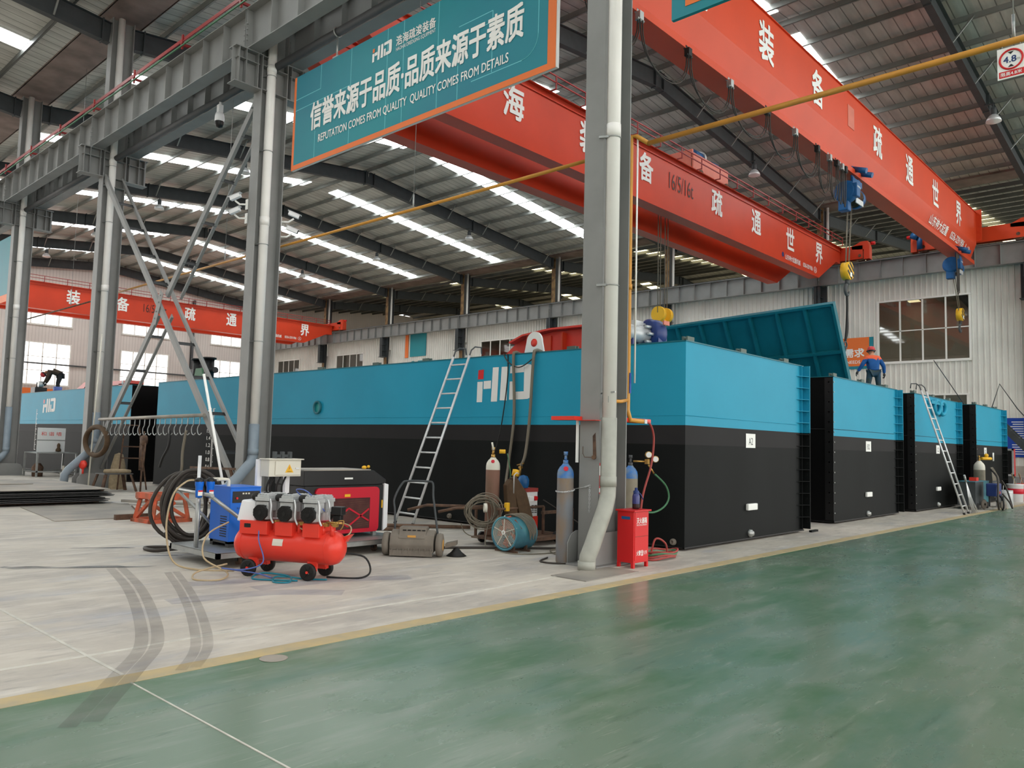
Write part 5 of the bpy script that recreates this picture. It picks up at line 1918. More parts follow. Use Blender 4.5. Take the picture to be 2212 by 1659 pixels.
dr = thing('air_dryer', 'bright blue air dryer cabinet with black control panel on the cart', 'air dryer', (5.45, 10.05, 0.2))
k = MB()
k.box(5.22, 5.66, 9.8, 10.34, 0.28, 0.985)
k.build('cabinet', 'blue', dr, bevel=0.008)
MB().box(5.215, 5.665, 9.795, 10.345, 0.985, 1.0).build('lid', 'blue', dr)
k = MB()
k.box(5.23, 5.67, 9.82, 9.9, 0.205, 0.28)
k.box(5.23, 5.67, 10.24, 10.32, 0.205, 0.28)
k.box(5.23, 5.67, 9.82, 10.32, 0.25, 0.28)
k.build('base', 'black', dr)
MB().box(5.25, 5.64, 9.795, 9.8, 0.79, 0.94).build('control_panel', 'black', dr)
k = MB()
for i, x in enumerate((5.4, 5.44, 5.48)):
    k.box(x - 0.012, x + 0.012, 9.793, 9.795, 0.9, 0.92)
for i in range(5):
    k.box(5.54 + 0.02 * i, 5.555 + 0.02 * i, 9.793, 9.795, 0.82 + 0.02 * (i % 3), 0.91)
k.build('panel_icon', 'cream', dr)
MB().cyl((5.31, 9.796, 0.85), (5.31, 9.785, 0.85), 0.016, n=12).build('power_button', 'red', dr)
text('brand_lettering', 'LU◆ONG', (5.44, 9.796, 0.72), 0.24, 0.032, 'blue_dk', dr, PX_, UP_, 0.02)
text('model_lettering', '— LG-1', (5.42, 9.796, 0.64), 0.18, 0.025, 'blue_dk', dr, PX_, UP_, 0.02)
k = MB()
for i in range(9):
    for j in range(6):
        k.box(5.217, 5.22, 9.87 + j * 0.03, 9.893 + j * 0.03, 0.34 + i * 0.032, 0.355 + i * 0.032)
k.build('vent_slots', 'black', dr)
k = MB()
for y in (9.98, 10.12):
    k.tube(spline([(5.28 + (y - 9.98) * .5, y, 0.99), (5.28 + (y - 9.98) * .5, y, 1.07), (5.24, y, 1.09), (5.12, y, 1.09)], 4), 0.022, 10)
k.build('pipe_elbow', 'cream', dr)
for i, (x, y) in enumerate(((4.86, 9.95), (5.01, 9.95))):
    f = thing('line_filter', 'blue line filter with black cap, %s beside the dryer' % ('outer left one' if i == 0 else 'one next to'), 'filter', (x, y, 0.85), group=None)
    k = MB()
    k.lathe([(0.001, 0.86), (0.04, 0.865), (0.045, 0.9), (0.046, 1.0), (0.054, 1.03), (0.054, 1.07)], (x, y, 0), n=16)
    k.build('bowl', 'blue', f)
    k = MB()
    k.lathe([(0.055, 1.065), (0.056, 1.1), (0.03, 1.12), (0.001, 1.12)], (x, y, 0), n=8)
    k.box(x - 0.075, x + 0.075, y - 0.015, y + 0.015, 1.075, 1.1)
    k.build('cap', 'black', f)
    MB().box(x - 0.035, x + 0.025, y - 0.049, y - 0.044, 0.89, 0.96).build('label', 'white', f)
    MB().box(x - 0.035, x + 0.025, y - 0.05, y - 0.049, 0.94, 0.96).build('label_band', 'red', f)
    MB().cyl((x, y, 0.8), (x, y, 0.86), 0.014, n=8).build('drain', 'alu', f)
hose('air_hose', [(4.8, 9.95, 1.09), (4.68, 9.95, 1.07), (4.52, 9.95, 0.9), (4.46, 9.95, 0.5), (4.5, 9.8, 0.1), (4.7, 9.5, 0.012), (5.0, 9.2, 0.012)], 0.012, 'beigehose', 'beige hose dropping from the blue filters to the floor')
cl = thing('hose_coil', 'large coil of thick black hose hung on the cart handle', 'hose coil', (5.0, 10.95, 0.7))
k = MB()
ax, ay = V((0.9, -0.43, 0.0)), V((0, 0, 1))
random.seed(5)
for i in range(8):
    c = V((5.22 + random.uniform(-.05, .05), 10.86 + i * 0.035, 0.68 + random.uniform(-.04, .04)))
    rx, rz_ = random.uniform(0.26, 0.4), random.uniform(0.42, 0.49)
    k.tube([c + ax * (rx * math.cos(t) * (1 + .08 * math.sin(2 * t + i))) + ay * (rz_ * math.sin(t)) for t in [2 * math.pi * q / 30 for q in range(30)]], 0.026, 8, True)
k.build('loops', 'hose', cl)
k = MB()
k.tube(spline([(4.95, 11.1, 0.3), (5.2, 11.0, 0.06), (5.45, 11.2, 0.03), (5.2, 11.6, 0.03), (4.95, 11.7, 0.03), (4.95, 11.35, 0.03), (5.2, 11.15, 0.06)], 8), 0.026, 8)
k.build('floor_loop', 'hose', cl)

ec = thing('electric_cabinet', 'cream electric box with yellow warning triangle on white posts', 'electric cabinet', (5.95, 9.85, 0.2))
k = MB()
k.box(5.74, 6.24, 9.76, 9.98, 1.13, 1.36)
k.box(5.72, 6.27, 9.73, 10.0, 1.36, 1.375)
k.build('box', 'cream', ec, bevel=0.004)
d = MB()
d.box(5.83, 6.22, 9.745, 9.76, 1.15, 1.34)
do = d.build('door', 'cream', ec, bevel=0.003)
MB().prism([(5.98, 9.744, 1.185), (6.11, 9.744, 1.185), (6.045, 9.744, 1.3)], (0, -0.003, 0)).build('warning_triangle', 'yellow', do)
MB().prism([(6.04, 9.74, 1.25), (6.052, 9.74, 1.25), (6.046, 9.74, 1.28), (6.035, 9.74, 1.222)], (0, -0.001, 0)).build('lightning_mark', 'banner_or', do)
text('warning_caption', '有电危险', (6.045, 9.74, 1.2), 0.07, 0.014, 'black', do, PX_, UP_, 0.0)
MB().box(6.14, 6.2, 9.735, 9.745, 1.235, 1.25).build('latch', 'alu', do)
k = MB()
for x in (5.7, 6.14):
    MB().box(x, x + 0.07, 9.99, 10.05, 0.205, 1.36 if x < 6 else 1.13).build('post', 'gloss_white', ec)
MB().box(5.77, 6.14, 9.995, 10.02, 0.205, 0.9).build('back_plate', 'gloss_white', ec)
k = MB()
for x in (5.85, 5.9, 6.0, 6.08):
    k.tube(spline([(x, 9.88, 1.13), (x - 0.05, 9.9, 0.98), (x - 0.02, 9.93, 0.8), (x - 0.1, 9.96, 0.6)], 5), 0.014, 6)
k.build('wiring', 'rubber', ec)
k = MB()
for x in (5.93, 6.05, 6.17):
    k.box(x - 0.02, x + 0.02, 9.92, 9.98, 1.375, 1.47)
k.box(5.93, 6.19, 9.94, 9.96, 1.39, 1.43)
tag(k.build('clamp_bracket', 'rafter'), 'dark bracket lying on top of the cream electric box', 'bracket')
tag(MB().cyl((5.66, 10.5, 0.2), (5.3, 10.9, 2.55), 0.02, n=8).build('leaning_pole', 'white'), 'long white pole leaning up beside the second near column', 'pole')
k = MB()
k.lathe([(0.001, 0.0), (0.08, 0), (0.08, 0.09), (0.001, 0.09)], (5.78, 10.45, 0.88), n=18)
k.cyl((5.78, 10.45, 0.21), (5.78, 10.45, 0.88), 0.05, n=10)
tag(k.build('beacon', 'red'), 'round red cap between the dryer and the electric box', 'beacon')

lw = thing('laser_machine', 'black and crimson laser machine with white corner strip on the cart', 'laser machine', (7.15, 10.2, 0.2))
k = MB()
k.box(6.38, 7.8, 9.86, 10.62, 0.27, 0.98)
k.prism([(6.36, 9.85, 0.98), (7.66, 9.85, 0.98), (7.84, 9.85, 1.0), (7.84, 9.85, 1.06), (7.6, 9.85, 1.2), (6.36, 9.85, 1.2)], (0, 0.78, 0))
k.build('body', 'black', lw, bevel=0.01)
k = MB()
k.box(6.36, 7.55, 9.87, 10.6, 1.2, 1.215)
k.build('top_sheet', 'plate', lw)
pan = []
x0, x1, z0, z1, rr_ = 6.55, 7.7, 0.27, 0.95, 0.07
for cx, cz, a in ((x1 - rr_, z1 - rr_, 0), (x0 + rr_, z1 - rr_, 90), (x0 + rr_, z0 + rr_, 180), (x1 - rr_, z0 + rr_, 270)):
    for i in range(6):
        t = math.radians(a + i * 18)
        pan.append((cx + rr_ * math.cos(t), 9.862, cz + rr_ * math.sin(t)))
po = MB().prism(pan, (0, -0.035, 0)).build('side_panel', 'crimson', lw)
MB().box(6.82, 7.52, 9.822, 9.828, 0.33, 0.79).build('mesh_grille', 'mesh_dk', po)
k = MB()
for a, b in (((6.95, .52), (7.13, .64)), ((7.13, .64), (7.5, .44)), ((6.98, .45), (7.12, .37)), ((7.12, .37), (7.5, .62))):
    k.bar((a[0], 9.818, a[1]), (b[0], 9.818, b[1]), 0.008, 0.025, (0, 0, 1))
k.build('diamond_trim', 'crimson', po)
k = MB()
for i in range(30):
    z = 0.345 + i * 0.0145
    for j in range(0, 1):
        k.box(6.83, 7.51, 9.8205, 9.8225, z, z + 0.004)
k.build('mesh_wire', 'rust', po)
MB().box(7.05, 7.15, 9.82, 9.827, 0.81, 0.85).build('sticker', 'yellow', po)
MB().prism([(7.8, 9.84, 0.27), (7.88, 9.84, 0.32), (7.88, 9.84, 0.98), (7.8, 9.84, 1.0)], (0, 0.05, 0)).build('corner_strip', 'gloss_white', lw)
MB().box(7.05, 7.2, 9.842, 9.848, 1.07, 1.095).build('name_plate', 'white', lw)
MB().box(7.765, 7.785, 9.85, 9.858, 0.62, 0.74).build('key_tag', 'yellow', lw)
k = MB()
for x in (6.5, 7.7):
    for y in (9.95, 10.5):
        k.box(x - 0.03, x + 0.03, y - 0.03, y + 0.03, 0.205, 0.27)
k.build('foot', 'galv', lw)
k = MB()
k.sphere((7.52, 10.0, 1.24), 0.035, 8, (1.2, 1, 0.8))
k.sphere((7.6, 10.0, 1.25), 0.025, 8)
tag(k.build('cleaning_cloth', 'yellow'), 'crumpled yellow cloth on top of the black laser machine', 'cloth')

# ------------------------------------------------------------------ sweeper
sw = thing('floor_sweeper', 'dusty push sweeper with two big wheels and a bent handle', 'sweeper', (7.66, 8.93, 0), math.radians(-51))


def S(name, mb, m, par=None, bevel=0.0):
    return mb.build(name, m, par or sw, world=False, bevel=bevel)


k = MB()
k.prism([(-0.32, -0.2, 0.06), (-0.32, -0.22, 0.18), (-0.32, -0.17, 0.31), (-0.32, -0.02, 0.38), (-0.32, 0.2, 0.28), (-0.32, 0.25, 0.08)], (0.64, 0, 0))
k.prism([(-0.2, -0.2, 0.26), (-0.2, -0.1, 0.42), (-0.2, 0.1, 0.42), (-0.2, 0.2, 0.26)], (0.4, 0, 0))
S('body', k, 'dust', bevel=0.015)
k = MB()
for i in range(8):
    k.box(-0.28 + i * 0.08, -0.265 + i * 0.08, -0.235, -0.2, 0.05, 0.13)
k.box(-0.31, 0.31, -0.225, -0.205, 0.02, 0.1)
S('front_lip', k, 'dust')
for x in (-0.39, 0.39):
    w = MB()
    w.lathe([(0.05, -0.05), (0.12, -0.05), (0.16, -0.04), (0.17, 0), (0.16, 0.04), (0.12, 0.05), (0.05, 0.05)], (x, -0.05, 0.17), (1, 0, 0), 26)
    wo = S('wheel', w, 'dust')
    d = MB()
    sx = 1 if x > 0 else -1
    d.lathe([(0.001, 0.05), (0.07, 0.052), (0.1, 0.046)], (x, -0.05, 0.17), (sx, 0, 0), 20)
    S('wheel_disc', d, 'dust_or', wo)
k = MB()
k.tube(spline([(-0.3, 0.08, 0.3), (-0.33, 0.16, 0.62), (-0.36, 0.24, 0.8), (-0.27, 0.34, 1.02), (-0.18, 0.37, 1.06), (0.12, 0.37, 1.06), (0.2, 0.34, 1.03), (0.22, 0.28, 0.86), (0.26, 0.18, 0.7), (0.34, 0.06, 0.3)], 5), 0.016, 10)
S('handle', k, 'rafter')
S('badge', MB().box(-0.06, 0.06, -0.195, -0.185, 0.28, 0.31), 'dust_or')
k = MB()
for i in range(5):
    k.box(-0.14 + i * 0.07, -0.09 + i * 0.07, -0.14, -0.13, 0.37, 0.385)
S('vent_slot', k, 'black')
k = MB()
k.prism([(0.46, 0.0, 0.12), (0.46, 0.2, 0.12), (0.62, 0.2, 0.16), (0.62, 0.02, 0.16)], (0, 0, 0.06))
S('side_arm', k, 'dust')
S('side_brush', MB().lathe([(0.03, 0.12), (0.08, 0.06), (0.15, 0.005), (0.14, 0.002), (0.03, 0.1)], (0.62, 0.08, 0), n=26), 'rubber')

# ------------------------------------------------------------------ fan, gas cylinders, welding cart
fn = thing('drum_fan', 'round teal drum fan with wire guard and red blades on the floor', 'fan', (8.98, 8.36, 0), math.radians(2))
# local +X is the way the air channel runs away from the viewer


def FN(name, mb, m, par=None):
    return mb.build(name, m, par or fn, world=False)


k = MB()
k.lathe([(0.23, 0.02), (0.23, 0.5), (0.262, 0.5), (0.245, 0.48), (0.245, 0.03), (0.265, 0.0), (0.23, 0.0), (0.23, 0.02)], (0, 0, 0.28), (1, 0, 0), 36)
FN('housing', k, 'fanteal')
k = MB()
for i in range(10):
    q = 0.05 + 0.02 * i
    k.tube([(0.01 - 0.02 * math.cos(q * 6), q * math.cos(t), 0.3 + q * math.sin(t)) for t in [2 * math.pi * j / 28 for j in range(28)]], 0.0035, 4, True)
for i in range(5):
    t = i * 2 * math.pi / 5 + 0.3
    k.bar((-0.01, 0, 0.3), (0.01, 0.26 * math.cos(t), 0.3 + 0.26 * math.sin(t)), 0.012, 0.008)
FN('guard', k, 'cream')
k = MB()
k.lathe([(0.02, -0.01), (0.035, -0.01), (0.035, -0.02), (0.02, -0.02)], (0, 0, 0.3), (1, 0, 0), 16)
FN('guard_boss', k, 'white')
for i in range(5):
    t = i * 2 * math.pi / 5
    c, s_ = math.cos(t), math.sin(t)
    k = MB()
    vs = []
    for r, w, tw in ((0.05, 0.04, 0.05), (0.14, 0.07, 0.04), (0.235, 0.085, 0.025)):
        for sg in (-1, 1):
            vs.append((0.12 + sg * tw, r * c - sg * w * s_, 0.3 + r * s_ + sg * w * c))
    k.add(vs, [(0, 1, 3, 2), (2, 3, 5, 4)])
    FN('blade', k, 'orange')
FN('motor', MB().cyl((0.1, 0, 0.3), (0.34, 0, 0.3), 0.06, n=16), 'rust')
k = MB()
for x in (0.06, 0.36):
    k.box(x - 0.02, x + 0.02, -0.22, 0.22, 0, 0.03)
    k.box(x - 0.02, x + 0.02, -0.16, -0.12, 0.02, 0.1)
    k.box(x - 0.02, x + 0.02, 0.12, 0.16, 0.02, 0.1)
FN('foot', k, 'rust')
k = MB()
random.seed(8)
for i in range(9):
    o = i * 0.03
    k.tube(spline([(0.1 + o, 0.2, 0.48), (0.14 + o, 0.08, 0.585), (0.2 + o, -0.06, 0.58 + .006 * (i % 3)), (0.24 + o, -0.2, 0.5), (0.28 + o * .7, -0.27, 0.36), (0.3 + o * .5, -0.285, 0.22 + .03 * (i % 4))], 5), 0.008, 5)
ko = k.build('cable_heap', 'cablegrey', None)
ko.matrix_world = Matrix.Translation((8.98, 8.36, -0.03)) @ Matrix.Rotation(math.radians(2), 4, 'Z')
tag(ko, 'grey welding cable draped over the teal drum fan', 'cable')


def cylinder(x, y, z, r, h, body, neck, label, vm='brass', cap=None):
    c = thing('gas_cylinder', label, 'gas cylinder', (x, y, z))
    hb_ = h - r * 1.25
    MB().lathe([(0.001, 0), (r * 0.92, 0), (r, 0.03), (r, hb_ - r * 0.5)], (x, y, z), n=26).build('body', body, c)
    MB().lathe([(r, hb_ - r * 0.5), (r, hb_), (r * 0.93, hb_ + r * 0.42), (r * 0.7, hb_ + r * 0.82), (r * 0.42, hb_ + r * 1.1), (r * 0.36, hb_ + r * 1.25)], (x, y, z), n=26).build('shoulder', neck, c)
    v = MB()
    v.cyl((x, y, z + h - 0.02), (x, y, z + h + 0.05), 0.036, n=12)
    v.cyl((x, y, z + h + 0.05), (x, y, z + h + 0.13), 0.018, n=10)
    v.cyl((x - 0.05, y - 0.03, z + h + 0.075), (x + 0.05, y + 0.03, z + h + 0.075), 0.014, n=8)
    v.cyl((x, y, z + h + 0.12), (x, y, z + h + 0.17), 0.03, n=8)
    v.build('valve', vm, c)
    return c


gc = cylinder(8.86, 7.08, 0.0, 0.118, 1.4, 'blue_cyl', 'cyl_blue', 'weathered blue gas cylinder chained to the nearest column', 'cyl_blue')
MB().lathe([(0.001, 0.0), (0.035, 0.0)], (8.86 - 0.085, 7.08 - 0.075, 1.33), (-0.75, -0.6, 0.35), 14).build('red_mark', 'crimson', gc)
ch = thing('chain', 'silver chain around the blue cylinder, hooked to the column', 'chain', (8.9, 7.0, 1.05))
k = MB()
pts = [(8.86 + 0.13 * math.cos(t), 7.08 + 0.13 * math.sin(t), 1.02 + 0.02 * math.cos(t)) for t in [2.2 + i * 0.19 for i in range(20)]]
pts += [(8.955, 6.8 - i * 0.018, 1.08 + i * 0.006) for i in range(6)]
dn_ = [(8.955, 6.72, 1.1 - i * 0.028) for i in range(14)]
for q in (pts, dn_):
    for i in range(len(q) - 1):
        a, b = V(q[i]), V(q[i + 1])
        d = (b - a).normalized()
        s_ = d.cross(V((0, 0, 1)) if i % 2 else V((0.6, 0.8, 0.1))).normalized() * 0.008
        k.tube([a + s_ - d * .006, b + s_ + d * .006, b - s_ + d * .006, a - s_ - d * .006], 0.0035, 5, True)
k.build('links', 'alu', ch)
g2 = cylinder(10.75, 7.25, 0.0, 0.118, 1.36, 'grey_cyl', 'cyl_blue', 'grey gas cylinder with blue shoulder behind the red fire box', 'steel_dk')
rg = thing('pressure_regulator', 'brass regulator with two dials on the cylinder behind the fire box', 'regulator', (10.9, 7.1, 1.45))
k = MB()
k.cyl((10.78, 7.22, 1.43), (10.98, 7.08, 1.43), 0.016, n=8)
k.box(10.93, 10.99, 7.04, 7.1, 1.39, 1.47)
k.cyl((10.97, 7.05, 1.38), (11.04, 6.99, 1.24), 0.014, n=8)
k.build('body', 'brass', rg)
for x, y, z in ((10.92, 7.02, 1.54), (11.06, 6.98, 1.47)):
    k = MB()
    k.lathe([(0.001, 0.02), (0.05, 0.02), (0.056, 0.01), (0.056, -0.02), (0.001, -0.02)], (x, y, z), (-0.7, -0.7, 0), 18)
    do = k.build('dial', 'brass', rg)
    MB().lathe([(0.001, 0.022), (0.045, 0.022)], (x, y, z), (-0.7, -0.7, 0), 18).build('dial_face', 'offwhite', do)
hose('gas_hose', [(10.02, 6.5, 2.03), (10.15, 6.5, 2.0), (10.25, 6.5, 1.8), (10.22, 6.52, 1.4), (10.05, 6.56, 0.9), (10.0, 6.55, 0.4), (10.15, 6.5, 0.03)], 0.016, 'redhose', 'red gas hose hanging from the yellow pipe past the dials')
hose('gas_hose', [(11.05, 6.98, 1.23), (11.25, 6.9, 1.05), (11.32, 6.88, 0.85), (11.2, 6.9, 0.7), (10.95, 6.95, 0.62), (10.7, 7.05, 0.66)], 0.016, 'greenhose', 'green gas hose curving out from the brass regulator')
fh = thing('floor_hose', 'red and green hoses coiled on the floor right of the fire box', 'hose coil', (10.5, 6.5, 0))
for i, m in enumerate(('redhose', 'redhose', 'greenhose', 'redhose')):
    k = MB()
    c = V((10.35 + 0.1 * i, 6.45 + 0.02 * i, 0.02 + 0.022 * i))
    k.tube([c + V((0.36 * math.cos(t) - .04 * i, 0.17 * math.sin(t), 0.015 * math.sin(3 * t + i) + .01)) for t in [2 * math.pi * q / 26 for q in range(26)]], 0.015, 7, True)
    k.build('loop', m, fh)
MB().tube(spline([(10.2, 6.5, 0.05), (10.25, 6.45, 0.3), (10.45, 6.4, 0.22), (10.5, 6.4, 0.03)], 6), 0.015, 7).build('loop', 'redhose', fh)

fb = thing('fire_box', 'red fire extinguisher box with white characters in front of the nearest column', 'fire box', (9.42, 6.26, 0))
k = MB()
k.box(9.2, 9.57, 6.14, 6.41, 0.07, 0.77)
k.build('cabinet', 'red', fb, bevel=0.004)
MB().box(9.175, 9.6, 6.11, 6.43, 0.77, 0.79).build('top_plate', 'red', fb, bevel=0.003)
k = MB()
for x in (9.2, 9.53):
    for y in (6.14, 6.37):
        k.box(x, x + 0.04, y, y + 0.04, 0, 0.07)
k.build('leg', 'red', fb)
d = MB().box(9.225, 9.56, 6.134, 6.14, 0.1, 0.76).build('door', 'red', fb)
MB().box(9.23, 9.55, 6.1325, 6.1345, 0.425, 0.43).build('door_seam', 'rust', d)
text('door_lettering', '灭火器箱', (9.39, 6.132, 0.645), 0.25, 0.08, 'white', d, PX_, UP_, 0.02)
text('english_lettering', 'FIRE EXTINGUISHER BOX', (9.39, 6.132, 0.585), 0.25, 0.022, 'white', d, PX_, UP_, 0.0)
text('alarm_lettering', '火警☎119', (9.39, 6.132, 0.2), 0.25, 0.075, 'white', d, PX_, UP_, 0.02)
MB().box(9.196, 9.2, 6.2, 6.34, 0.66, 0.7).build('blue_label', 'hoist', fb)
bt = thing('water_bottle', 'purple water bottle with loop standing on the red fire box', 'bottle', (9.43, 6.26, 0.795))
MB().lathe([(0.001, 0.0), (0.05, 0.0), (0.053, 0.02), (0.053, 0.07)], (9.43, 6.26, 0.796), n=18).build('drink', 'tea', bt)
MB().lathe([(0.053, 0.07), (0.053, 0.17), (0.045, 0.2), (0.032, 0.215)], (9.43, 6.26, 0.796), n=18).build('body', 'bottle', bt)
MB().lathe([(0.04, 0.21), (0.04, 0.25), (0.022, 0.255), (0.02, 0.29), (0.001, 0.295)], (9.43, 6.26, 0.796), n=18).build('cap', 'blue_dk', bt)
MB().tube(spline([(9.47, 6.26, 1.03), (9.52, 6.24, 0.99), (9.54, 6.22, 0.93), (9.5, 6.2, 0.94)], 5), 0.008, 6).build('strap', 'blue_dk', bt)
fs = thing('fire_notice', 'red and white fire notice on the web of the nearest column', 'sign', (9.2, 6.74, 1.0))
MB().box(9.02, 9.4, 6.738, 6.742, 0.98, 1.42).build('board', 'white', fs)
k = MB()
k.box(9.02, 9.4, 6.736, 6.738, 1.38, 1.42)
k.box(9.02, 9.4, 6.736, 6.738, 1.06, 1.24)
k.box(9.02, 9.4, 6.736, 6.738, 0.98, 1.0)
k.build('red_band', 'red', fs)
text('notice_lettering', '消灭', (9.1, 6.735, 1.31), 0.14, 0.1, 'red', fs, PX_, UP_, 0.01)
rs = thing('red_shelf', 'red angle shelf clamped around the nearest column at chest height', 'shelf', (9.0, 6.8, 2.03))
k = MB()
k.box(8.78, 8.968, 6.88, 7.3, 2.02, 2.075)
k.box(8.85, 8.968, 6.55, 6.92, 2.015, 2.022)
k.build('left_arm', 'redsat', rs)
k = MB()
k.box(9.65, 10.32, 6.6, 6.68, 2.03, 2.085)
k.box(9.65, 10.3, 6.6, 6.86, 2.025, 2.032)
k.build('right_arm', 'redsat', rs)
k = MB()
k.box(8.93, 8.968, 6.935, 6.96, 1.42, 2.02)
k.build('hanging_strip', 'white', rs)
k = MB()
k.tube([(9.65, 6.64, 2.02), (9.66, 6.66, 1.75)], 0.012, 6)
k.build('strut', 'white', rs)
st = MB()
st.add([(8.967, 6.62, 1.5), (8.967, 6.68, 1.5), (8.967, 6.69, 1.8), (8.967, 6.64, 1.85)], [(0, 1, 2, 3)])
st.cyl((8.968, 6.65, 1.5), (8.93, 6.65, 1.5), 0.03, n=8)
st.tube([(8.94, 6.65, 1.5), (8.93, 6.8, 1.5), (8.93, 6.83, 1.55), (8.93, 6.83, 1.65)], 0.005, 5)
tag(st.build('rusty_stub', 'rust'), 'rusty stub with wire hook on the face of the nearest column', 'bracket')
tag(MB().box(7.85, 9.0, 5.92, 6.48, 0.0, 0.012).build('floor_plate', 'plate'), 'thin steel floor plate under the grey drain pipe foot', 'plate')

# welding cart
wc = thing('welding_cart', 'rusty welding cart with long handles behind the teal fan', 'cart', (9.9, 9.0, 0))
k = MB()
k.box(9.3, 10.9, 8.75, 9.4, 0.1, 0.13)
for a, b in (((9.35, 9.42, 0.6), (10.5, 9.4, 0.6)), ((9.35, 8.86, 0.6), (10.5, 8.86, 0.6))):
    k.cyl(a, b, 0.022, n=8)
k.tube([(9.45, 9.42, 0.6), (8.75, 9.9, 0.62), (8.55, 10.15, 0.53)], 0.024, 8)
k.tube([(9.35, 9.1, 0.6), (8.95, 9.4, 0.6), (8.75, 9.62, 0.53)], 0.024, 8)
for x in (9.4, 10.5):
    for y in (8.86, 9.4):
        k.bar((x, y, 0.12), (x, y, 0.6), 0.035, 0.035)
k.build('frame', 'rust', wc)
k = MB()
k.box(10.55, 10.95, 8.55, 8.62, 0.52, 0.57)
k.box(10.88, 10.95, 8.55, 8.62, 0.1, 0.55)
k.box(10.2, 10.95, 8.6, 8.66, 0.5, 0.55)
k.box(9.9, 10.95, 8.5, 8.72, 0.08, 0.13)
k.build('side_frame', 'rust', wc)
for x in (9.6, 10.7):
    for y in (8.72, 9.44):
        MB().cyl((x, y - 0.025, 0.09), (x, y + 0.025, 0.09), 0.09, n=16).build('wheel', 'rubber', wc)
gb = cylinder(9.56, 9.19, 0.13, 0.118, 1.3, 'brown_cyl', 'cream', 'brown gas cylinder with dirty white shoulder on the welding cart', 'brass')
k = MB()
k.lathe([(0.001, 0), (0.035, 0), (0.035, 0.1), (0.001, 0.1)], (9.6, 9.09, 1.53), (0.7, -0.65, 0), 14)
k.build('flow_gauge', 'yellow', gb)
MB().cyl((9.54, 9.17, 1.55), (9.52, 9.19, 1.68), 0.016, n=8).build('flow_tube', 'cream', gb)
MB().lathe([(0.001, 0.0), (0.03, 0.0)], (9.56 - 0.08, 9.19 - 0.07, 1.365), (-0.75, -0.65, 0.4), 14).build('red_mark', 'crimson', gb)
hose('gas_hose', [(9.7, 9.0, 1.5), (9.76, 8.98, 1.2), (9.78, 8.98, 0.95), (9.95, 8.95, 0.88)], 0.008, 'greenhose', 'thin green hose beside the brown cylinder')
wm = thing('welding_machine', 'grey and red welding machine with white and red switch on the cart', 'welding machine', (10.42, 9.2, 0.13))
MB().box(10.28, 10.56, 9.05, 9.4, 0.14, 0.9).build('case', 'offwhite', wm, bevel=0.01)
MB().box(10.275, 10.565, 9.045, 9.405, 0.84, 0.905).build('top', 'redhose', wm)
MB().box(10.275, 10.565, 9.042, 9.405, 0.14, 0.42).build('lower_panel', 'redsat', wm)
k = MB()
for j in range(2):
    for i in range(5):
        k.box(10.4 + j * 0.08, 10.46 + j * 0.08, 9.046, 9.05, 0.48 + i * 0.03, 0.492 + i * 0.03)
k.build('vent', 'black', wm)
MB().box(10.32, 10.44, 9.03, 9.05, 0.68, 0.76).build('switch_plate', 'white', wm)
MB().cyl((10.48, 9.05, 0.73), (10.48, 9.01, 0.73), 0.04, n=14).build('switch_knob', 'red', wm)
cc = thing('cable_coil', 'coil of grey welding cable hung on the cart handles', 'cable coil', (9.2, 9.35, 0.7))
k = MB()
random.seed(21)
for i in range(13):
    c = V((9.24 + random.uniform(-.05, .05), 9.08 + random.uniform(-.06, .06), 0.56 + random.uniform(-.05, .05)))
    rx, rz_ = random.uniform(0.2, 0.28), random.uniform(0.18, 0.27)
    k.tube([c + V((0.76, -0.65, 0)) * (rx * math.cos(t)) + V((0, 0, 1)) * (rz_ * math.sin(t)) for t in [2 * math.pi * q / 24 for q in range(24)]], 0.0085, 5, True)
k.build('loops', 'cablegrey', cc)
k = MB()
k.tube(spline([(9.3, 9.1, 0.72), (9.28, 9.0, 0.4), (9.1, 8.85, 0.012), (8.9, 8.1, 0.012), (9.4, 7.8, 0.012), (9.9, 7.9, 0.012)], 7), 0.009, 5)
k.tube(spline([(9.05, 9.4, 0.35), (9.2, 9.35, 0.15), (9.6, 8.9, 0.05), (9.75, 8.6, 0.012)], 7), 0.009, 5)
k.build('tail', 'cablegrey', cc)
k = MB()
k.lathe([(0.05, -0.02), (0.075, -0.02), (0.075, 0.03), (0.05, 0.03), (0.05, -0.02)], (9.2, 9.0, 0.62), (0.8, -0.6, 0), 18)
tag(k.build('tape_roll', 'cream'), 'cream roll of tape on the cart handle', 'tape')
lj = thing('leather_apron', 'dark brown leather apron hung over the welding cart', 'apron', (9.83, 8.95, 0.4))
k = MB()
k.prism([(9.620, 8.860, 0.42), (9.820, 8.820, 0.42), (9.780, 8.880, 1.02), (9.700, 8.900, 1.08), (9.600, 8.900, 0.98)], (0.05, 0.14, 0))
k.prism([(9.850, 8.800, 0.42), (10.120, 8.750, 0.42), (10.000, 8.800, 0.85), (9.820, 8.880, 1.12), (9.720, 8.900, 1.1)], (0.04, 0.12, 0))
k.build('hide', 'leather', lj, bevel=0.02)
k = MB()
k.box(9.52, 9.6, 8.82, 8.88, 0.56, 0.7)
tag(k.build('remote_box', 'yellow', bevel=0.01), 'yellow wire feeder remote hanging at the brown cylinder', 'control box')
k = MB()
k.lathe([(0.001, 0), (0.06, 0), (0.055, 0.11), (0.001, 0.12)], (9.900, 9.000, 1.12), (0.25, 0, 1), 16)
tag(k.build('yellow_cup', 'yellow'), 'yellow cup on top of the leather apron', 'cup')
k = MB()
k.lathe([(0.001, 0.16), (0.07, 0.14), (0.1, 0.08), (0.1, 0.0), (0.085, -0.06)], (10.3, 9.16, 0.97), n=18)
tag(k.build('welding_mask', 'hoist'), 'blue welding mask on top of the welding machine', 'mask')
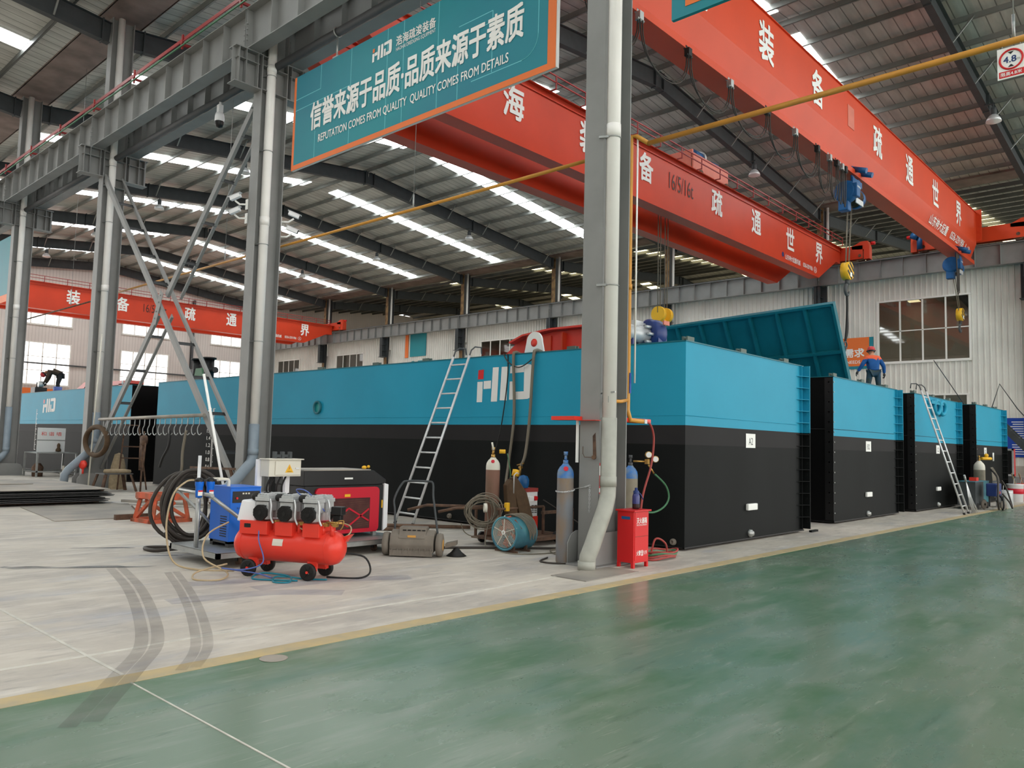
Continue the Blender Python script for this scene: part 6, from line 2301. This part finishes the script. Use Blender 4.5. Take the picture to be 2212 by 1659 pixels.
MB_ = MB().tube([(9.660, 8.800, 0.85), (9.660, 8.800, 1.15), (9.700, 8.780, 1.19), (9.730, 8.760, 1.17)], 0.01, 6)
tag(MB_.build('metal_hook', 'alu'), 'bright metal hook standing up from the leather apron', 'hook')
hose('floor_cable', [(8.4, 9.25, 0.02), (8.9, 8.9, 0.02), (9.6, 8.25, 0.025), (10.0, 7.9, 0.03), (10.3, 7.6, 0.06), (10.2, 7.3, 0.03)], 0.02, 'hose', 'thick dark cable on the floor passing behind the fan')
hose('floor_cable', [(10.65, 9.0, 0.7), (10.85, 8.5, 0.4), (11.0, 8.2, 0.2), (10.9, 7.9, 0.03), (10.5, 7.6, 0.015), (9.6, 7.2, 0.015), (8.8, 6.95, 0.015), (8.62, 7.3, 0.015), (9.0, 7.5, 0.015)], 0.012, 'hose', 'thin dark cable from the welding machine across the floor')
hose('floor_cable', [(10.5, 8.5, 0.3), (10.5, 8.0, 0.05), (10.0, 7.7, 0.015), (9.4, 7.6, 0.015), (9.7, 8.0, 0.015), (10.2, 7.7, 0.03)], 0.012, 'cablegrey', 'grey cable tangle on the floor right of the fan')
cs = MB()
cs.lathe([(0.001, 0.0), (0.14, 0), (0.14, 0.015), (0.05, 0.015), (0.05, 0.18), (0.14, 0.18), (0.14, 0.2), (0.001, 0.2)], (9.75, 7.55, 0.0), n=22)
tag(cs.build('wire_spool', 'black'), 'black wire spool between the fan and the blue cylinder', 'spool')
for pts, lab in (([(9.15, 12.9, 0.03), (10.75, 10.9, 0.05)], 'grey pipe lying on the floor behind the sweeper'), ([(8.8, 12.6, 0.04), (9.5, 11.4, 0.04)], 'short rusty pipe on the floor by the ladder foot')):
    tag(MB().cyl(pts[0], pts[1], 0.035, n=10).build('floor_pipe', 'rust'), lab, 'pipe')

# ------------------------------------------------------------------ left floor: stand, plates, bench, hook rail
os_ = thing('trestle_stand', 'worn orange steel trestle stand on the concrete', 'trestle', (6.8, 15.4, 0), math.radians(4))
k = MB()
k.box(-0.42, 0.42, -0.38, -0.3, 0, 0.07)
k.box(-0.42, 0.42, 0.3, 0.38, 0, 0.07)
k.box(-0.42, -0.34, -0.38, 0.38, 0, 0.07)
k.box(0.34, 0.42, -0.38, 0.38, 0, 0.07)
os1 = k.build('base_frame', 'orange', os_, world=False)
k = MB()
for x in (-0.36, 0.36):
    for y in (-0.33, 0.33):
        k.bar((x, y, 0.05), (x * 0.8, y * 0.8, 0.5), 0.09, 0.06)
k.build('post', 'orange', os_, world=False)
k = MB()
k.bar((-0.3, -0.3, 0.08), (0.1, -0.27, 0.38), 0.05, 0.06)
k.bar((0.34, -0.3, 0.08), (0, -0.27, 0.3), 0.05, 0.06)
k.bar((-0.36, 0.28, 0.08), (-0.32, -0.2, 0.45), 0.05, 0.06)
k.bar((0.3, 0.3, 0.08), (-0.2, 0.28, 0.4), 0.05, 0.06)
k.build('brace', 'orange', os_, world=False)
k = MB()
k.box(-0.36, 0.36, -0.32, -0.22, 0.42, 0.55)
k.box(-0.36, 0.36, 0.22, 0.32, 0.42, 0.55)
k.box(-0.38, -0.26, -0.32, 0.32, 0.45, 0.56)
k.cyl((-0.28, -0.33, 0.49), (-0.28, -0.22, 0.49), 0.06, n=12)
k.build('top_beam', 'orange', os_, world=False)

random.seed(4)
for i in range(9):
    dx, dy = random.uniform(-.16, .12), random.uniform(-.14, .14)
    z = 0.07 + i * 0.034
    if i < 8:
        pl = MB()
        pl.prism([(2.6 + dx, 20.15 + dy, z), (7.6 + dx, 20.05 + dy, z), (7.66 + dx, 24.5 + dy, z), (2.6 + dx, 24.6 + dy, z)], (0, 0, 0.012))
        lab = 'grey steel sheet in the big floor stack, %s from the bottom' % ORD[i]
    else:
        pl = MB()
        pl.prism([(2.6, 20.1, z), (7.55, 20.0, z), (7.7, 24.6, z), (2.6, 24.7, z)], (0, 0, 0.012))
        lab = 'pale topmost steel sheet of the big floor stack'
    tag(pl.build('steel_sheet', 'plate_dk' if i < 8 else 'plate'), lab, 'steel sheet', 'stacked steel sheets')
for i, z in enumerate((0.36, 0.375)):
    pl = MB()
    pl.prism([(2.6, 22.6 + i * .5, z), (6.6 - i, 22.4 + i * .5, z), (6.7 - i, 24.5, z), (2.6, 24.5, z)], (0, 0, 0.013))
    tag(pl.build('steel_sheet', 'plate'), 'smaller sheet lying on the stack, %s one' % ('lower' if i == 0 else 'upper'), 'steel sheet', 'smaller sheets on the stack')
for i in range(3):
    x0, x1 = (2.7, 7.5)
    y = 20.5 + i * 1.9
    tag(MB().box(x0, x1, y, y + 0.09, 0, 0.068).build('timber_bearer', 'rust'), 'wooden bearer under the sheet stack, %s from the front' % ORD[i], 'bearer', 'bearers under the sheet stack')
for i in range(9):
    z = 0.084 + i * 0.034
    if i < 8:
        tag(MB().box(3.0, 3.1, 20.4, 24.2, z - 0.001, z + 0.0205).build('spacer_strip', 'plate_dk'), 'thin strip between sheets of the floor stack, %s from the bottom' % ORD[i], 'strip', 'strips between stacked sheets')
tag(MB().prism([(5.6, 19.75, 0.001), (5.22, 16.34, 0.001), (6.78, 16.31, 0.001), (7.9, 19.75, 0.001)], (0, 0, 0.014)).build('steel_sheet', 'plate'), 'single flat steel sheet on the floor left of the orange stand', 'steel sheet')
tag(MB().box(6.2, 6.9, 16.05, 16.15, 0.0, 0.1).build('steel_bar', 'rust'), 'rusty bar lying beside the orange stand', 'bar')
tag(MB().bar((7.7, 19.6, 0.09), (9.0, 17.6, 0.06), 0.12, 0.06).build('channel_bar', 'plate'), 'grey channel bar beside the sheet stack', 'bar')
for i in range(2):
    tag(MB().tube([(7.6, 18.8 - i * .5, 0.02), (6.9, 16.6 - i * .1, 0.02)], 0.018, 6).build('rebar', 'rust'), 'rusty bar from stack to orange stand, %s one' % ('left' if i == 0 else 'right'), 'bar')

hr = thing('hook_rail', 'rusty pipe rail with a row of steel hooks on the cross brace', 'hook rail', (8.93, 21.4, 2.1))
MB().cyl((8.92, 24.75, 2.09), (8.92, 18.2, 2.17), 0.045, n=12).build('rail', 'plate', hr)
for i in range(20):
    y = 24.4 - i * 0.315
    z = 2.09 + (24.75 - y) * 0.0122 - 0.04
    k = MB()
    k.tube([(8.92, y, z), (8.92, y, z - 0.16), (8.92, y + 0.03, z - 0.2)] + [(8.92, y - 0.02 + 0.12 * math.cos(t), z - 0.31 + 0.12 * math.sin(t)) for t in [0.9 - q * 0.42 for q in range(9)]], 0.012, 6)
    k.build('hook', 'galv', hr)
cho = thing('chain_hoist', 'rusty chain hoist with hanging chains on a hook of the pipe rail', 'chain hoist', (8.92, 21.6, 1.3))
k = MB()
k.lathe([(0.001, -0.06), (0.12, -0.06), (0.14, -0.02), (0.14, 0.05), (0.001, 0.07)], (8.92, 21.55, 1.52), (1, 0, 0), 18)
k.tube([(8.92, 21.55, 1.66), (8.92, 21.55, 1.76)], 0.02, 6)
k.build('body', 'rust', cho)
k = MB()
for dy, z1, r in ((-0.12, 0.7, 0.02), (-0.02, 0.02, 0.012), (0.06, 0.02, 0.012), (0.04, 0.8, 0.035), (0.12, 1.0, 0.03), (0.2, 0.72, 0.025)):
    k.cyl((8.92, 21.55 + dy, 1.45), (8.9, 21.53 + dy * 0.7, z1), r, n=6)
k.build('chain', 'rust', cho)
k = MB()
k.tube([(8.9, 25.2, 1.0) if q == 0 else (8.9 + .02 * q, 24.9 + 0.85 * math.cos(t) * (1 if math.cos(t) > 0 else 1.0), 1.45 + 0.42 * math.sin(t)) for q in (1,) for t in [2 * math.pi * i / 34 for i in range(34)]], 0.075, 10, True)
tag(k.build('suction_hose', 'leather'), 'thick brown hose ring hung on the third near column', 'hose')
hose('strap', [(8.92, 20.0, 1.8), (8.88, 19.95, 1.4), (8.86, 20.2, 1.1), (8.86, 20.35, 0.85)], 0.03, 'rubber', 'black strap hanging on the hook rail', 'strap')
hose('cord_bundle', [(8.92, 19.1, 1.8), (8.88, 19.15, 1.3), (8.86, 19.1, 0.9), (8.88, 19.2, 0.7)], 0.035, 'cablegrey', 'bundle of grey cord hanging at the right end of the hook rail', 'cord')
k = MB()
k.bar((8.75, 18.4, 0.92), (8.75, 16.3, 0.96), 0.05, 0.05)
k.bar((8.75, 18.3, 0.92), (8.95, 17.6, 0.02), 0.05, 0.05)
k.bar((8.75, 16.5, 0.95), (8.9, 16.2, 0.02), 0.05, 0.05)
tag(k.build('pipe_trestle', 'rust'), 'rusty pipe trestle left of the second near column', 'trestle')
sk = thing('stool', 'rusty steel stool with a folded cloth beside the third near column', 'stool', (9.2, 24.3, 0))
k = MB()
k.box(8.85, 9.65, 23.9, 24.6, 0.5, 0.53)
k.build('seat', 'plate_dk', sk)
for x, y, ox, oy in ((8.9, 23.95, -.12, -.1), (9.6, 23.95, .14, -.1), (8.9, 24.55, -.12, .1), (9.6, 24.55, .14, .1)):
    MB().bar((x, y, 0.5), (x + ox, y + oy, 0.0), 0.08, 0.05).build('leg', 'rust', sk)
k = MB()
k.lathe([(0.001, -0.36), (0.06, -0.34), (0.08, -0.1), (0.075, 0.2), (0.05, 0.36), (0.001, 0.38)], (9.3, 24.2, 0.58), (0.9, -0.3, 0), 12)
tag(k.build('folded_cloth', 'rag'), 'dirty folded cloth lying on the rusty stool', 'cloth')
k = MB()
k.lathe([(0.24, 0.0), (0.24, 0.3), (0.2, 0.7), (0.12, 1.05), (0.001, 1.1)], (9.75, 25.3, 0), n=16)
tag(k.build('wooden_post', 'rag'), 'tapered tan post behind the rusty stool', 'post')
k = MB()
for a, b in (((9.6, 24.9, 0), (9.75, 25.0, 1.95)), ((10.3, 24.5, 0), (10.05, 24.7, 1.95)), ((9.75, 25.0, 1.95), (10.05, 24.7, 1.95)), ((9.68, 24.95, 0.95), (10.2, 24.6, 0.95)), ((9.7, 24.97, 1.3), (10.15, 24.63, 1.3))):
    k.bar(a, b, 0.035, 0.035)
tag(k.build('step_frame', 'rust'), 'thin rusty step frame standing behind the stool', 'frame')
tag(MB().cyl((8.85, 25.1, 0.02), (9.05, 25.35, 4.7), 0.022, n=8).build('leaning_pole', 'cream'), 'long pale pole leaning at the third near column', 'pole')
k = MB()
k.lathe([(0.001, 0.06), (0.12, 0.05), (0.14, 0), (0.1, -0.06), (0.001, -0.08)], (8.9, 25.75, 0.72), (-1, -0.4, 0.2), 16)
k.cyl((8.9, 25.75, 0.6), (8.9, 25.75, 0.45), 0.03, n=8)
tag(k.build('red_valve', 'redsat'), 'small red valve on the third near column', 'valve')
bs = thing('work_table', 'pale steel frame table near the rear pontoon holding the notice board', 'table', (10.4, 33.6, 0))
k = MB()
k.box(9.75, 11.15, 32.9, 34.4, 0.88, 0.92)
k.build('top', 'galv', bs)
for x, y in ((9.75, 32.9), (11.09, 32.9), (9.75, 34.34), (11.09, 34.34)):
    MB().box(x, x + 0.06, y, y + 0.06, 0, 0.88).build('leg', 'galv', bs)
k = MB()
for a, b in (((9.75, 32.93, .2), (11.15, 32.93, .2)), ((9.75, 34.37, .2), (11.15, 34.37, .2)), ((9.78, 32.9, .2), (9.78, 34.4, .2))):
    k.bar(a, b, 0.05, 0.06)
k.build('shelf_rail', 'galv', bs)
nb = thing('small_board', 'small white board with red characters standing on the pale table', 'board', (10.2, 33.9, 0.92))
MB().box(10.02, 11.0, 33.9, 33.93, 0.925, 1.85).build('panel', 'offwhite', nb)
text('red_lettering', '和 谐 墙', (10.5, 33.895, 1.62), 0.72, 0.15, 'redsat', nb, PX_, UP_, 0.0)
MB().box(10.02, 11.0, 33.893, 33.899, 1.36, 1.39).build('ledge', 'galv', nb)
k = MB()
k.lathe([(0.001, 0), (0.09, 0.02), (0.1, 0.08), (0.05, 0.16), (0.06, 0.26), (0.03, 0.33), (0.001, 0.34)], (10.75, 33.8, 0.93), n=14)
tag(k.build('gourd', 'leather'), 'brown gourd shaped vessel in front of the white board', 'vessel')
k = MB()
k.lathe([(0.001, 0), (0.18, 0), (0.2, 0.35), (0.1, 0.5), (0.001, 0.5)], (9.98, 33.5, 0.0), n=14)
tag(k.build('dark_bucket', 'rust'), 'dark bucket under the left of the pale table', 'bucket')
k = MB()
k.cyl((10.75, 33.1, 0.0), (10.75, 33.1, 0.2), 0.12, n=14)
k.cyl((10.75, 33.1, 0.2), (10.75, 33.1, 0.42), 0.05, n=10)
tag(k.build('small_pump', 'cream'), 'small cream pump under the right of the pale table', 'pump')
k = MB()
k.lathe([(0.001, 0), (0.1, 0), (0.105, 0.004), (0.09, 0.005), (0.001, 0.005)], (3.29, 5.4, 0.0), n=30)
tag(k.build('drain_cover', 'plate'), 'round grey cover set in the green floor near the yellow line', 'cover')
sc_ = MB().box(0, 0.34, -0.03, 0.03, 0.0, 0.04)
sco = sc_.build('angle_scrap', 'hull_dk')
sco.location = (16.3, 6.55, 0)
tag(sco, 'black angle piece on the floor at the right foot of pontoon A2', 'scrap')

# ------------------------------------------------------------------ right-hand end: welder set, cans, cabinet, stair
wr = thing('welding_machine', 'teal and black welding machine at the foot of the farthest pontoon', 'welding machine', (28.4, 6.1, 0))
k = MB()
k.box(27.7, 28.75, 6.0, 6.5, 0.12, 0.85)
k.build('front_case', 'rafter', wr)
k = MB()
k.box(28.75, 29.5, 6.0, 6.5, 0.12, 0.85)
k.box(27.68, 29.5, 5.99, 6.51, 0.85, 0.87)
k.build('case', 'fanteal', wr)
for x in (27.9, 29.2):
    MB().cyl((x, 5.97, 0.1), (x, 6.03, 0.1), 0.1, n=14).build('wheel', 'rubber', wr)
tag(MB().box(28.3, 28.6, 6.1, 6.3, 0.87, 0.98).build('red_case', 'redsat'), 'small red case on top of the teal welding machine', 'case')
gr3 = cylinder(29.9, 6.35, 0.05, 0.17, 1.45, 'grey_cyl', 'cream', 'short grey gas cylinder with yellow gauges at the right edge', 'brass')
k = MB()
k.cyl((29.98, 6.3, 1.58), (30.35, 6.1, 1.58), 0.05, n=10)
k.sphere((30.2, 6.2, 1.68), 0.07, 8)
k.build('gauge', 'yellow', gr3)
MB().cyl((30.45, 6.05, 1.5), (30.45, 6.05, 1.78), 0.025, n=8).build('flow_tube', 'white', gr3)
sp = thing('paint_sprayer', 'dark blue airless paint sprayer on a small wheeled frame', 'sprayer', (28.4, 5.6, 0))
k = MB()
k.box(28.1, 28.75, 5.5, 5.8, 0.42, 0.82)
k.build('motor_housing', 'blue_dk', sp, bevel=0.03)
MB().box(28.35, 28.5, 5.48, 5.5, 0.5, 0.58).build('label', 'redhose', sp)
k = MB()
for a, b in (((28.0, 5.5, .3), (29.0, 5.45, .05)), ((28.9, 5.6, .9), (28.9, 5.5, .05)), ((28.3, 5.75, .42), (28.3, 5.75, .1)), ((28.6, 5.45, .42), (28.75, 5.4, 0.02)), ((28.9, 5.6, .9), (28.4, 5.7, .85))):
    k.bar(a, b, 0.04, 0.04)
k.build('frame', 'rafter', sp)
for x, y in ((28.3, 5.38), (28.3, 5.9)):
    MB().lathe([(0.04, -0.03), (0.13, -0.03), (0.16, 0), (0.13, 0.03), (0.04, 0.03)], (x, y, 0.16), (0.3, 1, 0), 20).build('wheel', 'dust', sp)
k = MB()
random.seed(2)
for i in range(10):
    k.tube(spline([(29.3 + .03 * i, 5.9, 1.3 - .02 * (i % 3)), (29.2 + .07 * i, 5.85, 1.1), (29.1 + .09 * i, 5.8, 0.7 + .02 * i), (29.2 + .05 * i, 5.8, 0.35)], 4), 0.018, 5)
tag(k.build('cable_bunch', 'cablegrey'), 'bunch of grey cables hanging above the blue paint sprayer', 'cable')
hose('spray_hose', [(29.3, 5.9, 1.25), (28.7, 5.6, 1.0), (28.0, 5.45, 0.7), (27.7, 5.4, 0.35), (27.8, 5.4, 0.05)], 0.03, 'hose', 'dark hose arching down in front of the teal welding machine')
hose('spray_hose', [(28.4, 5.5, 0.45), (28.1, 5.35, 0.35), (27.95, 5.3, 0.15), (28.0, 5.35, 0.03)], 0.025, 'rubber', 'short black hose at the wheel of the paint sprayer')
hose('spray_hose', [(28.6, 5.45, 0.5), (28.75, 5.3, 0.25), (28.9, 5.25, 0.06), (29.3, 5.35, 0.2), (29.5, 5.5, 0.6), (29.3, 5.6, 0.9)], 0.025, 'hose', 'dark hose looping right of the paint sprayer')
k = MB()
k.box(30.2, 30.75, 5.55, 5.95, 0.0, 0.55)
ko = thing('metal_can', 'square tin can with wire handle right of the paint sprayer', 'can', (30.5, 5.75, 0))
k.build('body', 'alu', ko, bevel=0.01)
MB().tube(arc((30.48, 5.75, 0.55), 0.2, 0, math.pi, 12), 0.01, 6).build('handle', 'galv', ko)
k = MB()
k.lathe([(0.001, 0), (0.17, 0), (0.18, 0.5), (0.19, 0.52), (0.17, 0.53), (0.001, 0.5)], (29.9, 5.6, 0), n=20)
tag(k.build('plastic_pail', 'gloss_white'), 'white pail with blue rim half hidden by the tin can', 'pail')
for x, y, m, l in ((34.4, 6.15, 'gloss_white', 'white paint pail with broad red band at the right edge'), (35.4, 6.1, 'redsat', 'red paint pail with a stick at the right picture edge')):
    pt = thing('paint_pail', l, 'pail', (x, y, 0))
    MB().lathe([(0.001, 0), (0.26, 0), (0.28, 0.62), (0.3, 0.64), (0.27, 0.66), (0.001, 0.62)], (x, y, 0), n=24).build('body', m, pt)
    MB().lathe([(0.272, 0.3), (0.283, 0.31), (0.286, 0.48), (0.276, 0.49)], (x, y, 0), n=24).build('band', 'crimson' if m != 'redsat' else 'pink', pt)
    MB().tube(arc((x, y, 0.62), 0.24, 0, math.pi, 10), 0.012, 5).build('handle', 'galv', pt)
    tag(MB().bar((x + 0.1, y, 0.6), (x - 0.25, y + .05, 1.05), 0.04, 0.03).build('stirring_stick', 'rag'), 'pale stirring stick in the ' + ('white' if m != 'redsat' else 'red') + ' paint pail', 'stick')
cb2 = thing('hose_cabinet', 'red fire hose cabinet with glass door behind the farthest pontoon', 'cabinet', (39.0, 7.2, 0.9))
MB().box(38.8, 39.1, 6.95, 7.75, 0.85, 2.0).build('body', 'red', cb2)
d = MB()
for a in ((6.95, 7.02, .85, 2.0), (7.68, 7.75, .85, 2.0), (6.95, 7.75, .85, .93), (6.95, 7.75, 1.92, 2.0)):
    d.box(38.76, 38.8, *a)
do = d.build('door', 'alu', cb2)
MB().box(38.775, 38.785, 7.02, 7.68, 0.93, 1.92).build('glass', 'black', do)
MB().box(38.8, 39.1, 6.95, 7.75, 0, 0.85).build('stand', 'steel_dk', cb2)
bn2 = thing('steel_bench', 'grey steel bench along the plinth at the right edge', 'bench', (40.5, 6.5, 0))
MB().box(40.2, 40.8, 4.8, 7.4, 0.5, 0.8).build('seat', 'steel', bn2)
for y in (4.9, 7.2):
    MB().box(40.3, 40.7, y, y + 0.1, 0, 0.5).build('leg', 'steel_dk', bn2)
stx = thing('access_stair', 'dark steel stair descending at the right picture edge', 'stair', (38, 6, 0))
for dx in (0, 0.7):
    MB().bar((37.4 + dx, 7.65, 3.55), (37.4 + dx, 4.6, 0.1), 0.03, 0.24).build('stringer', 'rafter', stx)
for i in range(11):
    f = (i + 0.5) / 11
    y, z = 7.65 - 3.05 * f, 3.55 - 3.45 * f
    MB().box(37.4, 38.1, y - 0.11, y + 0.11, z - 0.015, z + 0.015).build('tread', 'rafter', stx)
k = MB()
k.bar((38.1, 7.65, 3.5), (38.1, 7.65, 0), 0.06, 0.06)
k.bar((37.4, 7.65, 3.5), (37.4, 7.65, 0), 0.06, 0.06)
k.build('stand', 'rafter', stx)
k = MB()
k.tube([(36.5, 7.3, 3.5), (36.9, 7.05, 4.6), (37.2, 6.5, 3.6), (37.5, 6.0, 2.9)], 0.02, 6)
tag(k.build('bent_rod', 'rafter'), 'thin dark bent rod rising above the right end of the farthest pontoon', 'rod')
tag(MB().cyl((31.0, 7.0, ZT), (29.6, 7.6, 4.9), 0.015, n=5).build('thin_rod', 'rafter'), 'thin rod slanting up from the farthest pontoon deck', 'rod')
